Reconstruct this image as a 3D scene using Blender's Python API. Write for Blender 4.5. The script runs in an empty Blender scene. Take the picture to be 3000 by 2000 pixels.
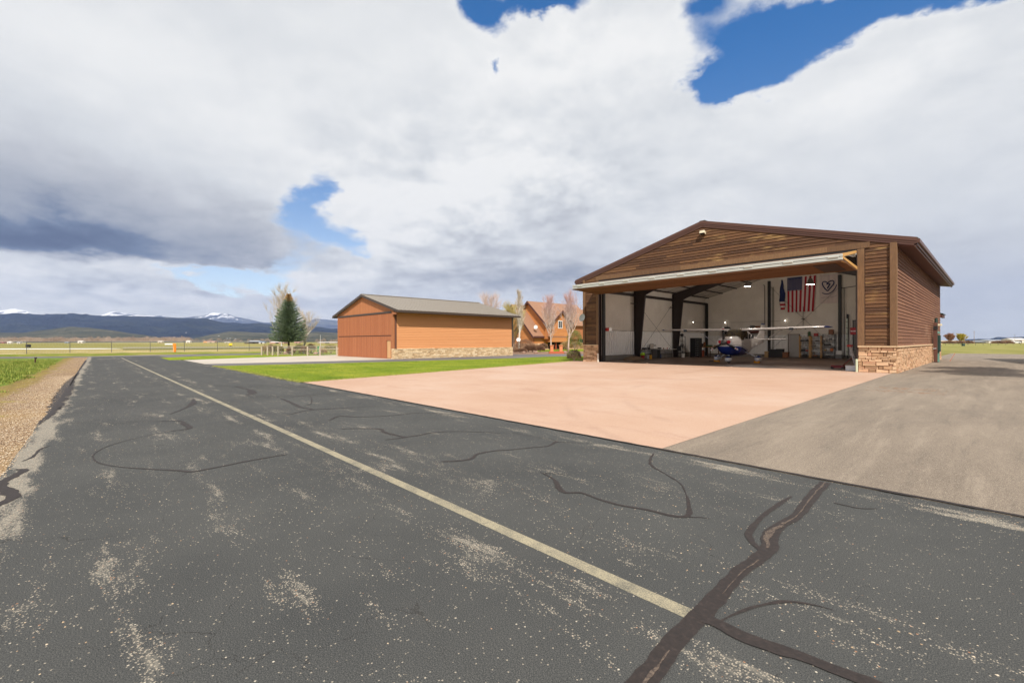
import bpy, math, random
from mathutils import Vector, Matrix, noise
random.seed(7)
S = bpy.context.scene
COL = S.collection
R_ = random.random
def U(a, b): return a + (b - a) * random.random()

# ------------------------------------------------------------------ camera
F_PX, YAW, PITCH, ROLL = 1332.58, -0.8191, 0.0, -0.0019
CAM = Vector((3.3444, -28.1645, 1.5517))
_f = Vector((math.sin(YAW) * math.cos(PITCH), math.cos(YAW) * math.cos(PITCH), math.sin(PITCH)))
_r0 = Vector((math.cos(YAW), -math.sin(YAW), 0)); _u0 = _r0.cross(_f)
_r = _r0 * math.cos(ROLL) + _u0 * math.sin(ROLL); _u = -_r0 * math.sin(ROLL) + _u0 * math.cos(ROLL)
cd = bpy.data.cameras.new("Camera"); cam = bpy.data.objects.new("Camera", cd); COL.objects.link(cam)
cd.sensor_width = 36.0; cd.lens = F_PX * 36.0 / 3000.0; cd.clip_start = 0.1; cd.clip_end = 60000
cam.matrix_world = Matrix.Translation(CAM) @ Matrix((_r, _u, -_f)).transposed().to_4x4()
S.camera = cam

def ray(u, v): return _f + _r * ((u - 1500) / F_PX) - _u * ((v - 1000) / F_PX)
def at(u, v, z=0.0):
    d = ray(u, v); return CAM + d * ((z - CAM.z) / d.z)
def on(u, v, ax, val):
    d = ray(u, v); return CAM + d * ((val - CAM[ax]) / d[ax])
def far(u, v, Z): return CAM + ray(u, v) * Z

# ------------------------------------------------------------------ light
SUN = Vector((0.80, -0.60, 1.0)).normalized()
sl = bpy.data.lights.new("sun", 'SUN'); so = bpy.data.objects.new("sun", sl); COL.objects.link(so)
sl.energy = 4.2; sl.angle = math.radians(0.5); sl.color = (1.0, 0.94, 0.85)
so.rotation_euler = (-SUN).to_track_quat('-Z', 'Y').to_euler()
S.view_settings.view_transform = 'Standard'; S.view_settings.look = 'None'
S.view_settings.exposure = 0.34; S.view_settings.gamma = 1.0
S.cycles.max_bounces = 8; S.cycles.diffuse_bounces = 5; S.cycles.volume_bounces = 0
S.cycles.transparent_max_bounces = 8

# ------------------------------------------------------------------ node helpers
class NT:
    def __init__(s, tree):
        s.t = tree; s.n = tree.nodes; s.l = tree.links
    def new(s, typ, **kw):
        n = s.n.new(typ)
        for k, v in kw.items(): setattr(n, k, v)
        return n
    def put(s, sock, val):
        if val is None: return
        if isinstance(val, (int, float)): sock.default_value = val
        elif isinstance(val, (tuple, list)):
            sock.default_value = tuple(val) + ((1,) if len(val) == 3 and sock.type == 'RGBA' else ())
        else: s.l.new(val, sock)
    def math(s, op, a, b=None, c=None, clamp=False):
        n = s.new('ShaderNodeMath', operation=op, use_clamp=clamp)
        s.put(n.inputs[0], a); s.put(n.inputs[1], b); s.put(n.inputs[2], c); return n.outputs[0]
    def vmath(s, op, a, b=None):
        n = s.new('ShaderNodeVectorMath', operation=op)
        s.put(n.inputs[0], a); s.put(n.inputs[1], b); return n.outputs[0]
    def mix(s, f, a, b, mode='MIX'):
        n = s.new('ShaderNodeMix', data_type='RGBA', blend_type=mode); n.clamp_factor = True
        s.put(n.inputs[0], f); s.put(n.inputs[6], a); s.put(n.inputs[7], b); return n.outputs[2]
    def ramp(s, x, stops, interp='LINEAR'):
        n = s.new('ShaderNodeValToRGB'); n.color_ramp.interpolation = interp
        e = n.color_ramp.elements
        while len(e) > 1: e.remove(e[-1])
        for i, (p, c) in enumerate(stops):
            if not isinstance(c, (tuple, list)): c = (c, c, c)
            if i == 0: el = e[0]; el.position = p
            else: el = e.new(p)
            el.color = (*c[:3], 1)
        s.put(n.inputs[0], x); return n.outputs[0]
    def step(s, x, a, b):
        n = s.new('ShaderNodeMapRange', interpolation_type='SMOOTHSTEP')
        s.put(n.inputs[0], x); n.inputs[1].default_value = a; n.inputs[2].default_value = b
        return n.outputs[0]
    def noise(s, vec, scale=1, detail=4, rough=0.55, dist=0.0, typ='FBM'):
        n = s.new('ShaderNodeTexNoise')
        s.put(n.inputs['Vector'], vec); n.inputs['Scale'].default_value = scale
        n.inputs['Detail'].default_value = detail; n.inputs['Roughness'].default_value = rough
        n.inputs['Distortion'].default_value = dist
        return n.outputs['Fac']
    def ntex(s, vec, scale, detail=4):
        n = s.new('ShaderNodeTexNoise'); s.put(n.inputs['Vector'], vec); n.inputs['Scale'].default_value = scale; n.inputs['Detail'].default_value = detail
        return n.outputs['Color']
    def voro(s, vec, scale, out='Distance', rand=1.0):
        n = s.new('ShaderNodeTexVoronoi'); s.put(n.inputs['Vector'], vec)
        n.inputs['Scale'].default_value = scale; n.inputs['Randomness'].default_value = rand
        return n.outputs[out]
    def coord(s, scale=(1, 1, 1), which='Object', loc=(0, 0, 0)):
        if which == 'World':
            o = s.new('ShaderNodeNewGeometry').outputs['Position']
        else: o = s.new('ShaderNodeTexCoord').outputs[which]
        m = s.new('ShaderNodeMapping'); s.l.new(o, m.inputs[0])
        m.inputs['Scale'].default_value = scale; m.inputs['Location'].default_value = loc
        return m.outputs[0]
    def sep(s, v):
        n = s.new('ShaderNodeSeparateXYZ'); s.put(n.inputs[0], v); return n.outputs

def mk(name):
    m = bpy.data.materials.new(name); m.use_nodes = True
    t = NT(m.node_tree); b = m.node_tree.nodes['Principled BSDF']
    return m, t, b
def finish(t, b, col, rough=0.8, h=None, bs=0.3, bd=0.02, metal=0, spec=None):
    t.put(b.inputs['Base Color'], col); t.put(b.inputs['Roughness'], rough); t.put(b.inputs['Metallic'], metal)
    if spec is not None: b.inputs['Specular IOR Level'].default_value = spec
    if h is not None:
        n = t.new('ShaderNodeBump'); n.inputs['Strength'].default_value = bs; n.inputs['Distance'].default_value = bd
        t.put(n.inputs['Height'], h); t.l.new(n.outputs[0], b.inputs['Normal'])
def rgb(r, g, b):
    f = lambda c: (c / 255 / 12.92) if c / 255 <= 0.04045 else ((c / 255 + 0.055) / 1.055) ** 2.4
    return (f(r), f(g), f(b))
def plain(name, c, rough=0.6, metal=0, var=0.12, sc=3.0, spec=None):
    m, t, b = mk(name)
    v = t.coord((1, 1, 1))
    n = t.noise(v, sc, 5, 0.6)
    col = t.mix(n, tuple(x * (1 - var) for x in c), tuple(min(1, x * (1 + var)) for x in c))
    finish(t, b, col, rough, t.noise(v, sc * 12, 3), 0.08, 0.004, metal, spec)
    return m
def tintmat(name, stops, scale=(1, 1, 1), rough=0.85, patch=None, grain=0.35, bump=0.4, bd=0.006, psc=0.7):
    """per-face tint attribute + grain noise -> colour ramp"""
    m, t, b = mk(name)
    v = t.coord(scale)
    a = t.new('ShaderNodeAttribute', attribute_name='tint').outputs['Fac']
    g = t.noise(v, 6.0, 6, 0.65)
    x = t.math('ADD', t.math('MULTIPLY', a, 1 - grain), t.math('MULTIPLY', g, grain))
    col = t.ramp(x, stops)
    if patch:
        pv = t.coord(tuple(1.0 if s > 1 else s for s in scale))
        pm = t.step(t.math('ADD', t.noise(pv, psc, 3, 0.6), t.math('MULTIPLY', t.noise(v, 2.2, 4, 0.7), 0.55)), patch[1], patch[2])
        col = t.mix(pm, col, patch[0])
    finish(t, b, col, rough, g, bump, bd)
    return m

# ------------------------------------------------------------------ world: sky with broken cloud
w = bpy.data.worlds.new("World"); S.world = w; w.use_nodes = True
T = NT(w.node_tree); bg = w.node_tree.nodes['Background']
sky = T.new('ShaderNodeTexSky', sky_type='NISHITA'); sky.sun_disc = False
sky.sun_elevation = math.asin(SUN.z); sky.sun_rotation = math.atan2(SUN.x, SUN.y)
sky.altitude = 1800; sky.air_density = 1.0; sky.dust_density = 0.4; sky.ozone_density = 2.5
dirv = T.new('ShaderNodeTexCoord').outputs['Generated']
# direction -> (azimuth, elevation) in degrees, azimuth 0 towards the north-west of the plot
dx, dy, dz = T.sep(dirv)
ca, sa = math.cos(YAW), math.sin(YAW)
fwd = T.math('ADD', T.math('MULTIPLY', dx, sa), T.math('MULTIPLY', dy, ca))
rgt = T.math('SUBTRACT', T.math('MULTIPLY', dx, ca), T.math('MULTIPLY', dy, sa))
az = T.math('MULTIPLY', T.math('ARCTAN2', rgt, fwd), 57.2958)
el = T.math('MULTIPLY', T.math('ARCSINE', dz), 57.2958)
den = T.math('ADD', T.math('MAXIMUM', dz, 0.0), 0.30)
comb = T.new('ShaderNodeCombineXYZ')
T.put(comb.inputs[0], T.math('DIVIDE', dx, den)); T.put(comb.inputs[1], T.math('DIVIDE', dy, den)); T.put(comb.inputs[2], T.math('DIVIDE', dz, den))
P = comb.outputs[0]
n_lo = T.noise(P, 1.5, 10, 0.56, 0.1)
sunoff = T.vmath('ADD', P, (0.030, -0.012, 0.055))
n_sh = T.noise(sunoff, 1.5, 10, 0.56, 0.1)
n_md = T.noise(T.vmath('ADD', P, (7.3, 2.1, 4.4)), 3.6, 8, 0.56, 0.15)
n_md2 = T.noise(T.vmath('ADD', P, (7.33, 2.09, 4.46)), 3.6, 8, 0.56, 0.15)
n_big = T.noise(T.vmath('ADD', P, (1.3, 5.1, 2.4)), 0.9, 4, 0.5)
n_w = T.noise(T.vmath('ADD', P, (3.1, 9.2, 1.4)), 3.0, 9, 0.62)
n_w2 = T.noise(T.vmath('ADD', P, (13.1, 4.2, 8.4)), 3.0, 9, 0.62)
azw = T.math('ADD', az, T.math('MULTIPLY', T.math('SUBTRACT', n_w, 0.5), 13.0))
elw = T.math('ADD', el, T.math('MULTIPLY', T.math('SUBTRACT', n_w2, 0.5), 9.0))
def blob(cx, cy, rx, ry, amp, warp=True):
    """soft ellipse in the sky: centre and radii on a 2352 wide panorama grid, turned into degrees"""
    k = F_PX * 2352 / 3000
    a0 = math.degrees(math.atan((cx - 1176) / k)); e0 = math.degrees(math.atan((784 - cy) / k * math.cos(math.radians(a0))))
    a1 = math.degrees(math.atan((cx + rx - 1176) / k)); a2 = math.degrees(math.atan((cx - rx - 1176) / k))
    e1 = math.degrees(math.atan((784 - cy + ry) / k * math.cos(math.radians(a0))))
    e2 = math.degrees(math.atan((784 - cy - ry) / k * math.cos(math.radians(a0))))
    sx = max((a1 - a2) / 2, .5); sy = max((e1 - e2) / 2, .5)
    A, E_ = (azw, elw) if warp else (az, el)
    x = T.math('MULTIPLY', T.math('SUBTRACT', A, a0), 1 / sx); y = T.math('MULTIPLY', T.math('SUBTRACT', E_, e0), 1 / sy)
    r = T.math('MULTIPLY_ADD', x, x, T.math('MULTIPLY', y, y))
    g = T.math('EXPONENT', T.math('MULTIPLY', r, -1.0))
    return T.math('MULTIPLY', g, amp)
def total(lst):
    o = lst[0]
    for q in lst[1:]: o = T.math('ADD', o, q)
    return o
holes = total([blob(*b) for b in [
    (1740, 70, 140, 100, 1.5), (1640, 205, 52, 50, 1.2), (1900, 50, 150, 80, 1.3), (2100, 5, 190, 42, 1.2), (1720, 185, 90, 38, .8), (1590, 0, 60, 34, .8),
    (2300, -30, 160, 40, 1.0), (1600, 60, 40, 40, .3),
    (1120, 20, 50, 52, 1.1), (1152, 150, 15, 46, .8), (1250, -10, 100, 30, 1.2),
    (722, 430, 46, 80, .86), (706, 520, 92, 62, .86), (785, 555, 50, 40, .5), (520, 628, 130, 30, 1.15), (620, 655, 80, 34, 1.0), (680, 600, 60, 22, .5), (740, 680, 60, 14, .5), (350, 612, 60, 12, .5),
    (800, 585, 26, 16, .4), (410, 612, 40, 10, .3)]])
cov = T.math('SUBTRACT', T.math('ADD', 1.0, T.math('MULTIPLY', T.math('SUBTRACT', n_lo, 0.5), 1.0)), holes)
alpha = T.step(T.math('ADD', cov, T.math('MULTIPLY', T.math('SUBTRACT', n_md, 0.5), 0.9)), 0.06, 0.64)
dleft = total([blob(*b) for b in [
    (40, 548, 280, 66, .52), (300, 566, 250, 52, .34), (60, 450, 420, 110, .26), (480, 530, 190, 70, .20), (-60, 330, 260, 170, .10), (640, 575, 110, 40, .12)]])
base_el = T.math('ADD', el, T.math('MULTIPLY', T.math('SUBTRACT', n_w2, 0.5), 2.6))
dleft = T.math('MULTIPLY', dleft, T.step(base_el, 7.2, 8.6))
dark = T.math('ADD', dleft, total([blob(*b) for b in [
    (1200, 635, 260, 34, .28), (1120, 575, 150, 50, .10), (1340, 610, 150, 70, .14), (2200, 700, 480, 130, .10), (2100, 560, 420, 160, .08), (1450, 470, 150, 70, .06),
    (250, 640, 100, 18, .12), (60, 655, 70, 20, .12), (640, 590, 60, 14, .14), (940, 560, 70, 30, .10), (1000, 250, 60, 120, .05), (540, 640, 90, 16, .12)]]))
light = total([blob(*b) for b in [
    (1480, 80, 180, 90, .07), (1180, 150, 140, 90, .06), (260, 700, 420, 30, .12), (40, 640, 90, 30, .10), (900, 520, 90, 60, .08), (1080, 420, 110, 60, .06), (150, 60, 420, 120, .05),
    (1300, 130, 200, 100, .09), (1560, 140, 100, 60, .08), (1130, 380, 130, 80, .10), (930, 470, 110, 70, .08), (650, 640, 60, 22, .12), (100, 640, 140, 40, .08), (740, 640, 110, 28, .12),
    (1900, 240, 260, 50, .07), (2200, 130, 200, 60, .07), (560, 270, 120, 120, .05), (310, 594, 120, 12, .14), (1300, 440, 90, 60, .07), (860, 400, 70, 40, .06), (980, 330, 230, 140, .10), (300, 150, 350, 130, .05), (1080, 490, 120, 60, .10), (850, 470, 80, 70, .08), (640, 330, 100, 100, .05)]])
tex = T.math('MINIMUM', total([blob(*b, False) for b in [(1130, 440, 380, 170, .75), (1400, 110, 260, 130, .40), (300, 655, 560, 60, .70), (900, 620, 300, 80, .4), (2100, 170, 300, 90, .25)]] + [0.16]), 1.0)
rel = T.math('MULTIPLY', T.math('SUBTRACT', n_lo, n_sh), 2.0)
rel2 = T.math('MULTIPLY', T.math('SUBTRACT', n_md, n_md2), 1.0)
relief = T.math('MULTIPLY', T.math('ADD', rel, rel2), tex)
edge = T.math('MULTIPLY', T.math('SUBTRACT', 1.0, T.step(cov, 0.35, 0.95)), 0.07)
lum = T.math('SUBTRACT', T.math('ADD', T.math('ADD', 0.85, light), T.math('ADD', relief, edge)), dark)
lum = T.math('ADD', lum, T.math('MULTIPLY', T.math('SUBTRACT', n_big, 0.5), 0.10))
lum = T.math('ADD', lum, T.math('MULTIPLY', T.math('MULTIPLY', T.math('SUBTRACT', n_md, 0.5), 0.22), T.math('ADD', tex, 0.1)))
ccol = T.ramp(lum, [(0.0, rgb(78, 92, 120)), (0.25, rgb(112, 127, 152)), (0.45, rgb(162, 168, 180)), (0.65, rgb(196, 199, 205)), (0.80, rgb(221, 224, 227)), (0.93, rgb(240, 241, 241)), (1.0, rgb(247, 247, 246))])
SKYK = 0.08
deep = T.mix(T.step(el, 4.0, 34.0), (1.95, 1.62, 1.36), (0.36, 1.20, 1.75))
skc = T.mix(1.0, sky.outputs[0], deep, 'MULTIPLY')
cl10 = T.mix(1.0, ccol, (.79 / SKYK, .79 / SKYK, .79 / SKYK), 'MULTIPLY')
fin = T.mix(alpha, skc, cl10)
T.l.new(fin, bg.inputs['Color']); bg.inputs['Strength'].default_value = SKYK

# ------------------------------------------------------------------ mesh builder
class MB:
    def __init__(s): s.v = []; s.f = []; s.m = []; s.t = []
    def add(s, vs, fs, m=0, t=.5):
        o = len(s.v); s.v += [tuple(q) for q in vs]
        for f in fs: s.f.append(tuple(i + o for i in f)); s.m.append(m); s.t.append(t)
    def box(s, x0, x1, y0, y1, z0, z1, m=0, t=.5, M=None):
        vs = [Vector((x, y, z)) for z in (z0, z1) for y in (y0, y1) for x in (x0, x1)]
        if M: vs = [M @ q for q in vs]
        s.add(vs, [(0, 2, 3, 1), (4, 5, 7, 6), (0, 1, 5, 4), (2, 6, 7, 3), (0, 4, 6, 2), (1, 3, 7, 5)], m, t)
    def bbox(s, x0, x1, y0, y1, z0, z1, b=.01, m=0, t=.5, M=None):
        """box with chamfered vertical and top edges"""
        b = min(b, (x1 - x0) * .45, (y1 - y0) * .45, (z1 - z0) * .45)
        def ringp(d, z): 
            X0, X1, Y0, Y1 = x0 + d, x1 - d, y0 + d, y1 - d
            e = b if d == 0 else b * .4
            return [Vector(q) for q in ((X0 + e, Y0, z), (X1 - e, Y0, z), (X1, Y0 + e, z), (X1, Y1 - e, z), (X1 - e, Y1, z), (X0 + e, Y1, z), (X0, Y1 - e, z), (X0, Y0 + e, z))]
        rs = [ringp(0, z0), ringp(0, z1 - b), ringp(b, z1)]
        vs = [q for r_ in rs for q in r_]
        if M: vs = [M @ q for q in vs]
        fs = []
        for k in range(2):
            for i in range(8): j = (i + 1) % 8; fs.append((k * 8 + i, k * 8 + j, k * 8 + 8 + j, k * 8 + 8 + i))
        fs.append(tuple(range(16, 24))); fs.append(tuple(range(7, -1, -1)))
        s.add(vs, fs, m, t)
    def beam(s, a, b, w, h, m=0, t=.5, up=Vector((0, 0, 1))):
        a = Vector(a); b = Vector(b); d = (b - a); L = d.length; d.normalize()
        sd = d.cross(up)
        if sd.length < 1e-4: sd = d.cross(Vector((1, 0, 0)))
        sd.normalize(); up2 = sd.cross(d)
        vs = [p + sd * (i * w / 2) + up2 * (j * h / 2) for p in (a, b) for j in (-1, 1) for i in (-1, 1)]
        s.add(vs, [(0, 1, 3, 2), (4, 6, 7, 5), (0, 4, 5, 1), (2, 3, 7, 6), (0, 2, 6, 4), (1, 5, 7, 3)], m, t)
    def tube(s, pts, r, n=8, m=0, t=.5, cap=True):
        pts = [Vector(p) for p in pts]; rs = r if isinstance(r, (list, tuple)) else [r] * len(pts)
        o = len(s.v); prev = None
        for i, p in enumerate(pts):
            d = (pts[min(i + 1, len(pts) - 1)] - pts[max(i - 1, 0)])
            if d.length < 1e-9: d = Vector((0, 0, 1))
            d.normalize()
            a = Vector((0, 0, 1)) if abs(d.z) < .9 else Vector((1, 0, 0))
            if prev is not None: a = prev
            x = (a - d * a.dot(d)); x.normalize(); prev = x; y = d.cross(x)
            for k in range(n):
                an = 2 * math.pi * k / n
                s.v.append(tuple(p + (x * math.cos(an) + y * math.sin(an)) * rs[i]))
        for i in range(len(pts) - 1):
            for k in range(n):
                j = (k + 1) % n
                s.f.append((o + i * n + k, o + i * n + j, o + (i + 1) * n + j, o + (i + 1) * n + k)); s.m.append(m); s.t.append(t)
        if cap and n > 2:
            s.f.append(tuple(o + k for k in range(n - 1, -1, -1))); s.m.append(m); s.t.append(t)
            s.f.append(tuple(o + (len(pts) - 1) * n + k for k in range(n))); s.m.append(m); s.t.append(t)
    def lathe(s, prof, n=20, m=0, t=.5, M=None, axis='z'):
        vs = []
        for r, z in prof:
            for k in range(n):
                a = 2 * math.pi * k / n
                q = Vector((r * math.cos(a), r * math.sin(a), z))
                vs.append(M @ q if M else q)
        fs = []
        for i in range(len(prof) - 1):
            for k in range(n):
                j = (k + 1) % n; fs.append((i * n + k, i * n + j, (i + 1) * n + j, (i + 1) * n + k))
        fs.append(tuple(range(n - 1, -1, -1))); fs.append(tuple((len(prof) - 1) * n + k for k in range(n)))
        s.add(vs, fs, m, t)
    def loft(s, rings, m=0, t=.5, caps=True, closed=True):
        n = len(rings[0]); vs = [q for r_ in rings for q in r_]; fs = []
        for i in range(len(rings) - 1):
            for k in range(n if closed else n - 1):
                j = (k + 1) % n; fs.append((i * n + k, i * n + j, (i + 1) * n + j, (i + 1) * n + k))
        if caps and closed:
            fs.append(tuple(range(n - 1, -1, -1))); fs.append(tuple((len(rings) - 1) * n + k for k in range(n)))
        s.add(vs, fs, m, t)
    def prism(s, poly, axis, a, b, m=0, t=.5):
        """poly: list of 2D points in the two other axes, extruded along axis from a to b"""
        def P3(p, q):
            if axis == 0: return (q, p[0], p[1])
            if axis == 1: return (p[0], q, p[1])
            return (p[0], p[1], q)
        n = len(poly); vs = [P3(p, a) for p in poly] + [P3(p, b) for p in poly]
        fs = [tuple(range(n)), tuple(range(2 * n - 1, n - 1, -1))] + [(i, i + n, (i + 1) % n + n, (i + 1) % n) for i in range(n)]
        s.add(vs, fs, m, t)
    def build(s, name, mats, parent=None, smooth=False):
        me = bpy.data.meshes.new(name); me.from_pydata(s.v, [], s.f)
        for mt in (mats if isinstance(mats, (list, tuple)) else [mats]): me.materials.append(mt)
        me.polygons.foreach_set('material_index', s.m)
        a = me.attributes.new('tint', 'FLOAT', 'FACE'); a.data.foreach_set('value', s.t)
        if smooth: me.polygons.foreach_set('use_smooth', [True] * len(s.f))
        me.update()
        if not getattr(s, 'nofix', False):
            import bmesh
            bm = bmesh.new(); bm.from_mesh(me); bmesh.ops.recalc_face_normals(bm, faces=bm.faces); bm.to_mesh(me); bm.free()
        o = bpy.data.objects.new(name, me); COL.objects.link(o)
        if parent: o.parent = parent
        return o
def tag(o, label, cat, group=None):
    o['label'] = label; o['category'] = cat
    if group: o['group'] = group
    return o
def thing(name, label, cat, loc=(0, 0, 0), rz=0, group=None):
    o = bpy.data.objects.new(name, None); COL.objects.link(o); o.location = loc; o.rotation_euler = (0, 0, rz)
    o.empty_display_size = .3
    return tag(o, label, cat, group)
def struct(o): o['kind'] = 'structure'; return o
def stuff(o): o['kind'] = 'stuff'; return o
def copy_tree(o, parent=None):
    c = o.copy(); COL.objects.link(c)
    if parent: c.parent = parent
    for ch in list(o.children): copy_tree(ch, c)
    return c
def smooth_by_angle(o, deg=40):
    for p in o.data.polygons: p.use_smooth = True
    try:
        o.data.set_sharp_from_angle(angle=math.radians(deg))
    except Exception: pass
    return o
def sheet(name, polys, z, mat, thick=None):
    mb = MB(); mb.nofix = True
    for poly in polys:
        vs = [(p[0], p[1], z) for p in poly]
        ar = sum(vs[i][0] * vs[(i + 1) % len(vs)][1] - vs[(i + 1) % len(vs)][0] * vs[i][1] for i in range(len(vs)))
        if ar < 0: vs.reverse()
        mb.add(vs, [tuple(range(len(vs)))])
    return struct(mb.build(name, mat))
def XY(l): return [tuple(at(u, v))[:2] for u, v in l]

# ================================================================== GROUND MATERIALS
m_asph, t, b = mk("taxiway_asphalt")
wv = t.coord((1, 1, 1), 'World'); st = t.coord((0.32, 1.25, 1), 'World')
base = t.ramp(t.noise(wv, 0.6, 6, 0.6), [(0.3, rgb(63, 64, 64)), (0.7, rgb(80, 80, 78))])
fine = t.noise(wv, 150, 3, 0.8)
ck = t.new('ShaderNodeTexVoronoi', feature='DISTANCE_TO_EDGE'); t.put(ck.inputs['Vector'], t.vmath('ADD', wv, t.vmath('MULTIPLY', t.ntex(wv, 3.0), (.5, .5, 0)))); ck.inputs['Scale'].default_value = 1.1
base = t.mix(t.math('MULTIPLY', t.math('MULTIPLY', t.step(ck.outputs[0], .0045, .0005), t.step(t.noise(wv, .7, 4, .6), .50, .60)), .8), base, rgb(40, 38, 38))
base = t.mix(t.math('MULTIPLY', t.step(fine, 0.46, 0.70), 0.55), base, rgb(124, 122, 116))
mot = t.noise(wv, 1.3, 7, .7); base = t.mix(t.math('MULTIPLY', t.step(mot, .52, .72), .16), base, rgb(104, 100, 94))
base = t.mix(t.math('MULTIPLY', t.step(fine, 0.55, 0.34), 0.65), base, rgb(36, 37, 38))
patch = t.math('ADD', t.math('MULTIPLY', t.math('SUBTRACT', t.noise(st, 2.3, 10, 0.72), .5), 1.08), .488)
xyz = t.sep(wv)
edgeL = t.math('SUBTRACT', xyz[1], -31.0)
# worn bands that run along the taxiway (wheel tracks, paint line and edges)
yedge = t.math('ADD', xyz[1], t.math('MULTIPLY', t.math('ADD', xyz[0], 4.5), 0.0145))
def band(yc, wd, amp):
    q = t.math('DIVIDE', t.math('SUBTRACT', yedge if yc < -28.5 else xyz[1], yc), wd)
    return t.math('MULTIPLY', t.math('EXPONENT', t.math('MULTIPLY', t.math('MULTIPLY', q, q), -1.0)), amp)
bands = t.math('ADD', t.math('ADD', band(-25.15, .3, .08), band(-26.05, .26, .09)), t.math('ADD', t.math('ADD', band(-22.5, .20, .10), band(-27.2, .16, .06)), t.math('ADD', band(-28.76, .19, .27), t.math('ADD', band(-28.0, .14, .06), band(-23.9, .2, .05)))))
pm = t.math('ADD', patch, bands)
speck_d = t.voro(wv, 62, 'Distance'); sc_col = t.voro(wv, 62, 'Color')
srnd = t.sep(sc_col)[0]
thr = t.math('MULTIPLY_ADD', t.step(pm, 0.52, 0.78), 0.42, 0.014)
spk = t.math('MULTIPLY', t.math('LESS_THAN', srnd, thr), t.step(speck_d, 0.40, 0.26))
spk_col = t.ramp(t.sep(sc_col)[1], [(0.0, rgb(120, 113, 102)), (0.45, rgb(164, 153, 136)), (0.75, rgb(198, 188, 170)), (0.88, rgb(168, 122, 92)), (1.0, rgb(112, 96, 82))])
speck2 = t.voro(wv, 95, 'Distance'); s2r = t.sep(t.voro(wv, 95, 'Color'))[0]
thr2 = t.math('MULTIPLY_ADD', t.step(pm, 0.55, 0.72), 0.75, 0.02)
spk2 = t.math('MULTIPLY', t.math('LESS_THAN', s2r, thr2), t.step(speck2, 0.55, 0.3))
col = t.mix(t.math('MULTIPLY', t.step(t.math('ADD', pm, t.math('MULTIPLY', t.math('SUBTRACT', t.noise(st, 7, 4, .7), .5), .25)), 0.62, 0.76), 0.62), base, rgb(146, 139, 126))
col = t.mix(t.math('MULTIPLY', spk2, .8), col, rgb(178, 166, 148)); col = t.mix(spk, col, spk_col)
finish(t, b, col, 0.88, t.math('ADD', fine, t.math('MULTIPLY', spk, .5)), 0.22, 0.004, spec=.2)

m_drive, t, b = mk("driveway_asphalt_grey")
wv = t.coord((1, 1, 1), 'World'); st = t.coord((1, 0.28, 1), 'World')
base = t.ramp(t.noise(st, 0.8, 6, 0.62), [(0.3, rgb(106, 93, 81)), (0.5, rgb(124, 110, 96)), (0.72, rgb(144, 129, 113))])
s2 = t.noise(t.coord((2.2, .22, 1), 'World', (0, 0, 0)), 1.6, 7, .7)
base = t.mix(t.math('MULTIPLY', t.step(s2, .50, .68), .6), base, rgb(158, 143, 126)); base = t.mix(t.math('MULTIPLY', t.step(s2, .47, .32), .6), base, rgb(84, 74, 66))
# curved tyre scuffs
xs_ = t.sep(wv)
for cx_, cy_, rr_, ww_ in ((6.2, -19.2, 4.6, .16), (6.4, -19.0, 6.1, .16), (12.5, -8, 11.5, .2), (-6.0, -12.0, 9.2, .14), (9.0, -16.2, 5.2, .1)):
    d2 = t.math('SQRT', t.math('ADD', t.math('POWER', t.math('SUBTRACT', xs_[0], cx_), 2), t.math('POWER', t.math('SUBTRACT', xs_[1], cy_), 2)))
    q2_ = t.math('DIVIDE', t.math('SUBTRACT', d2, rr_), ww_)
    base = t.mix(t.math('MULTIPLY', t.math('EXPONENT', t.math('MULTIPLY', t.math('MULTIPLY', q2_, q2_), -1)), t.math('MULTIPLY', t.noise(wv, .9, 5, .7), .45)), base, rgb(92, 82, 74))
fine = t.noise(wv, 130, 4, 0.85)
gsp = t.sep(t.voro(wv, 70, 'Color')); gd = t.step(t.voro(wv, 70, 'Distance'), .5, .25)
base = t.mix(t.math('MULTIPLY', t.math('MULTIPLY', t.math('LESS_THAN', gsp[0], .16), gd), .75), base, rgb(186, 172, 152)); base = t.mix(t.math('MULTIPLY', t.math('MULTIPLY', t.math('GREATER_THAN', gsp[0], .86), gd), .7), base, rgb(58, 52, 47))
base = t.mix(t.math('MULTIPLY', t.step(fine, 0.40, 0.70), 0.75), base, rgb(178, 165, 148))
base = t.mix(t.math('MULTIPLY', t.step(fine, 0.55, 0.30), 0.7), base, rgb(62, 55, 50))
finish(t, b, base, 0.9, fine, 0.55, 0.006, spec=.3)

m_far_asph, t, b = mk("side_taxiway_asphalt")
wv = t.coord((1, .3, 1), 'World')
finish(t, b, t.ramp(t.noise(wv, .5, 5, .6), [(.3, rgb(88, 86, 86)), (.7, rgb(118, 112, 110))]), .9)

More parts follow.
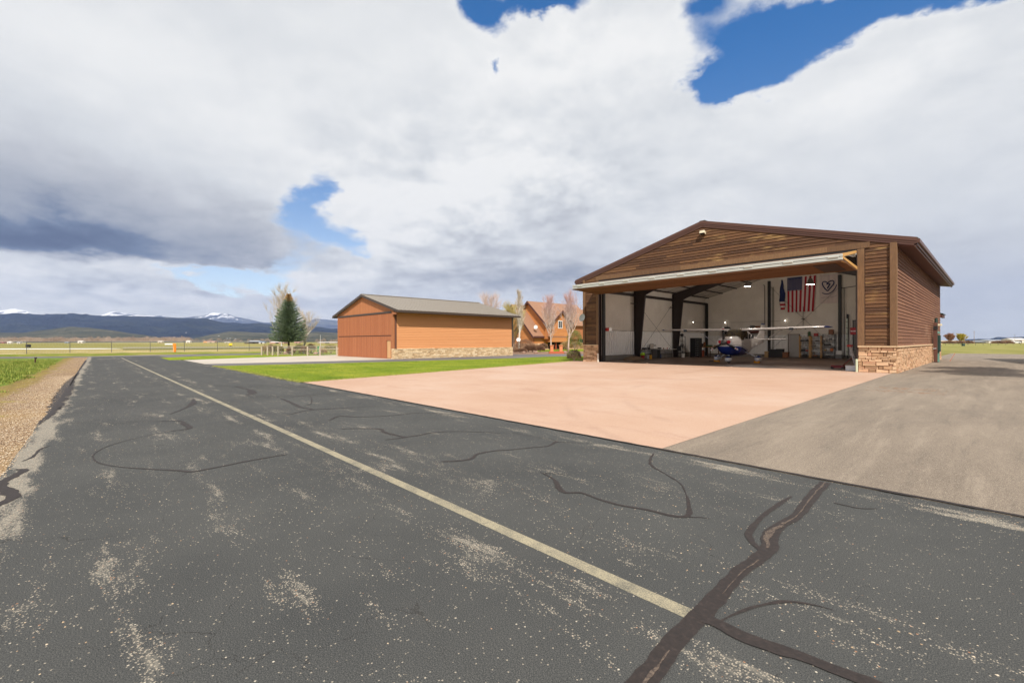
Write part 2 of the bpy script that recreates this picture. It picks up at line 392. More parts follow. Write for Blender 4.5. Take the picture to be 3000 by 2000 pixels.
m_pad, t, b = mk("pink_concrete_pad")
wv = t.coord((1, 1, 1), 'World'); st = t.coord((.4, 1.2, 1), 'World')
base = t.ramp(t.noise(wv, 0.22, 5, 0.6), [(0.3, rgb(180, 143, 118)), (0.5, rgb(188, 154, 131)), (0.7, rgb(195, 167, 148))])
sv = t.math('MULTIPLY', t.step(t.noise(st, 1.1, 7, 0.7, .8), 0.52, 0.70), 0.35)
base = t.mix(sv, base, rgb(160, 118, 98))
base = t.mix(t.math('MULTIPLY', t.step(t.noise(wv, 3.1, 8, .75), .58, .75), .30), base, rgb(208, 184, 168))
xs_ = t.sep(wv)
for cx_, cy_, rr_, ww_, am_ in ((4.0, -12.0, 9.4, .11, .3), (4.2, -12.2, 11.0, .11, .3), (-14.0, 4.0, 17.0, .14, .2), (-3.5, -26.0, 14.0, .10, .2)):
    d2 = t.math('SQRT', t.math('ADD', t.math('POWER', t.math('SUBTRACT', xs_[0], cx_), 2), t.math('POWER', t.math('SUBTRACT', xs_[1], cy_), 2)))
    q2_ = t.math('DIVIDE', t.math('SUBTRACT', d2, rr_), ww_)
    base = t.mix(t.math('MULTIPLY', t.math('EXPONENT', t.math('MULTIPLY', t.math('MULTIPLY', q2_, q2_), -1)), t.math('MULTIPLY', t.step(t.noise(wv, .5, 6, .75), .42, .62), am_)), base, rgb(150, 118, 102))
fine = t.noise(wv, 90, 4, .8)
base = t.mix(t.math('MULTIPLY', t.step(fine, .42, .68), .3), base, rgb(150, 118, 100)); base = t.mix(t.math('MULTIPLY', t.step(fine, .55, .35), .22), base, rgb(222, 206, 190))
sp = t.math('MULTIPLY', t.math('LESS_THAN', t.sep(t.voro(wv, 3.5, 'Color'))[0], .05), t.step(t.voro(wv, 3.5, 'Distance'), .09, .03))
base = t.mix(t.math('MULTIPLY', sp, .6), base, rgb(120, 84, 66))
finish(t, b, base, .82, fine, .12, .003, spec=.35)

m_apron, t, b = mk("pale_concrete_apron")
wv = t.coord((1, 1, 1), 'World')
finish(t, b, t.ramp(t.noise(wv, .4, 6, .6), [(.3, rgb(176, 166, 152)), (.7, rgb(196, 186, 172))]), .85)

def grass_mat(name, cols, sc=1.0, patchy=None):
    m, t, b = mk(name)
    wv = t.coord((1, 1, 1), 'World'); st = t.coord((.16, 1.0, 1), 'World')
    x = t.math('ADD', t.math('MULTIPLY', t.noise(wv, .35 * sc, 5, .6), .5), t.math('ADD', t.math('MULTIPLY', t.noise(st, 1.3 * sc, 6, .7), .35), t.math('MULTIPLY', t.noise(wv, 24, 3, .7), .25)))
    col = t.ramp(x, [(.38, cols[0]), (.52, cols[1]), (.66, cols[2])])
    if patchy: col = t.mix(t.step(t.noise(t.coord((1, 1, 1), 'World', (5, 3, 0)), patchy[1], 5, .65), patchy[2], patchy[3]), col, patchy[0])
    finish(t, b, col, .95, t.noise(wv, 40, 4, .7), .9, .05, spec=.1)
    return m
m_lawn = grass_mat("mown_lawn_grass", [rgb(84, 108, 22), rgb(118, 138, 34), rgb(158, 160, 52)])
m_verge = grass_mat("verge_grass", [rgb(72, 92, 30), rgb(112, 124, 44), rgb(150, 146, 66)], .6, (rgb(164, 146, 96), .12, .52, .62))
m_dry = grass_mat("dry_grass", [rgb(128, 118, 70), rgb(158, 144, 92), rgb(182, 162, 112)], .3)
m_field = grass_mat("far_field_grass", [rgb(98, 98, 52), rgb(134, 128, 72), rgb(156, 144, 92)], .012)
m_right = grass_mat("rough_pasture_grass", [rgb(104, 106, 50), rgb(132, 130, 68), rgb(164, 154, 100)], .4)

m_gravel, t, b = mk("gravel_shoulder")
wv = t.coord((1, 1, 1), 'World')
xyz = t.sep(wv)
vc = t.sep(t.voro(wv, 40, 'Color')); vd = t.voro(wv, 40, 'Distance')
peb = t.ramp(vc[0], [(0, rgb(140, 112, 84)), (.35, rgb(184, 156, 122)), (.7, rgb(202, 178, 146)), (.9, rgb(166, 130, 104)), (1, rgb(220, 206, 184))])
peb = t.mix(t.step(vd, .35, .7), peb, rgb(96, 74, 54))
peb = t.mix(t.math('MULTIPLY', t.step(t.noise(wv, .5, 5, .65), .45, .7), .4), peb, rgb(168, 138, 92))
# further from the asphalt the gravel gives way to soil, moss and then grass
dist = t.math('ADD', t.math('SUBTRACT', -28.9, t.math('ADD', xyz[1], t.math('MULTIPLY', t.math('ADD', xyz[0], 4.5), 0.0145))), t.math('MULTIPLY', t.math('SUBTRACT', t.noise(t.coord((.25, 1, 1), 'World'), 1.6, 6, .68), .5), 1.6))
soil = t.ramp(t.noise(wv, 2.2, 6, .7), [(.3, rgb(104, 84, 54)), (.5, rgb(136, 116, 66)), (.7, rgb(158, 142, 70))])
c1 = t.mix(t.step(dist, .85, 1.3), peb, soil)
c1 = t.mix(t.math('MULTIPLY', t.step(t.noise(wv, .7, 5, .7), .56, .66), t.step(dist, .3, .8)), c1, rgb(150, 138, 62))
gr = t.ramp(t.noise(wv, 3.5, 6, .7), [(.3, rgb(84, 108, 34)), (.7, rgb(128, 142, 56))])
c1 = t.mix(t.step(dist, 1.45, 1.75), c1, gr)
finish(t, b, c1, .95, t.math('SUBTRACT', 1, vd), .9, .02, spec=.2)

m_tar, t, b = mk("tar_crack_filler")
wv = t.coord((1, 1, 1), 'World')
finish(t, b, t.ramp(t.noise(wv, 30, 5, .75), [(.35, rgb(38, 31, 28)), (.55, rgb(48, 39, 35)), (.75, rgb(66, 55, 49))]), .7, t.noise(wv, 160, 3), .35, .002)
m_grit, t, b = mk("grit_in_crack")
finish(t, b, t.ramp(t.noise(t.coord((1, 1, 1), 'World'), 60, 5, .8), [(.40, rgb(58, 48, 44)), (.62, rgb(112, 97, 84))]), .9)
m_line, t, b = mk("worn_line_paint")
wv = t.coord((1, 1, 1), 'World')
nn = t.math('ADD', t.math('MULTIPLY', t.noise(wv, 110, 4, .85), .85), t.math('MULTIPLY', t.noise(wv, 4.5, 7, .75), .42))
yy = t.sep(wv)[1]
nn = t.math('SUBTRACT', nn, .055); col = t.ramp(nn, [(.40, rgb(80, 80, 76)), (.49, rgb(104, 100, 88)), (.57, rgb(140, 132, 112)), (.68, rgb(172, 160, 132)), (.8, rgb(196, 182, 150))])
finish(t, b, col, .85, nn, .4, .004)

# ================================================================== GROUND
mb = MB(); mb.nofix = True
mb.add([(-20000, -20000, -.04), (20000, -20000, -.04), (20000, 20000, -.04), (-20000, 20000, -.04)], [(0, 1, 2, 3)])
ground = struct(mb.build("ground", m_field))
YR = -22.17                       # taxiway edge along the pad
# taxiway: between the verge (left in the view) and the pads
pts_left = [at(0, 1395), at(64, 1306), at(146, 1190), at(205, 1110), at(252, 1054)]
yl = [p.y for p in pts_left]
ylm = sum(yl) / len(yl)
def wobble(x0, x1, y, n, amp, sd):
    return [(x0 + (x1 - x0) * i / n, y + amp * noise.noise(Vector((i * .9, sd, 0)))) for i in range(n + 1)]
XF = -62.0                        # where it meets the cross taxiway
def YE(x): return -28.9 - .0145 * (x + 4.5)
sheet("taxiway", [[(x, YE(x) + q + 28.9) for x, q in wobble(40, XF, -28.9, 200, .03, 3)] + wobble(XF, 40, YR, 40, .03, 5)], 0.0, m_asph)
gv = sheet("gravel_shoulder", [[(40, YE(40) + .3), (40, -52), (XF + 0.4, -52), (XF + .4, YE(XF) + .3)]], -0.006, m_gravel)
# cross taxiway and what lies beyond it, strip by strip (from near to far)
def strip(name, near, farr, z, mat):
    a = XY(near); b_ = XY(farr)
    sheet(name, [a + b_[::-1]], z, mat)
strip("cross_taxiway", [(-700, 1052.0), (0, 1048.8), (255, 1048.6), (420, 1049.5), (540, 1046), (763, 1038.4), (900, 1036.5), (1000, 1035)],
      [(-700, 1046.6), (0, 1044.8), (255, 1043), (420, 1039.6), (540, 1037.6), (763, 1034.4), (900, 1033.3), (1000, 1032.3)], -0.014, m_far_asph)
strip("verge_grass", [(-700, 1047.5), (0, 1046), (255, 1044.4), (420, 1041), (763, 1036), (1000, 1034)],
      [(-700, 1038.5), (0, 1038), (255, 1034), (420, 1031), (763, 1029), (1000, 1028)], -0.018, m_verge)
strip("dry_grass_strip", [(-700, 1040), (0, 1039), (255, 1036), (420, 1033), (763, 1030), (1000, 1029)],
      [(-700, 1025), (0, 1024.6), (255, 1024.0), (420, 1023), (763, 1021), (1000, 1020)], -0.022, m_dry)
strip("runway", [(-700, 1024.2), (0, 1022.9), (300, 1021.9), (360, 1021.0)], [(-700, 1021.6), (0, 1020.7), (300, 1020.0), (350, 1020.5)], -0.02,
      plain("runway_wet_sheen", (.80, .78, .75), .6))  # pale colour painted in for the shine of the wet runway
strip("runway_verge", [(360, 1025), (763, 1021.5), (990, 1020.5)], [(360, 1022), (763, 1018.5), (990, 1018)], -0.02, grass_mat("dark_turf", [rgb(66, 72, 38), rgb(88, 92, 52), rgb(110, 108, 66)], .1))
strip("runway_far", [(360, 1020.0), (763, 1017.8), (990, 1017)], [(360, 1016.6), (763, 1015.3), (990, 1015)], -0.02, plain("old_runway_asphalt", rgb(132, 124, 106), .9))
# pads and lawns to the right of the taxiway
padq = [at(880, 1120), at(1693, 1055.8), at(2617, 1090.7), at(1926, 1318.5)]
pl = padq[0]; pr = padq[3]
sheet("concrete_pad", [[(pl.x, YR + .02), (padq[1].x, padq[1].y), (-18.9, -.15), (-18.6, .18), (-.15, .18), (-.12, -.2), (pr.x, YR + .02)]], 0.006, m_pad)
sheet("driveway_asphalt", [[(pr.x - .2, YR - .02), (42, YR - .02), (42, 49), (-.6, 49), (-.6, -.1)]], 0.002, m_drive)
lawn_poly = XY([(606, 1073.3), (880, 1120.5), (1693, 1056.3), (1712, 1055), (1712, 1043), (1600, 1045), (1506, 1049.3), (1200, 1058), (960, 1064.7), (760, 1069)])
lawn_poly[1] = (lawn_poly[1][0], YR); lawn_poly[0] = (lawn_poly[0][0], YR)
sheet("lawn", [lawn_poly], 0.010, m_lawn)
drv = XY([(585, 1073.3), (960, 1067), (1200, 1060), (1506, 1051.0), (1712, 1045), (1760, 1043), (1760, 1035), (1700, 1036.6), (1506, 1038), (1400, 1039), (1150, 1046), (960, 1056), (561, 1066)])
drv[0] = (drv[0][0], YR + .03); drv[-1] = (drv[-1][0], YR + .03)
sheet("side_driveway", [drv], 0.004, m_far_asph)
ap = XY([(503, 1055.6), (561, 1067.5), (960, 1058.2), (1152, 1052.3), (1100, 1040), (993, 1039), (799, 1045.4)])
ap[1] = (ap[1][0], YR + .04); ap[0] = (ap[0][0], YR + .04)
sheet("concrete_apron", [ap], 0.008, m_apron)
sheet("grass_strip", [XY([(469, 1048), (497, 1054.8), (650, 1051), (799, 1045.4), (1000, 1040), (1000, 1034), (762, 1038.8), (600, 1042)])], 0.003, m_lawn)
sheet("garden_ground", [XY([(760, 1041), (1010, 1041), (1010, 1024), (780, 1026)])], 0.006, m_verge)
sheet("garden_bed", [XY([(1490, 1038), (1760, 1036.3), (1760, 1023), (1490, 1023)])], 0.006, plain("bark_and_rock_mulch", rgb(136, 106, 84), .95, 0, .5, 2.5))
sheet("house_lawn", [XY([(1568, 1030), (1716, 1029), (1716, 1021.5), (1590, 1022.5)])], 0.010, m_lawn)
sheet("pasture", [[(-.6, 49), (140, 49), (140, 260), (-60, 260), (-60, 49)]], -0.008, m_right)

# paint line
mb = MB(); mb.nofix = True
yc1, yc2 = -25.605, -25.715
cl = [(9.5 - i * .25) for i in range(int((9.5 - at(361, 1048).x) / .25))]
x_start = at(2030, 1800).x
vs = []
for i, x in enumerate([x_start] + [q for q in cl if q < x_start]):
    j = .006 * noise.noise(Vector((x * 6, 0, 0)))
    vs += [(x, yc2 + j, .0012), (x, yc1 + j, .0012)]
n = len(vs) // 2
mb.add(vs, [(2 * i, 2 * i + 1, 2 * i + 3, 2 * i + 2) for i in range(n - 1)])
xe = vs[-1][0]
arc = [(xe - 2.2 * math.sin(a), (yc1 + yc2) / 2 - 3.2 * (1 - math.cos(a))) for a in [i * .12 for i in range(12)]]
hw = abs(yc2 - yc1) / 2
vs = [(x, y - hw, .0045) for x, y in arc] + [(x, y + hw, .0045) for x, y in arc]
mb.add(vs, [(i, i + 12, i + 13, i + 1) for i in range(11)])
a, b2 = at(285, 1051.5), at(338, 1051)
mb.add([(a.x, a.y, .003), (a.x + .5, a.y, .003), (a.x + .5, b2.y, .003), (a.x, b2.y, .003)], [(0, 1, 2, 3)])
struct(mb.build("taxiway_centre_line", m_line))

# tar filled cracks
def ribbon(mb, pts, wd, z, jit=.25, sub=.06, m=0, sd=0):
    P2 = [Vector(at(u, v)) for u, v in pts]
    wds = wd if isinstance(wd, (list, tuple)) else [wd] * len(P2)
    out = []; W = []
    for i in range(len(P2) - 1):
        a, c = P2[i], P2[i + 1]; L = (c - a).length
        k = max(1, min(60, int(L / max(sub, L / 60))))
        p0 = P2[i - 1] if i else a - (c - a); p3 = P2[i + 2] if i + 2 < len(P2) else c + (c - a)
        for j in range(k):
            s_ = j / k
            q = .5 * ((2 * a) + (c - p0) * s_ + (2 * p0 - 5 * a + 4 * c - p3) * s_ ** 2 + (-p0 + 3 * a - 3 * c + p3) * s_ ** 3)
            out.append(q); W.append(wds[i] + (wds[i + 1] - wds[i]) * s_)
    out.append(P2[-1]); W.append(wds[-1])
    vs = []
    for i, p in enumerate(out):
        d = out[min(i + 1, len(out) - 1)] - out[max(0, i - 1)]
        nr = Vector((-d.y, d.x, 0)); nr.normalize()
        a = W[i] / 2 * (1 + jit * noise.noise(p * 9 + Vector((sd, 0, 0))) * 2 + jit * U(-.5, .5)); c = W[i] / 2 * (1 + jit * noise.noise(p * 9 + Vector((0, 40 + sd, 0))) * 2 + jit * U(-.5, .5))
        q1 = p + nr * a; q2 = p - nr * c
        vs += [(q1.x, q1.y, z), (q2.x, q2.y, z)]
    mb.add(vs, [(2 * i, 2 * i + 1, 2 * i + 3, 2 * i + 2) for i in range(len(vs) // 2 - 1)], m)
def R2(l): return [(1500 + x * .6378, 1000 + y * .6378) for x, y in l]
def R1(l): return [(x * .6378, 1000 + y * .6378) for x, y in l]
mb = MB(); mb.nofix = True
big = R2([(1440, 648), (1385, 705), (1310, 800), (1240, 840), (1190, 885), (1180, 950), (1120, 1005), (1040, 1065), (955, 1160), (880, 1245), (790, 1330), (715, 1420), (640, 1520), (540, 1650), (450, 1800)])
ribbon(mb, big, [.10, .105, .09, .085, .12, .12, .10, .10, .105, .115, .11, .11, .115, .12, .12], .0048, .10, .03)
ribbon(mb, R2([(870, 1270), (950, 1300), (1050, 1352), (1180, 1402), (1300, 1440), (1420, 1485), (1550, 1535), (1690, 1590), (1900, 1690)]), [.09, .09, .10, .095, .08, .075, .08, .08, .08], .0062, .10, .03, sd=3)
ribbon(mb, R2([(1285, 712), (1225, 748), (1150, 805), (1095, 870), (1095, 910), (1150, 965)]), [.015, .05, .04, .05, .06, .05], .0044, .2, .03, sd=5)
ribbon(mb, R2([(960, 1285), (1030, 1250), (1100, 1222), (1200, 1200), (1270, 1195), (1380, 1210), (1480, 1235)]), [.008, .018, .02, .022, .022, .012, .004], .004, .4, .03)
ribbon(mb, R2([(130, 600), (190, 632), (215, 670), (245, 694), (320, 696), (400, 725), (500, 753), (620, 773), (720, 798), (790, 806), (815, 790), (812, 750), (805, 715)]), [.01, .03, .07, .05, .035, .035, .035, .035, .04, .045, .05, .035, .02], .004, .2, .04)
ribbon(mb, R2([(805, 715), (780, 660), (740, 630), (690, 600), (640, 570), (635, 545), (650, 515)]), [.015, .012, .02, .012, .03, .04, .02], .0042, .5, .04)
ribbon(mb, R2([(150, 605), (200, 608), (265, 613)]), [.02, .015, .004], .0042, .5, .04)
ribbon(mb, R2([(815, 808), (870, 808), (910, 815)]), [.02, .012, .004], .0042, .5, .04)
ribbon(mb, R2([(1480, 742), (1540, 755), (1600, 767), (1680, 768)]), [.02, .02, .022, .004], .0042, .5, .04)
ribbon(mb, R1([(300, 375), (550, 372), (700, 367), (825, 365), (845, 378), (868, 400), (770, 415), (600, 450), (500, 480), (440, 510), (428, 535), (460, 560), (560, 577), (700, 587), (820, 593), (885, 598), (1000, 577), (1150, 547), (1320, 518)]),
       [.012, .012, .014, .04, .10, .09, .012, .012, .014, .014, .016, .02, .02, .03, .04, .055, .05, .05, .025], .0042, .3, .06)
ribbon(mb, R1([(888, 263), (885, 285), (845, 308), (780, 334)]), [.05, .14, .06, .03], .0042, .4, .06)
ribbon(mb, R1([(1085, 208), (1140, 220), (1162, 236), (1135, 248)]), [.08, .10, .22, .08], .0042, .4, .06)
ribbon(mb, R1([(980, 203), (1080, 207), (1250, 208), (1400, 209), (1435, 214)]), [.04, .03, .03, .03, .02], .0038, .4, .1)
ribbon(mb, R1([(1295, 262), (1345, 285), (1385, 303), (1440, 313), (1390, 321), (1315, 339)]), [.06, .10, .07, .08, .05, .03], .0042, .4, .06)
ribbon(mb, R1([(1440, 313), (1545, 308), (1700, 299), (1850, 298)]), [.05, .04, .01, .008], .0038, .4, .06)
ribbon(mb, R1([(1425, 250), (1432, 270), (1425, 288), (1395, 296)]), [.02, .03, .03, .01], .0038, .4, .06)
ribbon(mb, R1([(1100, 257), (1300, 255), (1480, 243), (1560, 238)]), [.012, .02, .03, .03], .0038, .4, .1)
ribbon(mb, R1([(1512, 363), (1560, 343), (1650, 347), (1800, 340), (1950, 328), (2150, 345)]), [.02, .07, .03, .03, .015, .008], .0042, .4, .06)
ribbon(mb, R1([(1570, 402), (1640, 400), (1745, 402), (1768, 418), (1855, 440), (1830, 445), (1770, 452)]), [.03, .03, .06, .07, .06, .04, .02], .0042, .4, .06)
ribbon(mb, R1([(1855, 440), (1920, 432), (1980, 420), (2100, 413), (2300, 420)]), [.05, .05, .03, .02, .012], .0038, .4, .06)
ribbon(mb, R1([(2025, 552), (2100, 548), (2160, 540), (2200, 515), (2280, 502), (2352, 497)]) + R2([(80, 488), (165, 480), (205, 460)]), [.03, .045, .06, .05, .035, .03, .03, .03, .05], .0042, .35, .05)
ribbon(mb, R2([(205, 462), (280, 464), (370, 466)]), [.02, .01, .006], .0038, .4, .06)
ribbon(mb, R2([(0, 418), (100, 438), (180, 450), (205, 460)]), .008, .0038, .4, .06)
ribbon(mb, R1([(-120, 800), (0, 745), (62, 715), (40, 690), (0, 660), (20, 640), (112, 592), (70, 588)]), [.10, .10, .11, .11, .12, .11, .08, .02], .0042, .3, .05)
ribbon(mb, R1([(102, 550), (150, 530), (185, 495), (232, 478)]), [.02, .035, .03, .015], .0042, .35, .05)
for l, wd in (([(110, 1245), (150, 1212), (165, 1190), (175, 1168), (190, 1148), (200, 1128), (212, 1110), (232, 1092)], [.05, .12, .22, .30, .34, .30, .16, .05]), ([(205, 1130), (222, 1100), (238, 1076), (252, 1056)], [.02, .04, .08, .12]), ([(168, 1197), (200, 1188), (205, 1186), (178, 1186)], [.05, .03, .02, .02])):
    ribbon(mb, l, wd, .0055, .5, .08)
for v0, u0, u1 in ((1104, 300, 640), (1146, 196, 560), (1089, 620, 900), (1161, 700, 1240)):
    p = at(u0, v0); q = at(u1, v0 - 3)
    ribbon(mb, [(u0, v0), ((u0 + u1) / 2, v0 - 1), (u1, v0 - 4)], .012, .004, .4, .1)
struct(mb.build("taxiway_tar_seams", m_tar))
mb = MB(); mb.nofix = True
ribbon(mb, [(u, v) for u, v in big[:4]], [.02, .012, .008, .02], .0062, .7, .03)
ribbon(mb, R2([(1240, 845), (1180, 880), (1172, 950)]), [.03, .05, .015], .0062, .6, .02)
ribbon(mb, [(u + 8, v) for u, v in big[6:9]], [.012, .007, .006], .0062, .7, .03)
ribbon(mb, [(u + 6, v) for u, v in big[11:14]], [.005, .018, .006], .0062, .7, .03)
struct(mb.build("grit_in_tar_seam", m_grit))
mb = MB(); mb.nofix = True
def straight(mb, x0, x1, y0, w0, z, sd):
    pts = []; n = int(abs(x1 - x0) / .12)
    for i in range(n + 1):
        x = x0 + (x1 - x0) * i / n
        pts.append((x, y0 + w0 / 2 + .012 * noise.noise(Vector((x * 5, sd, 0))) * 2 + U(-.004, .004)));
    lo = [(x, y0 - w0 / 2 + .012 * noise.noise(Vector((x * 4, sd + 9, 0))) * 2 + U(-.004, .004)) for x, _ in pts]
    vs = [(x, y, z) for x, y in pts] + [(x, y, z) for x, y in lo]; k = len(pts)
    mb.add(vs, [(i, i + k, i + k + 1, i + 1) for i in range(k - 1)])
straight(mb, -14, 14, YR + .005, .05, .0135, 1); straight(mb, -45, -14, YR, .03, .0135, 2)
struct(mb.build("pavement_edge_seam", m_tar))
mb = MB(); mb.nofix = True
for a, c in (((1795, 1087), (1960, 1067)), ((1975, 1096), (2140, 1074))):
    ribbon(mb, [a, ((a[0] + c[0]) / 2, (a[1] + c[1]) / 2), c], .018, .010, .3, .1)
struct(mb.build("pad_joint_lines", plain("joint_filler", rgb(128, 92, 76), .9)))

# ================================================================== MATERIALS for buildings
DARKW = [(0.15, rgb(50, 31, 20)), (.42, rgb(82, 54, 34)), (.62, rgb(108, 74, 47)), (.85, rgb(142, 104, 62))]
m_sid_x = tintmat("weathered_cedar_lap_front", DARKW, (.35, 1, 5), .85, (rgb(168, 132, 82), .83, 1.07), .4, .5, psc=1.3)
m_sid_y = tintmat("weathered_cedar_lap_side", [(0.15, rgb(86, 54, 38)), (.45, rgb(118, 78, 56)), (.8, rgb(142, 100, 73))], (1, .35, 5), .85, (rgb(150, 116, 92), .86, 1.1), .4, .5)
m_trimw = tintmat("weathered_cedar_trim", [(0.2, rgb(84, 60, 42)), (.5, rgb(116, 86, 60)), (.8, rgb(146, 112, 78))], (4, 4, .5), .85, None, .6, .5)
m_trimd = plain("brown_metal_trim", rgb(96, 66, 56), .45, .2)
m_soff = plain("dark_red_brown_soffit", rgb(88, 48, 40), .6)
STONE = [(0.1, rgb(144, 112, 84)), (.35, rgb(188, 150, 114)), (.5, rgb(208, 170, 134)), (.68, rgb(218, 184, 148)), (.85, rgb(198, 150, 118)), (1, rgb(230, 206, 174))]
m_stone = tintmat("stacked_ledge_stone", STONE, (1, 1, 2), .9, None, .3, .9, .02)
m_stone2 = tintmat("stacked_pale_ledge_stone", [(0.1, rgb(176, 146, 110)), (.4, rgb(214, 186, 146)), (.7, rgb(228, 204, 166)), (1, rgb(238, 222, 192))], (1, 1, 2), .9, None, .3, .9, .02)
m_mort = plain("stone_mortar", rgb(124, 96, 74), .95)
m_cap = plain("limestone_cap", rgb(206, 176, 140), .8)
m_roofd = plain("dark_green_roof_metal", rgb(52, 62, 54), .4, .3)
m_roofb = plain("brown_grey_roof_metal", rgb(146, 138, 128), .5, .0)
m_black = plain("black_steel", (.02, .018, .018), .55)
m_steel = plain("dark_red_oxide_steel", rgb(46, 36, 34), .6)
m_liner, t, b = mk("white_insulation_liner")
wv = t.coord((1, 1, 1))
wr = t.noise(t.coord((1.2, 1.2, .35)), 1.7, 6, .6, 1.2)
finish(t, b, t.ramp(t.noise(wv, .8, 4, .6), [(.3, rgb(218, 209, 198)), (.7, rgb(231, 223, 213))]), .55, wr, .9, .10)
m_rib = plain("white_ribbed_panel", rgb(236, 234, 231), .4)
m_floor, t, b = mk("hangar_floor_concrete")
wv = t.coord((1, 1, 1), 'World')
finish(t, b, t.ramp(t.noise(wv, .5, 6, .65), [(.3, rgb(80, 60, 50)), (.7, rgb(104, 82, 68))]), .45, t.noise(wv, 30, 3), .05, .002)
m_conc = plain("grey_concrete", rgb(132, 126, 118), .9)
m_galv = plain("galvanised_tube", rgb(196, 196, 188), .4, .35)
m_white = plain("white_enamel", rgb(226, 226, 224), .35, 0, .04)
m_doorw = tintmat("door_underside_wood", [(0.2, rgb(88, 58, 38)), (.5, rgb(112, 76, 50)), (.8, rgb(136, 96, 64))], (.3, 4, 4), .75, None, .4, .4)
m_yel = plain("yellow_pine", rgb(196, 150, 88), .7)
m_glass = plain("dark_window_glass", (.03, .035, .04), .08, 0, .05)
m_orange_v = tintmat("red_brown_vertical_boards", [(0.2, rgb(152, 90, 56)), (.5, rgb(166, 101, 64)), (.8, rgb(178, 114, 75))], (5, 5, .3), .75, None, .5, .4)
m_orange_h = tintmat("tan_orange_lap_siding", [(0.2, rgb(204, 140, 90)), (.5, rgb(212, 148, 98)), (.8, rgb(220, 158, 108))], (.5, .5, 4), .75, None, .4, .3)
m_orange_t = plain("orange_brown_trim", rgb(168, 106, 66), .7)
m_dtrim = plain("dark_brown_fascia", rgb(72, 60, 54), .5)

def lap_wall(mb, p0, p1, out, z0, z1, course, t0=.042, roof=None, bl=(2.2, 4.6), spread=.22, mi=0):
    """horizontal lap boards from p0 to p1; roof(s) gives the wall height at distance s"""
    p0 = Vector(p0); p1 = Vector(p1); L = (p1 - p0).length; d = (p1 - p0) / L; out = Vector(out)
    k = 0; z = z0
    while z < z1 - .005:
        zt = min(z + course, z1); s0, s1 = 0., L
        if roof:
            ss = [i * L / 400 for i in range(401) if roof(i * L / 400) > (z + zt) / 2]
            if not ss: break
            s0, s1 = ss[0], ss[-1]
        s_ = s0 - U(0, 2) if s0 == 0 else s0
        while s_ < s1 - .02:
            e = min(s_ + U(*bl), s1); a0 = max(s_, s0)
            a = p0 + d * (a0 + .002); c = p0 + d * (e - .002)
            tt = .5 + U(-spread, spread) + .12 * noise.noise(Vector((k * .3, s_ * .2, 0)))
            th = t0 * U(.92, 1.08)
            vs = []
            for q in (a, c):
                vs += [(*(q + out * th).xy, z - .004), (*(q + out * .008).xy, zt + .004), (*q.xy, zt + .004), (*q.xy, z - .004)]
            mb.add(vs, [(0, 1, 2, 3), (7, 6, 5, 4), (0, 4, 5, 1), (1, 5, 6, 2), (3, 2, 6, 7), (0, 3, 7, 4)], mi, tt)
            s_ = e
        z += course; k += 1

def stone_wall(mb, p0, p1, out, z0, z1, depth=.09, rows=(.06, .15), lens=(.14, .5), m=0):
    p0 = Vector(p0); p1 = Vector(p1); L = (p1 - p0).length; d = (p1 - p0) / L; out = Vector(out)
    z = z0
    while z < z1 - .02:
        h = U(*rows); zt = min(z + h, z1)
        if z1 - zt < .04: zt = z1
        s_ = 0.0
        while s_ < L - .01:
            e = min(s_ + U(*lens), L)
            if L - e < .08: e = L
            pieces = [(z, zt)] if (zt - z) < .12 or R_() < .55 else [(z, (z + zt) / 2), ((z + zt) / 2, zt)]
            for za, zb in pieces:
                g = .0035; dp = depth * U(.55, 1.1); j = lambda a: U(-a, a)
                a0 = s_ + g + j(.006); a1 = e - g + j(.006)
                c = [(a0, za + g), (a1, za + g + j(.008)), (a1, zb - g), (a0, zb - g + j(.008))]
                vs = [tuple(p0 + d * s__ + Vector((0, 0, zz)) - Vector((0, 0, p0.z))) for s__, zz in c]
                fr = []
                for s__, zz in c:
                    sc = (a0 + a1) / 2; zc = (za + zb) / 2
                    q = p0 + d * (sc + (s__ - sc) * .9) + out * dp * U(.88, 1.05); fr.append((q.x, q.y, zc + (zz - zc) * .82))
                mb.add(vs + fr, [(4, 5, 6, 7), (0, 1, 5, 4), (1, 2, 6, 5), (2, 3, 7, 6), (3, 0, 4, 7)], m, min(1, max(0, U(0, 1))))
            s_ = e
        z = zt

# ================================================================== MAIN HANGAR
W, D = 18.604, 23.9
DI = 20.85                           # inner back wall
XL, XR, ZH = -17.14, -1.49, 6.10     # door opening
ZR, ZE, OE = 9.02, 6.30, .78         # ridge, eave, side overhang
HX = W / 2
slope = (ZR - ZE) / (HX + OE)
def roofz(x): return ZR - slope * abs(x + HX)
H = thing("aircraft_hangar", "large open hangar of weathered brown lap siding with stacked stone base", "hangar", (0, 0, 0))
mb = MB()
wt = .14
def rz_in(x): return roofz(x) - .30
front = [(-W, 0), (XL, 0), (XL, ZH), (XR, ZH), (XR, 0), (0, 0), (0, rz_in(0)), (-HX, rz_in(-HX)), (-W, rz_in(-W))]
mb.prism([(-W + .01, .0), (XL, .0), (XL, rz_in(XL)), (-W + .01, rz_in(-W))], 1, .002, wt)
mb.prism([(XR, .0), (-.01, .0), (-.01, rz_in(0)), (XR, rz_in(XR))], 1, .002, wt)
mb.prism([(XL, ZH), (XR, ZH), (XR, rz_in(XR)), (-HX, rz_in(-HX)), (XL, rz_in(XL))], 1, .002, wt)
mb.box(-wt, -.002, wt, D - wt, 0, rz_in(0)); mb.box(-W + .002, -W + wt, wt, D - wt, 0, rz_in(0))
mb.prism([(-W + .002, 0), (-.002, 0), (-.002, rz_in(0)), (-HX, rz_in(-HX)), (-W + .002, rz_in(-W))], 1, D - wt, D)
mb.build("wall_core", m_trimd, H)
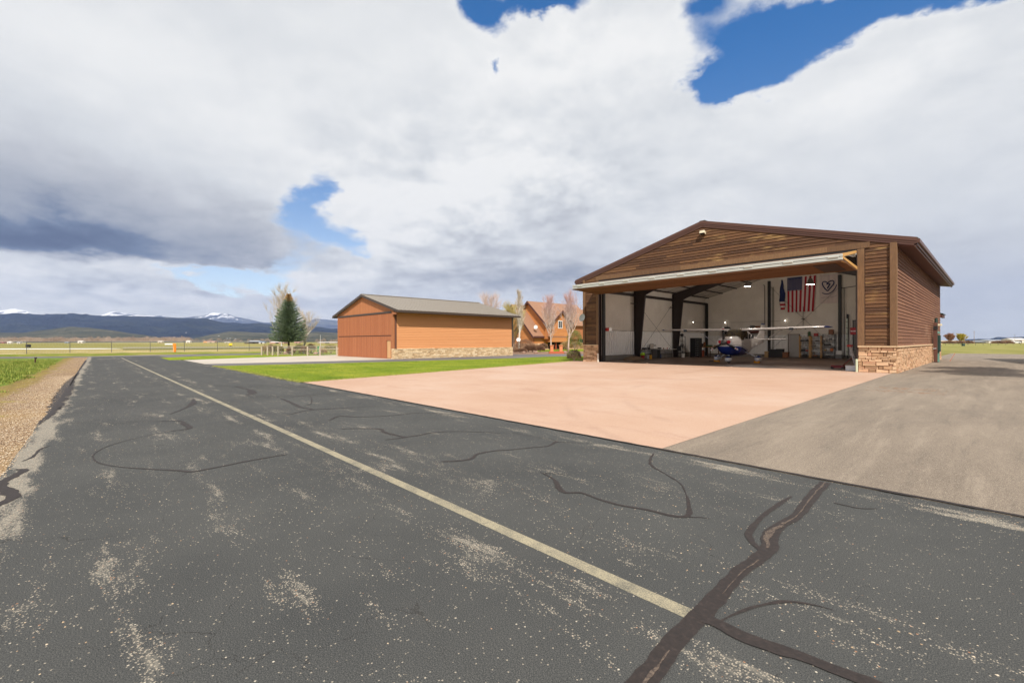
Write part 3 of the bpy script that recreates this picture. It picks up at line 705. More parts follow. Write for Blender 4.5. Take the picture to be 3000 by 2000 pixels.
# lap siding, front
mb = MB()
SB, CO = 1.30, .172
def rf(x0): return lambda s: roofz(x0 + s) - .26
lap_wall(mb, (-W + .18, 0, 0), (XL - .26, 0, 0), (0, -1, 0), SB, 8, CO, roof=rf(-W + .18))
lap_wall(mb, (XR + .33, 0, 0), (-.21, 0, 0), (0, -1, 0), SB, 8, CO, roof=rf(XR + .33))
lap_wall(mb, (XL - .26, 0, 0), (XR + .33, 0, 0), (0, -1, 0), 6.42, 9, CO, roof=rf(XL - .26))
mb.build("front_siding", m_sid_x, H)
mb = MB(); lap_wall(mb, (0, .1, 0), (0, D - .1, 0), (1, 0, 0), SB, 6.2, CO, bl=(2.4, 4.9), spread=.16)
mb.build("side_siding", m_sid_y, H)
mb = MB()
lap_wall(mb, (-W, D, 0), (-W, 0, 0), (-1, 0, 0), .1, 6.2, CO); mb.build("far_side_siding", m_sid_y, H)
# corner boards, door posts and header
mb = MB()
mb.box(-.20, .04, -.125, .0, SB, 6.24, t=.45); mb.box(.04, .062, -.125, .10, SB, 6.2, t=.7)
mb.build("corner_board", m_trimw, H)
mb = MB(); mb.box(-W - .03, -W + .15, -.11, 0, SB, 6.28, t=.5); mb.build("corner_board", m_trimw, H)
mb = MB(); mb.box(XR + .03, XR + .30, -.07, 0, SB, ZH + .02, t=.6); mb.build("door_post", m_trimw, H)
mb = MB(); mb.box(XL - .26, XL - .04, -.07, 0, SB, ZH + .02, t=.35); mb.build("door_post", m_trimw, H)
mb = MB()
x = XL - .3
while x < XR + .5:
    e = min(x + U(2.5, 4.5), XR + .52); mb.box(x + .003, e - .003, -.075, 0, ZH + .04, 6.42, t=U(.25, .85)); x = e
mb.build("header_board", m_trimw, H)
mb = MB()
mb.box(XR - .0, XR + .03, -.09, wt + .1, 0, ZH); mb.box(XL - .04, XL, -.09, wt + .1, 0, ZH); mb.box(XL - .04, XR + .03, -.03, wt + .1, ZH, ZH + .04)
mb.build("door_jamb_trim", plain("jamb_metal", rgb(74, 58, 54), .45, .2), H)
for a_, b_ in ((XL, XL + .22), (XR - .1, XR)): mb = MB(); mb.box(a_, b_, wt + .12, wt + .3, 0, ZH); mb.build("door_track", m_black, H)
# stone base
mb = MB()
mb.box(XR + .03, .03, -.03, 0, 0, SB - .06, 1); mb.box(0, .03, 0, D, 0, SB - .06, 1)
mb.build("stone_backing", [m_mort, m_mort], H)
mb = MB(); mb.box(-W - .03, XL - .04, -.03, 0, 0, SB - .06, 1)
mb.build("stone_backing", [m_mort, m_mort], H)
mb = MB()
stone_wall(mb, (XR + .05, -.03, 0), (.03, -.03, 0), (0, -1, 0), .0, SB - .07, .09, (.07, .2), (.12, .55))
stone_wall(mb, (.03, -.06, 0), (.03, D, 0), (1, 0, 0), .0, SB - .07, .07, (.05, .12), (.1, .3))
mb.build("stone_base", [m_stone, m_mort], H)
mb = MB(); stone_wall(mb, (-W - .02, -.03, 0), (XL - .06, -.03, 0), (0, -1, 0), .0, SB - .07, .08, (.07, .2), (.12, .55))
mb.build("stone_base", [m_stone, m_mort], H)
mb = MB()
x = XR + .04
while x < .14: e = min(.15, x + U(.4, .6)); mb.bbox(x, e - .004, -.16, 0, SB - .065, SB, .012); x = e
y = 0.0
while y < D - .05: e = min(D, y + U(.45, .7)); mb.bbox(.0, .14, y, e - .004, SB - .065, SB, .012); y = e
mb.build("stone_cap", m_cap, H); mb = MB()
x = -W - .12
while x < XL - .1: e = min(XL - .06, x + U(.4, .6)); mb.bbox(x, e - .004, -.14, 0, SB - .065, SB, .012); x = e
mb.build("stone_cap", m_cap, H)
# roof
mb = MB()
th = .05
for sgn in (-1, 1):
    xe = -HX + sgn * (HX + OE)
    poly = [(-HX, ZR), (xe, ZE), (xe, ZE - th), (-HX, ZR - th)]
    mb.prism(poly, 1, -.07, D + .1)
nr = int((D + .17) / .31)
for i in range(nr + 1):
    y = -.05 + i * .31
    for sgn in (-1, 1):
        xe = -HX + sgn * (HX + OE + .03); ze = ZE - .03 * slope
        a = [(-HX, y, ZR + .001), (-HX, y + .10, ZR + .001), (-HX, y + .075, ZR + .05), (-HX, y + .025, ZR + .05)]
        c = [(xe, y, ze + .001), (xe, y + .10, ze + .001), (xe, y + .075, ze + .05), (xe, y + .025, ze + .05)]
        mb.add(a + c, [(0, 1, 2, 3), (7, 6, 5, 4), (0, 3, 7, 4), (3, 2, 6, 7), (2, 1, 5, 6), (0, 4, 5, 1)])
mb.box(-HX - .18, -HX + .18, -.06, D + .1, ZR + .035, ZR + .06)
mb.build("roof", m_roofd, H)
mb = MB()
for sgn in (-1, 1):
    xe = -HX + sgn * (HX + OE)
    for (d0, d1, y0, y1) in ((-.045, .14, -.115, -.07), (.12, .24, -.09, -.07), (.2, .34, -.07, -.035)):
        mb.prism([(-HX, ZR - d0), (xe, ZE - d0), (xe, ZE - d1), (-HX, ZR - d1)], 1, y0, y1)
mb.build("rake_trim", m_trimd, H)
for sgn in (-1, 1):
    mb = MB(); xe = -HX + sgn * (HX + OE); s = sgn
    def bx(a, c, z0, z1): mb.box(min(xe + s * a, xe + s * c), max(xe + s * a, xe + s * c), -.07, D + .08, z0, z1)
    bx(.0, .09, ZE - .19, ZE - .02); bx(-.06, .0, ZE - .30, ZE - .12); bx(-.11, -.06, ZE - .37, ZE - .26)
    mb.build("eave_fascia", m_trimd, H)
mb = MB()
mb.prism([(0.0, ZE - .21), (OE - .06, ZE - .33), (OE - .06, ZE - .30), (0.0, ZE - .18)], 1, -.03, D + .05)
mb.build("soffit", m_soff, H); mb = MB()
mb.prism([(-W, ZE - .21), (-W - OE + .06, ZE - .33), (-W - OE + .06, ZE - .30), (-W, ZE - .18)], 1, -.03, D + .05)
mb.build("soffit", m_soff, H)
# floor, inner linings
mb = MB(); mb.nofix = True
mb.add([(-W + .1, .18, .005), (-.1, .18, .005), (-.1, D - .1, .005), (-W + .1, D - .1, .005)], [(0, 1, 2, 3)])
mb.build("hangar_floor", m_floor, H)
ZC = 2.42
mb = MB()
mb.box(-W + .15, -W + .19, .3, DI, ZC, 6.14); mb.box(-.19, -.15, .3, DI, .25, 6.14)
mb.prism([(-W + .15, ZC - .3), (-.15, ZC - .3), (-.15, roofz(0) - .43), (-HX, ZR - .41), (-W + .15, roofz(0) - .43)], 1, DI, DI + .04)
mb.build("insulation_liner", m_liner, H)
mb = MB()
for sgn in (-1, 1):
    xe = -HX + sgn * (HX - .15)
    mb.prism([(-HX, ZR - .42), (xe, roofz(xe) - .42), (xe, roofz(xe) - .40), (-HX, ZR - .40)], 1, .16, DI)
mb.build("ceiling_liner", m_liner, H)
mb = MB()
def ribs(mb, p0, p1, out, z0, z1, pitch=.30, dp=.05):
    p0 = Vector(p0); p1 = Vector(p1); L = (p1 - p0).length; d = (p1 - p0) / L; out = Vector(out); s_ = 0; pts = []
    while s_ < L:
        pts += [(s_, 0), (s_ + .03, dp), (s_ + .06, dp), (s_ + .09, 0)]; s_ += pitch
    pts.append((L, 0)); vs = []
    for s__, q in pts:
        a = p0 + d * min(s__, L) + out * q; vs += [(a.x, a.y, z0), (a.x, a.y, z1)]
    mb.add(vs, [(2 * i, 2 * i + 2, 2 * i + 3, 2 * i + 1) for i in range(len(pts) - 1)])
ribs(mb, (-W + .22, .3, 0), (-W + .22, DI, 0), (1, 0, 0), .42, ZC)
ribs(mb, (-W + .22, DI - .03, 0), (-.2, DI - .03, 0), (0, -1, 0), .25, ZC - .3, .28, .03)
mb.build("ribbed_wainscot", m_rib, H)
mb = MB(); mb.box(-W + .15, -W + .30, .3, DI, 0, .42); mb.box(-W + .3, -.3, DI - .12, DI - .02, 0, .25); mb.build("concrete_curb", m_conc, H)
mb = MB(); mb.tube([(-W + .30, 2.6, ZC - .05), (-W + .30, 2.6, ZC), (-W + .30, 2.7, ZC + .03), (-W + .30, DI - .1, ZC + .03)], .014, 6)
mb.build("conduit", m_conc, H)
# steel frames
for k, fy in enumerate((6.77, 13.58)):
    mb = MB()
    for sgn in (-1, 1):
        xo = -HX + sgn * (HX - .26)          # outer flange
        s = -sgn
        zt = roofz(xo) - .5
        web = [(xo, .01), (xo + s * .45, .01), (xo + s * 1.05, zt - .55), (xo + s * 1.7, zt - .28 + 0.0), (-HX, ZR - .98), (-HX, ZR - .5), (xo, zt)]
        mb.prism(web, 1, fy - .006, fy + .006)
        for a, c in (((xo, .0), (xo, zt)), ((xo + s * .45, .0), (xo + s * 1.05, zt - .55)), ((xo + s * 1.05, zt - .55), (xo + s * 1.7, zt - .28)), ((xo + s * 1.7, zt - .28), (-HX, ZR - .98)), ((xo, zt), (-HX, ZR - .5))):
            mb.beam((a[0], fy, a[1]), (c[0], fy, c[1]), .2, .016, up=Vector((0, 1, 0)).cross(Vector((c[0] - a[0], 0, c[1] - a[1])).normalized()))
    mb.build("steel_frame", m_steel, H)
for i, (cx_, cz_) in enumerate(((-W + .45, 5.6), (-12.0, 7.4), (-6.28, 7.4), (-5.72, 3.9))):
    mb = MB(); wcol = .11 if i < 3 else .05
    yy0 = DI - .28
    mb.box(cx_ - wcol, cx_ + wcol, yy0, yy0 + .012, .0, cz_); mb.box(cx_ - wcol, cx_ + wcol, yy0 + .22, yy0 + .235, 0, cz_); mb.box(cx_ - .006, cx_ + .006, yy0 + .012, yy0 + .22, 0, cz_)
    mb.build("end_wall_column", m_black, H)
mb = MB()
mb.beam((-W + .3, .4, 5.55), (-W + .3, DI, 5.55), .2, .22)
for sgn in (-1, 1):
    for i in range(1, 7):
        x = -HX + sgn * i * 1.45; mb.beam((x, .3, roofz(x) - .50), (x, DI, roofz(x) - .50), .05, .10)
mb.build("purlin", m_steel, H)
mb = MB()
for y in range(1, 14):
    for sgn in (-1, 1): mb.beam((-HX, y * 1.5, ZR - .435), (-HX + sgn * 9.0, y * 1.5, roofz(-HX + sgn * 9.0) - .435), .03, .015)
mb.build("liner_strap", plain("liner_strap_grey", rgb(110, 104, 98), .6), H)
for a, c in (((-W + .55, 6.9, 4.75), (-W + .55, 13.4, .45)), ((-W + .55, 6.9, .35), (-W + .55, 13.4, 5.45)), ((-11.9, DI - .3, 6.9), (-6.4, DI - .3, .6)), ((-6.4, DI - .3, 6.2), (-11.9, DI - .3, .6))):
    mb = MB(); mb.tube([a, c], .011, 5); mb.build("brace_rod", m_black, H)
for fy in (6.77, 13.58): mb = MB(); mb.beam((-W + .5, fy - 1.0, 4.78), (-W + .5, fy + .2, 4.78), .05, .06); mb.build("girt", m_steel, H)

# bifold door, folded open
DR = thing("bifold_hangar_door", "brown bifold door folded up over the open hangar front with pale hinged tube edge", "hangar door", (0, 0, 0))
PY, TZ = -3.15, 5.35
for nm, a, c in (("upper_leaf", (-.10, 5.96), (PY, TZ + .10)), ("lower_leaf", (PY, TZ - .13), (-.12, 5.10))):
    A = Vector((0, a[0], a[1])); B = Vector((0, c[0], c[1])); d = (B - A).normalized(); nrm = Vector((0, -d.z, d.y))
    if (nm == "lower_leaf"): nrm = nrm if nrm.z < 0 else -nrm
    else: nrm = nrm if nrm.z > 0 else -nrm
    mb = MB(); L = (B - A).length
    k = 0; s_ = 0
    while s_ < L - .02:
        e = min(s_ + .172, L); p = A + d * s_; q = A + d * e
        x = XL - .02 - U(0, 2)
        while x < XR:
            xe = min(x + U(2.4, 4.4), XR + .02); x0 = max(x, XL - .02)
            o1, o2 = nrm * .055, nrm * .035
            vs = []
            for X in (x0 + .002, xe - .002):
                for pt, o in ((p, o1), (q, o2), (q, nrm * 0), (p, nrm * 0)): vs.append((X, pt.y + o.y, pt.z + o.z))
            mb.add(vs, [(0, 1, 2, 3), (7, 6, 5, 4), (0, 4, 5, 1), (1, 5, 6, 2), (3, 2, 6, 7), (0, 3, 7, 4)], 0, .5 + U(-.25, .25)); x = xe
        s_ = e
    lf = mb.build(nm, m_doorw, DR)
    mb = MB(); ins = -nrm * .07
    for s_ in (0.06, L * .5, L - .08):
        p = A + d * s_ + ins; mb.beam((XL, p.y, p.z), (XR, p.y, p.z), .09, .09)
    x = XL + .05
    while x < XR:
        p = A + ins; q = B + ins; mb.beam((x, p.y, p.z), (x, q.y, q.z), .06, .08, up=Vector((1, 0, 0))); x += (XR - XL - .1) / 7
    mb.build("leaf_frame", m_galv, lf)
for nm, z0, z1 in (("upper_edge_tube", TZ + .035, TZ + .15), ("lower_edge_tube", TZ - .115, TZ + .01)):
    mb = MB(); mb.bbox(XL - .02, XR + .02, PY - .03, PY + .09, z0, z1, .02); mb.build(nm, m_galv, DR)
mb = MB(); mb.box(XL + .1, XR - .1, PY + .02, PY + .08, TZ + .01, TZ + .05); mb.build("edge_seal", m_black, DR)
x = XL + .45
while x < XR - .2:
    mb = MB(); mb.bbox(x, x + .42, PY - .055, PY - .03, TZ - .02, TZ + .075, .006)
    mb.tube([(x + .02, PY - .06, TZ + .028), (x + .40, PY - .06, TZ + .028)], .028, 8); mb.build("hinge", m_galv, DR); x += (XR - XL - 1.0) / 8
mb = MB(); mb.box(XR - .03, XR + .0, PY, -.3, TZ - .2, TZ - .14)
mb.add([(XR + .001, PY, TZ - .06), (XR + .001, -.12, 5.10), (XR + .001, -.12, 5.24), (XR + .001, PY, TZ + .04), (XR + .035, PY, TZ - .06), (XR + .035, -.12, 5.10), (XR + .035, -.12, 5.24), (XR + .035, PY, TZ + .04)],
       [(0, 1, 2, 3), (7, 6, 5, 4), (0, 4, 5, 1), (3, 2, 6, 7), (0, 3, 7, 4), (1, 5, 6, 2)])
mb.build("leaf_end_cap", m_yel, DR)
mb = MB(); mb.add([(XR + .001, PY, TZ + .02), (XR + .001, -.3, 5.90), (XR + .001, -.3, 6.03), (XR + .001, PY, TZ + .16), (XR + .035, PY, TZ + .02), (XR + .035, -.3, 5.90), (XR + .035, -.3, 6.03), (XR + .035, PY, TZ + .16)],
       [(0, 1, 2, 3), (7, 6, 5, 4), (0, 4, 5, 1), (3, 2, 6, 7), (0, 3, 7, 4), (1, 5, 6, 2)])
mb.build("leaf_end_cap", m_yel, DR)
mb = MB(); mb.box(XL, XR, -.07, .02, 5.9, ZH - .002); mb.build('header_gap_shade', m_black, DR)  # black strip stands in for the shaded gap under the header, blocks sun
# walk-through door set in the lower leaf
mb = MB()
A = Vector((0, PY, TZ - .14)); B = Vector((0, -.12, 5.10)); d = (B - A).normalized(); nn_ = Vector((0, -d.z, d.y)); nn_ = nn_ if nn_.z < 0 else -nn_
p = A + d * .5 + nn_ * .062; q = A + d * 2.6 + nn_ * .062
mb.add([(XR - 1.25, p.y, p.z), (XR - .35, p.y, p.z), (XR - .35, q.y, q.z), (XR - 1.25, q.y, q.z)] + [(XR - 1.25, p.y, p.z + .04), (XR - .35, p.y, p.z + .04), (XR - .35, q.y, q.z + .04), (XR - 1.25, q.y, q.z + .04)],
       [(0, 1, 2, 3), (4, 5, 6, 7), (0, 1, 5, 4), (2, 3, 7, 6), (1, 2, 6, 5), (0, 3, 7, 4)])
mb.build("walk_door", plain("dark_door_panel", rgb(60, 44, 36), .6), DR)

# gable flood light
L_ = thing("gable_floodlight", "small cream floodlight fixed high under the peak of the open hangar", "light", (-9.22, -.03, 8.18))
mb = MB(); mb.bbox(-.16, .16, -.30, -.02, -.02, .16, .02, M=Matrix.Rotation(math.radians(-18), 4, 'X')); mb.build("lamp_housing", plain("cream_paint", rgb(206, 196, 170), .5), L_)
mb = MB(); mb.box(-.13, .13, -.29, -.06, -.035, -.022, M=Matrix.Rotation(math.radians(-18), 4, 'X')); mb.build("lens", m_glass, L_)
mb = MB(); mb.beam((0, 0.02, .0), (0, -.12, .0), .05, .05); mb.build("bracket", m_trimd, L_)

# satellite dishes
def dish(loc, r, label, face, mat, pole=True):
    D_ = thing("satellite_dish", label, "dish", loc)
    q = Vector(face).normalized().to_track_quat('Z', 'Y').to_matrix().to_4x4()
    mb = MB(); mb.lathe([(.001, 0), (r * .5, r * .06), (r * .85, r * .17), (r, r * .24), (r * .99, r * .26), (r * .83, r * .19), (r * .5, r * .085), (.001, .03 * r)], 24, M=q); smooth_by_angle(mb.build("dish_bowl", mat, D_))
    mb = MB(); mb.tube([q @ Vector((0, -r * .9, r * .2)), q @ Vector((0, -r * .5, r * .9))], .012, 6); mb.box(-.03, .03, -.03, .03, -.04, .05, M=Matrix.Translation(q @ Vector((0, -r * .5, r * .9)))); mb.build("feed_arm", m_galv, D_)
    mb = MB(); mb.tube([q @ Vector((0, 0, -.02)), (0, 0, -.05), (0, 0.02, -r * 1.6)], .02, 6); mb.build("mast", m_galv, D_)
    return D_
m_dish = plain("pale_grey_dish", rgb(170, 172, 172), .5)
dish(tuple(on(1707, 931, 1, -.35)), .30, "grey satellite dish on the left front corner of the open hangar", (-.1, -1, .25), m_dish)

# jamb bollards, downspout etc.
for (u, lb) in ((2509, "short pale green post against the right jamb of the open hangar"), (1756, "short white post against the left jamb of the open hangar")):
    x = XR + .0 if u > 2000 else XL - .05
    mb = MB(); mb.tube([(0, 0, 0), (0, 0, .62), (0, 0, .64)], [.05, .05, .03], 12)
    o = mb.build("guard_post", plain("pale_post_paint" + str(u), rgb(196, 204, 176) if u > 2000 else rgb(226, 220, 206), .6)); o.location = (x, -.13, 0); tag(o, lb, "post")

# utility items on the long side wall
def boxed(name, lb, cat, loc, parts, rz=0, group=None):
    T_ = thing(name, lb, cat, loc, rz, group)
    for nm, mat, fn in parts:
        mb = MB(); fn(mb); o = mb.build(nm, mat, T_)
    return T_
m_dgreen = plain("dark_green_enamel", rgb(38, 62, 56), .45); m_teal = plain("faded_teal_paint", rgb(92, 132, 118), .5)
ys = 16.2
boxed("utility_post", "tall rusty brown post beside the stone base on the long side of the open hangar", "post", (.26, ys, 0), [
    ("post_shaft", plain("rust_brown_post", rgb(98, 62, 50), .7), lambda m: m.bbox(-.10, .10, -.09, .09, 0, 2.85, .01)),
    ("base_plate", m_black, lambda m: m.box(-.16, .16, -.16, .16, 0, .03)),
    ("valve", m_white, lambda m: m.tube([(-.12, -.12, .98), (.06, -.14, 1.0)], .02, 6)),
    ("hood", m_black, lambda m: m.bbox(-.1, .12, -.13, -.09, 2.35, 2.6, .01))])
boxed("electric_meter_cabinet", "dark green electrical cabinet with conduit on the side wall of the open hangar", "cabinet", (.1, 17.3, 0), [
    ("cabinet_body", m_dgreen, lambda m: m.bbox(0, .36, -.3, .3, .75, 1.95, .02)),
    ("cabinet_door", m_dgreen, lambda m: m.bbox(.04, .33, -.325, -.3, .8, 1.9, .01)),
    ("riser", m_dgreen, lambda m: m.tube([(.12, 0, 1.95), (.12, 0, 3.2)], .09, 8)),
    ("meter", m_teal, lambda m: m.lathe([(.0, 0), (.11, 0), (.11, .12), (.08, .17), (0.001, .18)], 14, M=Matrix.Translation((.22, -.12, 2.05)))),
    ("conduit", m_teal, lambda m: m.tube([(.2, -.05, 0), (.2, -.05, .8)], .11, 10))])
boxed("wall_lamp", "small cream lamp on the side wall above the green cabinet", "light", (.1, 17.6, 2.7), [
    ("lamp_body", plain("cream_lamp", rgb(222, 206, 172), .5), lambda m: m.bbox(0, .42, -.08, .08, -.06, .08, .03)),
    ("arm", m_black, lambda m: m.tube([(-.03, 0, 0), (.1, 0, 0)], .02, 6))])
boxed("orange_marker", "slanted orange marker stake at the foot of the green cabinet", "marker", (.95, 19.5, 0), [
    ("stake", plain("orange_plastic", rgb(214, 110, 78), .6), lambda m: m.beam((-.12, 0, 0), (.16, 0, .62), .06, .02))])
boxed("rear_roof_lean_to", "small dark roof corner jutting behind the far side of the open hangar", "roof", (.0, 25.1, 0), [
    ("roof", m_roofd, lambda m: m.prism([(-.3, 4.0), (.14, 3.86), (.14, 3.78), (-.3, 3.9)], 1, 0, 2.5)),
    ("fascia", m_soff, lambda m: m.box(-.1, .08, .02, 2.4, 3.55, 3.78))])

# ================================================================== AIRCRAFT
PL = thing("light_aircraft", "white and blue high-wing propeller aircraft parked facing out of the open hangar", "aircraft", (-9.72, 6.75, 0), math.radians(1.5))
PL.scale = (1.045, 1.045, 1.045)
m_pw = plain("aircraft_white_paint", rgb(226, 222, 220), .25, 0, .03)
m_fus, t, b = mk("aircraft_two_tone_paint")
wv = t.coord((1, 1, 1)); xyz = t.sep(wv)
cur = t.math('SUBTRACT', 1.16, t.math('MULTIPLY', t.math('POWER', t.math('MAXIMUM', t.math('ADD', xyz[1], 1.9), 0.0), 2.0), .075))
dzz = t.math('SUBTRACT', xyz[2], cur)
c_ = t.ramp(t.math('MULTIPLY_ADD', dzz, 2.0, .5), [(0, rgb(22, 44, 118)), (.44, rgb(222, 220, 220)), (.53, rgb(20, 24, 40)), (.56, rgb(222, 220, 220)), (.62, rgb(24, 30, 52)), (.65, rgb(226, 222, 220))], 'CONSTANT')
finish(t, b, c_, .25)
m_fair, t, b = mk("two_tone_fairing_paint")
zz_ = t.sep(t.coord((1, 1, 1)))[2]
finish(t, b, t.mix(t.math('GREATER_THAN', zz_, .36), rgb(224, 222, 222), rgb(22, 40, 96)), .25)
m_navy = plain("navy_paint", rgb(22, 44, 110), .3); m_red = plain("red_cover", rgb(200, 24, 44), .55); m_alu = plain("grey_spinner", rgb(120, 118, 116), .3, .5)
def ring(y, w_, zb, zt, e=2.6, n=28):
    out = []; zc = (zb + zt) / 2; h = (zt - zb) / 2
    for k in range(n):
        a = 2 * math.pi * k / n; c = math.cos(a); s_ = math.sin(a)
        out.append((w_ * math.copysign(abs(c) ** (2 / e), c), y, zc + h * math.copysign(abs(s_) ** (2 / e), s_)))
    return out
secs = [(-2.50, .32, 1.08, 1.60, 2.2), (-2.44, .47, .90, 1.69, 2.3), (-2.25, .58, .70, 1.76, 2.4), (-1.9, .62, .56, 1.79, 2.5), (-1.3, .62, .48, 1.81, 2.8), (-.95, .61, .46, 1.82, 3), (-.35, .58, .46, 2.26, 3.4), (.4, .57, .48, 2.28, 3.4), (1.1, .54, .56, 2.22, 3), (1.7, .46, .72, 2.08, 2.6), (2.6, .33, .95, 1.88, 2.4), (4.0, .2, 1.15, 1.72, 2.2), (5.2, .08, 1.32, 1.62, 2), (5.6, .03, 1.4, 1.58, 2)]
mb = MB(); mb.loft([ring(*q) for q in secs]); fo = mb.build("fuselage", m_fus, PL, True)
# camouflage windscreen cover
m_camo, t, b = mk("camouflage_cover"); wv = t.coord((1, 1, 1))
finish(t, b, t.ramp(t.noise(wv, 5, 3, .6), [(.4, rgb(58, 46, 32)), (.5, rgb(96, 84, 52)), (.62, rgb(50, 40, 30))], 'CONSTANT'), .9)
mb = MB()
rs = []
for y, wd, z in ((-1.06, .57, 1.80), (-.8, .60, 2.0), (-.55, .61, 2.17), (-.3, .60, 2.30), (.1, .58, 2.315)):
    rs.append([(wd, y + .12, 1.55 if y < -.6 else 1.75), (wd * 1.0, y + .05, z - .2), (wd * .86, y, z - .03), (wd * .4, y, z + .01), (-wd * .4, y, z + .01), (-wd * .86, y, z - .03), (-wd, y + .05, z - .2), (-wd, y + .12, 1.55 if y < -.6 else 1.75)])
mb.loft(rs, closed=False); mb.build("windscreen_cover", m_camo, PL, True)
for s in (1, -1):
    mb = MB()
    for (ya, yb_, za, zb_) in ((-.42, .22, 1.64, 2.03), (.30, .78, 1.64, 2.0), (.86, 1.4, 1.68, 1.92)):
        x = s * .585
        mb.add([(x, ya + .12, za), (x, yb_, za), (x, yb_ - .03, zb_), (x, ya + .22, zb_), (x * .98, ya + .12, za), (x * .98, yb_, za), (x * .98, yb_ - .03, zb_), (x * .98, ya + .22, zb_)], [(0, 1, 2, 3), (4, 5, 6, 7), (0, 1, 5, 4), (1, 2, 6, 5), (2, 3, 7, 6), (3, 0, 4, 7)])
    mb.build("side_window", m_glass, PL)
    # wing
    mb = MB(); rr = []
    for X, le, ch, z, tk in ((.50, -.78, 1.62, 2.22, .21), (2.6, -.78, 1.62, 2.27, .20), (5.2, -.62, 1.12, 2.335, .13)):
        pr_ = [(0, 0), (.02, .35), (.1, .75), (.3, 1.0), (.6, .72), (1, .02), (1, -.02), (.6, -.25), (.25, -.42), (.05, -.32), (.01, -.15)]
        rr.append([(s * X, le + ch * a, z + tk * .62 * q) for a, q in pr_])
    mb.loft(rr); wg = mb.build("wing", m_pw, PL); smooth_by_angle(wg, 50)
    mb = MB(); q2 = rr[-1]; c0 = Vector(q2[5])
    tip = [[Vector(q) for q in q2], [Vector((q[0] + s * .16, q[1] * .97, q[2] - .01)) for q in q2], [Vector((q[0] + s * .28, .1 + (q[1] - .1) * .8, 2.32 + (q[2] - 2.335) * .4)) for q in q2]]
    mb.loft(tip); smooth_by_angle(mb.build("wing_tip", m_navy, wg), 50)
    mb = MB(); X = 3.35; mb.box(min(s * X, s * (X + .22)), max(s * X, s * (X + .22)), -.80, -.62, 2.19, 2.33); mb.build("landing_light", m_glass, wg)
    mb = MB()
    a = Vector((s * .56, -.05, .72)); c = Vector((s * 2.75, -.15, 2.20))
    d = (c - a).normalized(); pr_ = [(-.08, 0), (0, .025), (.08, 0), (0, -.025)]; up = Vector((0, 1, 0)); sd = d.cross(up).normalized()
    mb.loft([[tuple(p + up * q * k_ + sd * r__ * k_) for q, r__ in pr_] for p, k_ in ((a - d * .05, 1.6), (a + d * .15, 1), (c - d * .2, 1), (c + d * .02, 1.8))]); mb.build("wing_strut", m_pw, PL, True)
    # cowl plug
    mb = MB(); mb.lathe([(.001, .03), (.11, .03), (.125, .0), (.12, -.06)], 12, M=Matrix.Translation((s * .27, -2.50, 1.42)) @ Matrix.Rotation(math.radians(90), 4, 'X')); mb.build("engine_inlet_plug", m_red, PL)
    # main gear
    g_ = bpy.data.objects.new("main_gear", None)
    mb = MB(); mb.tube([(s * .35, .1, .72), (s * .75, .08, .62), (s * 1.1, .04, .42), (s * 1.3, 0, .26)], [.045, .04, .035, .03], 8); gear = mb.build("main_gear", m_pw, PL, True)
    mb = MB(); mb.loft([ring(y, w_, a_, b_, 2.3, 14) for y, w_, a_, b_ in ((-.52, .04, .2, .34), (-.44, .14, .1, .44), (-.15, .18, .06, .52), (.15, .16, .08, .50), (.5, .05, .2, .36), (.68, .01, .27, .30))]); wf = mb.build("wheel_fairing", [m_fair], gear, True); wf.location = (s * 1.34, 0, 0)
    mb = MB(); mb.lathe([(.05, -.07), (.17, -.08), (.2, -.04), (.2, .04), (.17, .08), (.05, .07)], 20, M=Matrix.Translation((s * 1.34, 0, .2)) @ Matrix.Rotation(math.radians(90), 4, 'Y')); mb.build("tyre", m_black, gear, True)
    # tailplane
    mb = MB(); mb.loft([[(s * X, le + ch * a, z + .045 * q) for a, q in ((0, 0), (.1, .8), (.4, 1), (1, .05), (1, -.05), (.4, -1), (.1, -.8))] for X, le, ch, z in ((.05, 4.5, 1.15, 1.6), (1.6, 4.72, .82, 1.62), (1.75, 4.85, .6, 1.62))]); smooth_by_angle(mb.build("tailplane", m_pw, PL), 50)
mb = MB()
fin_ = [((3.7, 1.72), (5.6, 1.5), .03), ((4.35, 2.05), (5.72, 2.05), .035), ((4.95, 2.75), (5.85, 2.75), .03)]
rr = [[(-th_ * .2, a[0], a[1]), (th_, a[0] + .35, a[1]), (th_ * .6, c[0], c[1]), (-th_ * .6, c[0], c[1]), (-th_, a[0] + .35, a[1])] for a, c, th_ in fin_]
mb.loft(rr); mb.build("tail_fin", m_pw, PL)
mb = MB(); mb.loft([[(q[0], q[1] + 0, q[2]) for q in rr[-1]], [(q[0] * .8, q[1] + .06 * (1 if q[1] < 5.3 else 0), q[2] + .12) for q in rr[-1]]]); mb.build("fin_cap", m_navy, PL)
# nose gear
mb = MB(); mb.tube([(0, -1.68, .85), (0, -1.72, .3)], .035, 8); mb.tube([(-.06, -1.72, .5), (.06, -1.72, .5)], .04, 8); ng = mb.build("nose_gear", m_white, PL, True)
mb = MB(); mb.loft([ring(y, w_, a_, b_, 2.3, 14) for y, w_, a_, b_ in ((-.42, .04, .22, .34), (-.36, .14, .12, .42), (-.1, .17, .08, .50), (.15, .15, .09, .48), (.45, .04, .2, .34), (.58, .01, .26, .29))]); wf = mb.build("wheel_fairing", m_fair, ng, True); wf.location = (0, -1.72, 0)
mb = MB(); mb.lathe([(.04, -.06), (.15, -.07), (.17, -.03), (.17, .03), (.15, .07), (.04, .06)], 20, M=Matrix.Translation((0, -1.72, .17)) @ Matrix.Rotation(math.radians(90), 4, 'Y')); mb.build("tyre", m_black, ng, True)
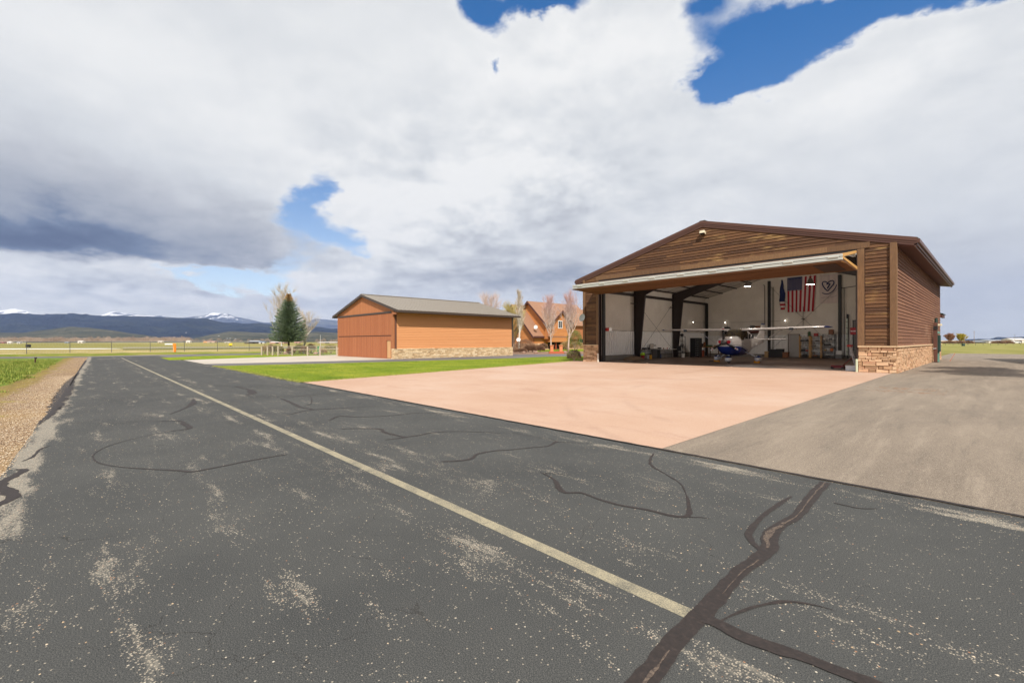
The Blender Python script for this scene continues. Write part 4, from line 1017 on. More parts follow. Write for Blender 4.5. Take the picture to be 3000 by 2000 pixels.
# propeller
mb = MB(); MX = Matrix.Translation((0, -2.52, 1.40)) @ Matrix.Rotation(math.radians(90), 4, 'X')
mb.lathe([(.19, 0), (.185, .1), (.15, .22), (.09, .31), (.03, .35), (.001, .355)], 24, M=MX); sp = mb.build("spinner", m_alu, PL, True)
for k, an in enumerate((92, 212, 332)):
    a = math.radians(an); M = Matrix.Translation((0, -2.60, 1.40)) @ Matrix.Rotation(-(a - math.pi / 2), 4, 'Y')
    def bl(z, w_, tw): 
        c, s_ = math.cos(tw), math.sin(tw); return [tuple(M @ Vector((x * c - y * s_, x * s_ + y * c, z))) for x, y in ((-w_, 0), (0, .018), (w_, 0), (0, -.018))]
    mb = MB(); mb.loft([bl(.1, .05, 1.0), bl(.25, .075, .8), bl(.55, .085, .5), bl(.80, .075, .38)]); pb = mb.build("propeller_blade", m_black, PL, True)
    mb = MB(); mb.loft([bl(.80, .075, .38), bl(.86, .07, .36)]); mb.build("blade_tip_stripe", m_white, pb)
    mb = MB(); mb.loft([bl(.86, .07, .36), bl(.91, .066, .34)]); mb.build("blade_tip_stripe", m_red, pb)
    mb = MB(); mb.loft([bl(.91, .066, .34), bl(1.0, .045, .32), bl(1.03, .02, .3)]); mb.build("blade_tip_stripe", m_white, pb)
# nose stickers: small flag and red square, registration, antennas
mb = MB(); y0 = -2.42
mb.box(-.07, .07, -2.30, -2.285, .90, 1.02, 0); mb.build("nose_sticker", plain("flag_sticker", rgb(206, 150, 160), .5), PL)
mb = MB(); mb.box(.20, .31, -2.24, -2.225, .92, 1.03, 0); mb.build("nose_sticker", m_red, PL)
for x, y in ((-.25, .0), (.3, .35)): mb = MB(); mb.tube([(x, y, 2.28), (x + .1, y + .35, 2.62)], .006, 4); mb.build("antenna", m_white, PL)
for x in (-.03, .1): mb = MB(); mb.bbox(x - .02, x + .02, .5, .62, 2.27, 2.40, .005); mb.build("antenna", m_white, PL)
def text_mesh(s, size, mat, M, parent, name, ex=.002):
    cu = bpy.data.curves.new(name, 'FONT'); cu.body = s; cu.size = size; cu.extrude = ex; cu.align_x = 'CENTER'
    o = bpy.data.objects.new("tmp", cu); COL.objects.link(o)
    dg = bpy.context.evaluated_depsgraph_get(); me = bpy.data.meshes.new_from_object(o.evaluated_get(dg))
    bpy.data.objects.remove(o); me.transform(M); me.materials.append(mat)
    o2 = bpy.data.objects.new(name, me); COL.objects.link(o2); o2.parent = parent; return o2
text_mesh("1937", .34, m_white, Matrix.Translation((.42, 2.35, 1.16)) @ Matrix.Rotation(math.radians(81), 4, 'Z') @ Matrix.Rotation(math.radians(90), 4, 'X'), PL, "registration_number")
# wheel chocks
m_chock = plain("yellow_chock", rgb(222, 150, 30), .6)
for (x, lb) in ((-1.34, "yellow wheel chock under the left main wheel of the aircraft as seen from the pad"), (1.34, "yellow wheel chock under the right main wheel of the aircraft as seen from the pad")):
    mb = MB(); mb.prism([(-.12, 0), (.12, 0), (.03, .14), (-.05, .14)], 0, -.17, .17); o = mb.build("wheel_chock", m_chock); o.location = (-9.72 + x * 1.045, 6.75 - .34, .006); tag(o, lb, "chock")

# ================================================================== HANGAR CONTENTS
yb = DI - .06
# flags
m_fr = plain("flag_red_cloth", rgb(168, 26, 44), .85); m_fw = plain("flag_white_cloth", rgb(222, 206, 206), .85); m_fb = plain("flag_blue_cloth", rgb(30, 44, 92), .85)
fx0, fx1, fzt, fzb = on(2306, 805, 1, yb - .1).x, on(2391, 805, 1, yb - .1).x, 7.55, on(2346, 913, 1, yb - .1).z
FL = thing("american_flag", "large american flag hung vertically on the back wall of the open hangar", "flag", (fx0, yb - .12, fzb))
mb = MB(); nc, nrw = 52, 24; wfl, hfl = fx1 - fx0, fzt - fzb
def fold(s, z): return .05 * math.sin(s * 9 + z * .8) * (1 - .5 * z) + .03 * math.sin(s * 23 + 1)
vs = []
for j in range(nrw + 1):
    for i in range(nc + 1):
        s_, z = i / nc, j / nrw; xx = s_ * wfl * (0.90 + .10 * z) + .03 * (1 - z)
        vs.append((xx, fold(s_, z), z * hfl))
fs = []; ms = []
for j in range(nrw):
    for i in range(nc):
        stripe = int(i / nc * 13) % 2; mm = 1 if stripe else 0
        if i / nc < 7 / 13 and j / nrw > .60: mm = 2
        o = j * (nc + 1) + i; mb.add([], []); fs.append((o, o + 1, o + nc + 2, o + nc + 1)); ms.append(mm)
o_ = len(mb.v); mb.v += vs
for f_, q in zip(fs, ms): mb.f.append(f_); mb.m.append(q); mb.t.append(.5)
mb.nofix = True
for i in range(9):
    for j in range(6 if i % 2 == 0 else 5):
        cx_ = (.04 + .058 * i) * wfl; cz_ = hfl * (.63 + .062 * j + (.031 if i % 2 else 0)); yy0 = fold(cx_ / wfl, cz_ / hfl) - .012
        pts = []
        for k in range(10):
            r = .055 if k % 2 == 0 else .023; a = math.pi / 2 + k * math.pi / 5; pts.append((cx_ * (0.90 + .1 * cz_ / hfl) + .03 * (1 - cz_ / hfl) + r * math.cos(a), yy0, cz_ + r * math.sin(a)))
        mb.add(pts + [(cx_ * (0.90 + .1 * cz_ / hfl) + .03 * (1 - cz_ / hfl), yy0, cz_)], [(k, (k + 1) % 10, 10) for k in range(10)], 1)
mb.build("flag_cloth", [m_fr, m_fw, m_fb], FL)
mb = MB(); z0, z1 = on(2292, 907, 1, yb - .1).z, 7.4; xc = on(2291, 900, 1, yb - .1).x
vs = []; nn = 14
rr = []
for j in range(16):
    z = z0 + (z1 - z0) * j / 15; s_ = 1 - j / 15; wv_ = .05 + .17 * min(1, s_ * 2.2) * (1 - .35 * max(0, s_ - .8) * 5)
    rr.append([(xc + wv_ * math.cos(a) * (1 + .25 * math.sin(3 * a + j)) + .06 * s_, yb - .12 + .07 * math.sin(a), z) for a in [2 * math.pi * k / nn for k in range(nn)]])
for j in range(15):
    mb.loft([rr[j], rr[j + 1]], 2 if j > 3 else (0 if j % 2 == 0 else 1), caps=False)
o = mb.build("furled_flag", [m_fr, m_fw, m_fb], None, True); tag(o, "dark furled flag hanging beside the large american flag", "flag")
# white banner with heart emblem
bx0, bx1, bzt, bzb = on(2401, 805, 1, yb - .1).x, on(2459, 800, 1, yb - .1).x, on(2430, 802, 1, yb - .1).z, on(2430, 888, 1, yb - .1).z
BN = thing("white_banner", "white cloth banner with a blue heart emblem hung near the right of the back wall", "banner", (bx0, yb - .12, bzb))
mb = MB(); nc, nrw = 24, 24; wb, hb = bx1 - bx0, bzt - bzb; vs = []
def bf(s, z): return .035 * math.sin(s * 11 + 2 * z) + .02 * math.sin(s * 27)
for j in range(nrw + 1):
    for i in range(nc + 1):
        s_, z = i / nc, j / nrw; sag = -.10 * math.sin(math.pi * s_) * z ** 3
        vs.append((s_ * wb, bf(s_, z), z * hb + sag))
mb.add(vs, [(j * (nc + 1) + i, j * (nc + 1) + i + 1, (j + 1) * (nc + 1) + i + 1, (j + 1) * (nc + 1) + i) for j in range(nrw) for i in range(nc)]); mb.nofix = True
mb.build("banner_cloth", plain("banner_white_cloth", rgb(216, 200, 196), .85), BN, True)
mb = MB()
def bp_(px_, py_): # picture coordinates on the banner -> local
    return ((px_ - 130) / 760 * wb, -.075, hb * (1 - (py_ - 250) / 1180))
hrt = [(455, 940), (360, 850), (285, 740), (248, 640), (262, 575), (310, 550), (370, 555), (420, 585), (452, 625), (500, 580), (570, 545), (640, 535), (690, 570), (698, 640), (660, 710), (590, 790), (520, 870), (455, 940)]
mb.tube([bp_(*q) for q in hrt], .045, 6)
mb.tube([bp_(*q) for q in ((405, 665), (470, 650), (545, 660), (490, 750), (440, 835))], .05, 6)
mb.tube([bp_(*q) for q in ((235, 995), (310, 1035), (400, 1058), (500, 1050), (590, 1010), (670, 940), (740, 850), (785, 760), (800, 700))], [.03, .035, .04, .04, .04, .04, .035, .03, .015], 6)
mb.build("heart_emblem", m_fb, BN, True)
mb = MB(); x = 215
while x < 820:
    e = x + U(14, 40); yv = 1195 if x < 600 else 1195 - (x - 600) * .28
    mb.tube([bp_(x, yv), bp_((x + e) / 2, yv + U(-12, 12)), bp_(e, yv)], .012, 4); x = e + U(6, 18)
mb.build("banner_lettering", plain("faded_blue_ink", rgb(96, 80, 110), .8), BN)
# pendant lamps
m_shade = plain("grey_lamp_shade", rgb(96, 90, 86), .5, .3); m_em = bpy.data.materials.new("lamp_glow"); m_em.use_nodes = True
be = m_em.node_tree.nodes['Principled BSDF']; be.inputs['Emission Color'].default_value = (1, .9, .75, 1); be.inputs['Emission Strength'].default_value = .5
m_bulb = m_em.copy(); m_bulb.name = "bulb_glow"; m_bulb.node_tree.nodes['Principled BSDF'].inputs['Emission Strength'].default_value = 5
def pendant(loc, lb):
    P_ = thing("pendant_lamp", lb, "lamp", loc, 0, "pendant lamps in the open hangar")
    mb = MB(); mb.lathe([(.05, .42), (.09, .40), (.13, .30), (.19, .18), (.24, .03), (.25, 0), (.235, .02), (.18, .17), (.1, .3)], 20); smooth_by_angle(mb.build("lamp_shade", m_shade, P_))
    mb = MB(); mb.lathe([(.001, .015), (.22, .015), (.22, .03)], 20); mb.build("lens", m_em, P_)
    mb = MB(); mb.tube([(0, 0, .4), (0, 0, 1.6)], .012, 5); mb.build("cord", m_black, P_)
    l = bpy.data.lights.new("pendant_light", 'POINT'); l.energy = 260; l.shadow_soft_size = .2; l.color = (1, .9, .8); o = bpy.data.objects.new("pendant_light", l); COL.objects.link(o); o.parent = P_; o.location = (0, 0, -.14)
pendant((-10.2, 10.0, 5.86), "grey bell-shaped pendant lamp left of the american flag"); pendant((-5.2, 7.0, 5.30), "grey bell-shaped pendant lamp in front of the white banner")
# string of bulbs along the back wall
mb = MB(); zb_ = 3.52
pts = []
for i in range(31):
    x = -16.3 + (16.3 - 10.6) * i / 30; pts.append((x, yb - .12, zb_ - .05 * math.sin(math.pi * (i % 15) / 15)))
mb.tube([(-18.2, 17.5, 3.55)] + [(-18.2 + 1.9 * i / 5, 17.5 + (yb - .12 - 17.5) * i / 5, 3.52 - .04 * (i % 5 > 0)) for i in range(1, 5)] + pts, .008, 4)
tag(mb.build("light_cable", m_black), "thin black cable carrying bare bulbs along the liner walls", "cable")
for p, lb in (((-16.2, yb - .14, 3.5), "glowing bare bulb on the back wall cable above the aircraft nose"), ((-10.6, yb - .14, 3.5), "glowing bare bulb on the back wall just below the furled flag"), ((-18.15, 17.5, 3.52), "glowing bare bulb on the left wall behind the second steel frame")):
    Bq = thing("bare_bulb", lb, "bulb", p, 0, "bare bulbs on the cable")
    mb = MB(); mb.lathe([(.001, -.07), (.03, -.06), (.045, -.02), (.035, .02), (.02, .04)], 12); mb.build("bulb_glass", m_bulb, Bq, True)
    mb = MB(); mb.lathe([(.02, .04), (.022, .09), (.01, .1)], 10); mb.build("socket", m_black, Bq)
# pipes on the back wall
def pipe(name, lb, pts, r, mat, cat="pipe"):
    mb = MB(); mb.tube(pts, r, 8); return tag(mb.build(name, mat), lb, cat)
m_pipe = plain("dull_brown_pipe", rgb(84, 66, 56), .6)
x = on(2241, 835, 1, yb).x; pipe("vertical_pipe", "thin brown pipe running up the back wall left of the black column", [(x, yb - .06, 2.5), (x, yb - .06, 7.0), (x - .12, yb - .06, 7.1)], .03, m_pipe)
x = on(2263, 835, 1, yb).x
for dxx, lb in ((0, "grey conduit right beside the black back wall column"), (.12, "second grey conduit right of the black back wall column")): pipe("vertical_conduit", lb, [(x + dxx, yb - .06, .3), (x + dxx, yb - .06, 6.8)], .028, m_conc)
xa, xb = on(2230, 943, 1, yb).x, on(2366, 940, 1, yb).x
RL = thing("wall_rail", "long black horizontal rail with hangers under the american flag", "rail", (0, 0, 0))
mb = MB(); mb.tube([(xa, yb - .14, 2.83), (xb, yb - .14, 2.86)], .017, 6); mb.build("rail_bar", m_black, RL)
for x in (xa + 1.2, xa + 3.1, xb - .15):
    mb = MB(); mb.tube([(x, yb - .14, 2.84), (x, yb - .14, 2.62)], .03, 6); mb.build("hanger", m_black, RL)
x = on(2354, 900, 1, yb).x; mb = MB(); mb.tube([(x, yb - .14, 2.86), (x, yb - .14, 4.75)], .017, 6); mb.tube([(x - .15, yb - .14, 3.6), (x + .15, yb - .14, 3.6)], .03, 6); mb.build("upright", m_black, RL)
# leaning rod etc. by the right jamb inside
mb = MB()
x0 = on(2462, 835, 1, yb).x
pipe("gas_pipe", "thin black pipe with tee high on the back wall beside the right door post", [(x0 + .1, yb - .2, 6.2), (x0 + 1.3, yb - .2, 6.3)], .03, m_black)
pipe("gas_riser", "thin black vertical riser next to the grey side door", [(-5.95, yb - .2, .2), (-5.95, yb - .2, 6.25)], .03, m_black)
LD = thing("wall_ladder", "narrow pale ladder strip fixed beside the grey door at the right of the back wall", "ladder", (on(2481, 960, 1, yb - .3).x, yb - .3, 0))
mb = MB(); mb.box(-.05, .05, 0, .04, .3, 3.5); mb.build("ladder_rail", plain("pale_green_white", rgb(214, 224, 210), .5), LD)
for i in range(6): mb = MB(); mb.box(-.07, .1, -.02, .0, .6 + i * .52, .63 + i * .52); mb.build("rung", m_black, LD)
boxed("steel_side_door", "grey steel door at the far right of the back wall", "door", (-4.4, yb - .06, 0), [
    ("door_leaf", plain("grey_door_paint", rgb(118, 112, 108), .5), lambda m: m.box(-.9, .9, -.03, .02, .02, 3.3)),
    ("door_frame", m_black, lambda m: (m.box(-.96, -.9, -.05, .03, .02, 3.36), m.box(-.9, .96, -.05, .03, 3.3, 3.36))),
    ("door_handle", m_galv, lambda m: m.tube([(-.75, -.08, 1.05), (-.62, -.08, 1.05)], .02, 6))])
sgx = on(2500, 962, 1, 3.2)
SG = thing("red_sign", "square dark red sign with pale lettering beside the right door post", "sign", (sgx.x, 3.2, sgx.z - .15))
mb = MB(); mb.bbox(-.14, .14, -.012, .012, -.2, .2, .004); mb.build("sign_plate", plain("sign_red", rgb(150, 12, 24), .5), SG)
mb = MB()
for i in range(7): mb.box(-.125 + i * .036, -.125 + i * .036 + .024, -.02, -.013, -.03, .03)
mb.build("sign_lettering", m_white, SG)
# things standing along the back wall, right part
def rack(name, lb, x0, x1, y, h, nsh, mf, ms, d=.42, post=.07, cat="shelf"):
    T_ = thing(name, lb, cat, ((x0 + x1) / 2, y, .005))
    w2 = (x1 - x0) / 2
    for sx in (-1, 1):
        mb = MB()
        for sy in (0, d): mb.box(min(sx * w2, sx * (w2 - post)), max(sx * w2, sx * (w2 - post)), sy, sy + .04, 0, h)
        mb.build("side_frame", mf, T_)
    for i in range(nsh):
        z = .12 + (h - .16) * i / (nsh - 1); mb = MB(); mb.box(-w2 + post * .2, w2 - post * .2, .01, d + .03, z, z + .03); mb.build("shelf_board", ms, T_)
    return T_
m_blk2 = plain("black_shelf_metal", (.015, .015, .016), .5)
ry = yb - .75
def wx(u, y=ry): return on(u, 1040, 1, y).x
rack("wooden_shelf_unit", "yellow pine shelf unit left of its twin by the back wall", wx(2341), wx(2372), ry, 2.0, 5, m_yel, m_blk2)
rack("wooden_shelf_unit", "yellow pine shelf unit between its twin and the black metal rack", wx(2373), wx(2406), ry, 2.0, 5, m_yel, m_blk2)
rack("metal_shelf_rack", "black metal shelf rack with boxes right of the pine shelves", wx(2409), wx(2446), ry, 2.15, 5, m_blk2, m_blk2, post=.04)
shelf_items = []
cols_ = {"white": rgb(214, 210, 204), "red": rgb(168, 40, 32), "brown": rgb(132, 84, 50), "grey": rgb(112, 112, 112), "black": (.02, .02, .02), "blue": rgb(40, 60, 110), "orange": rgb(200, 110, 50), "steel": rgb(160, 160, 158), "green": rgb(70, 96, 60), "tan": rgb(170, 140, 100)}
cm_ = {k: plain("paint_" + k, v, .55) for k, v in cols_.items()}
def small_box(u, z, w_, h, d, color, lb, y=None, name="storage_box", cat="box"):
    y = ry + .05 if y is None else y
    B_ = thing(name, lb, cat, (wx(u, y), y, z))
    mb = MB(); mb.bbox(-w_ / 2, w_ / 2, 0, d, 0, h * .86, .01); mb.build("box_body", cm_[color], B_)
    mb = MB(); mb.bbox(-w_ / 2 - .008, w_ / 2 + .008, -.008, d + .008, h * .86, h, .006); mb.build("box_lid", cm_["white" if color == "blue" else color], B_)
def can(u, z, r, h, color, lb, y=None, name="can", cat="can", top=None):
    y = ry + .2 if y is None else y
    B_ = thing(name, lb, cat, (wx(u, y), y, z))
    mb = MB(); mb.lathe([(r * .96, 0), (r, .01), (r, h * .94), (r * .92, h)], 16); smooth_by_angle(mb.build("can_body", cm_[color], B_))
    mb = MB(); mb.lathe([(r * .93, h), (r * .93, h + .008), (r * .5, h + .012)], 16); mb.build("can_lid", cm_[top or "steel"], B_)
SZ = [.15 + 1.84 * i / 4 for i in range(5)]; BZ = [.15 + 1.99 * i / 4 for i in range(5)]
small_box(2351, SZ[3], .32, .12, .25, "black", "flat black case on the upper shelf of the left pine unit")
small_box(2363, SZ[3], .2, .16, .25, "black", "black box at the right of the upper shelf of the left pine unit")
can(2364, SZ[2], .10, .40, "steel", "shiny steel canister on the middle shelf of the left pine unit")
small_box(2352, SZ[1], .3, .18, .25, "black", "black toolbox on the second lowest shelf of the left pine unit")
small_box(2363, SZ[1], .16, .12, .25, "red", "small red box on the second lowest shelf of the left pine unit")
small_box(2357, SZ[0], .36, .16, .25, "black", "black bin on the bottom shelf of the left pine unit")
can(2371, SZ[4], .12, .42, "green", "dark green jug on top between the two pine units")
small_box(2390, SZ[4], .3, .26, .25, "red", "red fuel can on top of the right pine unit", name="fuel_can", cat="fuel can")
small_box(2394, SZ[3], .3, .1, .25, "black", "thin black case on the upper shelf of the right pine unit")
small_box(2384, SZ[2], .24, .1, .25, "grey", "grey tray on the middle shelf of the right pine unit")
small_box(2387, SZ[1], .5, .07, .25, "white", "long white strip box on the second lowest shelf of the right pine unit")
small_box(2388, SZ[0], .3, .14, .25, "brown", "brown crate on the bottom shelf of the right pine unit")
small_box(2434, BZ[4], .34, .42, .25, "brown", "brown cardboard box on top of the black metal rack", name="cardboard_box")
can(2416, BZ[3], .13, .2, "white", "white tub on the upper shelf of the black rack", cat="tub"); small_box(2432, BZ[3], .2, .16, .25, "grey", "grey box on the upper shelf of the black rack")
small_box(2424, BZ[2], .5, .14, .25, "black", "long black case on the middle shelf of the black rack")
small_box(2417, BZ[1], .18, .16, .25, "tan", "tan box left on the second lowest shelf of the black rack"); can(2426, BZ[1], .09, .24, "white", "white jar in the middle of the second lowest shelf of the black rack")
small_box(2436, BZ[1], .2, .24, .25, "orange", "orange-brown box right on the second lowest shelf of the black rack")
small_box(2424, BZ[0], .3, .12, .25, "black", "low black tray on the bottom shelf of the black rack")
boxed("inner_door", "plain grey-white door in the back wall left of the pine shelves", "door", (wx(2327, yb), yb - .08, 0), [
    ("door_leaf", plain("grey_white_door", rgb(168, 164, 160), .5), lambda m: m.box(-.44, .44, -.03, .02, .05, 2.15)),
    ("door_frame", m_pipe, lambda m: (m.box(-.50, -.44, -.05, .03, .02, 2.2), m.box(.44, .5, -.05, .03, .02, 2.2), m.box(-.44, .44, -.05, .03, 2.15, 2.2))),
    ("door_handle", m_galv, lambda m: m.tube([(.32, -.07, 1.0), (.4, -.07, 1.0)], .02, 6))])
small_box(2455, .0, .55, .35, .4, "grey", "grey plastic tote on the floor right of the black rack", name="storage_tote", cat="tote")
boxed("folded_sheet", "white sheet of paper standing on the grey tote", "paper", (wx(2456), ry + .1, .36), [("sheet", m_white, lambda m: m.beam((-.22, 0, .0), (.22, 0, .0), .02, .0 + .02)), ("panel", m_white, lambda m: m.box(-.22, .22, .1, .115, .0, .34))])
for i, (u, w_, h, c, lb) in enumerate(((2246, .4, .55, "tan", "tan canvas bag on the floor beside the right main wheel"), (2262, .7, .75, "black", "wide black bin under the aircraft tailplane"), (2283, .6, .8, "black", "second black bin under the aircraft tailplane"), (2300, .45, .5, "brown", "brown carton at the end of the black bins"))):
    small_box(u, .005, w_, h, .5, c, lb, y=yb - 1.3, name="storage_bin", cat="bin")
WC = thing("wire_basket", "black wire basket resting on the bins under the tailplane", "basket", (wx(2284, yb - 1.3), yb - 1.3, .82))
mb = MB()
for i in range(9): mb.tube([(-.5 + i * .125, 0, 0), (-.5 + i * .125, 0, .38)], .008, 4)
for z in (0, .19, .38): mb.tube([(-.5, 0, z), (.5, 0, z)], .01, 4)
mb.build("wire_side", m_white, WC); mb = MB(); mb.box(-.5, .5, 0, .4, -.01, .0); mb.build("basket_floor", m_black, WC)
# brown wall shelf with boxes above the wing
sx0, sx1 = on(2176, 965, 1, yb - .4).x, on(2240, 965, 1, yb - .4).x
WS = thing("wall_shelf", "dark red-brown wall shelf above the aircraft cabin on the back wall", "shelf", ((sx0 + sx1) / 2, yb - .45, 2.32))
mb = MB(); mb.box((sx0 - sx1) / 2, (sx1 - sx0) / 2, 0, .4, 0, .05); mb.build("shelf_board", m_pipe, WS)
mb = MB(); mb.box((sx0 - sx1) / 2, (sx1 - sx0) / 2, -.02, .0, .05, .42); mb.build("shelf_front", plain("red_brown_board", rgb(96, 44, 30), .7), WS)
small_box(2203, 2.75, .35, .36, .3, "grey", "grey case on the red-brown wall shelf", y=yb - .42); small_box(2220, 2.75, .5, .3, .3, "brown", "brown box on the red-brown wall shelf", y=yb - .42)
# black heater drum behind the propeller
hx = on(2130, 968, 1, yb - .8); HB = thing("hanging_heater", "rounded black heater hung on the back wall behind the propeller", "heater", (hx.x, yb - .8, 2.2))
mb = MB(); mb.lathe([(.05, 0), (.28, .03), (.36, .15), (.36, .6), (.26, .78), (.05, .82)], 16); smooth_by_angle(mb.build("drum", m_blk2, HB))
mb = MB(); mb.box(-.05, .05, .2, .75, .35, .45); mb.build("bracket", m_blk2, HB); mb = MB(); mb.tube([(.0, .1, .8), (0, .1, 1.35)], .012, 5); mb.build("cable", m_black, HB)

# along the left wall
def lx(u, dx_=.6): return on(u, 1045, 0, -W + .3 + dx_).y
def litem(name, lb, cat, u, dx_, parts, z=.005, group=None):
    return boxed(name, lb, cat, (-W + .3 + dx_, lx(u, dx_), z), parts, 0, group)
def tarp(m):
    rr = []; n = 18
    for j in range(7):
        s_ = j / 6; r = 1 - s_ ** 2.2
        rr.append([((.25 + .42 * r) * math.cos(2 * math.pi * k / n) * (1 + .12 * noise.noise(Vector((k * .8, j, 0)))), (.55 + .65 * r) * math.sin(2 * math.pi * k / n) * (1 + .15 * noise.noise(Vector((k * .7, j + 5, 1)))) * (.6 + .4 * r), .30 * s_ + .03 * noise.noise(Vector((k, j * 2, 4)))) for k in range(n)])
    m.loft(rr)
litem("canvas_tarp", "crumpled tan canvas bundle on the floor at the foot of the first steel frame", "tarp", 1857, .9, [("tarp_cloth", plain("tan_canvas", rgb(128, 106, 82), .9, 0, .4, 5), tarp)])
def bucket(m, r=.15, h=.34): m.lathe([(r * .8, 0), (r, h), (r * 1.04, h), (r * 1.04, h - .02), (r * .9, h - .02)], 16)
BK = litem("red_bucket", "red bucket holding a bright lime-green cloth", "bucket", 1883, .9, [("bucket_body", cm_["red"], bucket)])
m_lime = plain("lime_cloth", rgb(170, 214, 50), .8)
def blobm(m, r, zz, sd, e=1.0):
    n = 12; rr = []
    for j in range(7):
        a = -math.pi / 2 + math.pi * j / 6
        rr.append([(r * math.cos(a) * math.cos(2 * math.pi * k / n) * (1 + .3 * noise.noise(Vector((k, j, sd)))), r * math.cos(a) * math.sin(2 * math.pi * k / n) * (1 + .3 * noise.noise(Vector((k, j + 9, sd)))), zz + r * e * math.sin(a)) for k in range(n)])
    m.loft(rr)
litem("lime_cloth", "bright lime-green cloth stuffed in the red bucket", "cloth", 1883, .9, [("cloth", m_lime, lambda m: blobm(m, .2, .44, 2, .8))])
litem("white_bucket", "white bucket with black blotches beside the yellow jug", "bucket", 1900, .9, [("bucket_body", plain("cow_print", (.7, .7, .7), .6), bucket), ("blotch", m_black, lambda m: m.box(.07, .16, -.1, .02, .12, .24))])
litem("yellow_jug", "tall yellow jug on the floor by the desk", "jug", 1906, 1.15, [("jug_body", plain("yellow_plastic", rgb(206, 150, 40), .5), lambda m: m.bbox(-.09, .09, -.09, .09, 0, .36, .03)), ("cap", m_black, lambda m: m.lathe([(.03, .36), (.03, .4)], 10))])
def table(m, w_, l, h, th=.035): m.box(-w_ / 2, w_ / 2, -l / 2, l / 2, h - th, h)
def tlegs(m, w_, l, h, r=.02):
    for sx in (-1, 1):
        for sy in (-1, 1): m.tube([(sx * (w_ / 2 - .05), sy * (l / 2 - .06), 0), (sx * (w_ / 2 - .05), sy * (l / 2 - .06), h)], r, 6)
litem("folding_desk", "black-topped desk against the left wall between the steel frames", "desk", 1903, .4, [("desk_top", m_black, lambda m: table(m, .7, 2.7, .86)), ("leg", m_black, lambda m: tlegs(m, .7, 2.7, .84))])
litem("small_fridge", "grey-sided black mini fridge standing under the desk", "fridge", 1921, .55, [("fridge_body", plain("grey_fridge", rgb(112, 108, 104), .5), lambda m: m.bbox(-.28, .28, -.27, .27, .02, .8, .02)), ("fridge_door", m_blk2, lambda m: m.bbox(.29, .33, -.27, .27, .04, .79, .015))])
litem("picture_frame", "pale framed board propped on the desk", "frame", 1909, .2, [("board", plain("pale_board", rgb(186, 178, 170), .7), lambda m: m.box(-.012, .012, -.3, .3, .02, .42)), ("frame", m_black, lambda m: (m.box(-.02, .02, -.32, .32, .42, .445), m.box(-.02, .02, -.32, -.3, 0, .42), m.box(-.02, .02, .3, .32, 0, .42)))], .87)
litem("desk_lamp", "small grey lamp standing on the desk by the framed board", "lamp", 1919, .3, [("stem", m_conc, lambda m: m.tube([(0, 0, 0), (0, 0, .26)], .012, 6)), ("lamp_head", m_conc, lambda m: m.bbox(-.08, .08, -.1, .1, .26, .34, .02))], .87)
for i, (u, h, c, lb) in enumerate(((1886, .12, "black", "black radio at the left end of the desk"), (1894, .08, "grey", "flat grey tray on the desk"), (1898, .14, "black", "black device on the desk left of the framed board"), (1932, .1, "black", "black case at the right end of the desk"))):
    litem("desk_item", lb, "device", u, .35, [("case_body", cm_[c], lambda m, h=h: m.bbox(-.12, .12, -.15, .15, 0, h, .01)), ("knob", m_galv, lambda m, h=h: m.lathe([(.02, h), (.02, h + .02)], 8))], .87)
litem("folding_table", "white-topped folding table against the ribbed left wall", "table", 1958, .4, [("table_top", m_white, lambda m: table(m, .75, 2.6, .80)), ("leg", m_black, lambda m: tlegs(m, .75, 2.6, .78))])
for i, (u, h, c, lb) in enumerate(((1944, .16, "brown", "brown bottle at the left of the white folding table"), (1955, .14, "red", "small red can on the white folding table"), (1962, .12, "grey", "grey can on the white folding table"), (1973, .15, "black", "black bottle at the right of the white folding table"))):
    litem("bottle", lb, "bottle", u, .35, [("bottle_body", cm_[c], lambda m, h=h: m.lathe([(.04, 0), (.045, .01), (.045, h * .7), (.02, h * .9), (.02, h)], 10))], .81)
litem("water_bottle", "blue water jug on the floor under the desk end", "jug", 1933, .6, [("jug_body", cm_["blue"], lambda m: m.lathe([(.13, 0), (.14, .02), (.14, .32), (.05, .42), (.05, .46)], 14))])
def chair(m):
    m.bbox(-.24, .24, -.24, .24, .44, .52, .03); m.tube([(0, 0, .1), (0, 0, .44)], .03, 8)
    for k in range(5): m.tube([(0, 0, .12), (.3 * math.cos(k * 1.257), .3 * math.sin(k * 1.257), .06)], .022, 6)
litem("office_chair", "black office chair pushed near the white folding table", "chair", 1986, 1.2, [("seat", m_blk2, chair), ("backrest", m_blk2, lambda m: m.bbox(-.22, .22, .2, .26, .6, 1.12, .03)), ("armrest", m_blk2, lambda m: (m.box(-.3, -.24, -.2, .15, .68, .72), m.box(.24, .3, -.2, .15, .68, .72)))])
RK = litem("supply_rack", "narrow black rack crammed with supplies left of the tool chest", "shelf", 1997, .8, [("rack_frame", m_blk2, lambda m: [m.box(sx, sx + .03, sy, sy + .03, 0, 2.0) for sx in (-.22, .2) for sy in (-.3, .28)]), ("shelf_board", m_blk2, lambda m: [m.box(-.22, .23, -.3, .31, z, z + .03) for z in (.5, 1.0, 1.5, 1.97)])])
for z, c, lb in ((.53, "white", "white bag on the lowest shelf of the narrow supply rack"), (1.03, "grey", "grey bag on the middle shelf of the narrow supply rack"), (1.53, "white", "white bundle on the upper shelf of the narrow supply rack"), (2.0, "black", "black case on top of the narrow supply rack")):
    litem("supply_bag", lb, "bag", 1998, .8, [("bag_body", cm_[c], lambda m: blobm(m, .17, .15, 5, .85))], z)
litem("white_pail", "white pail on the floor in front of the supply rack", "pail", 2001, 1.2, [("pail_body", cm_["white"], lambda m: bucket(m, .17, .38))])
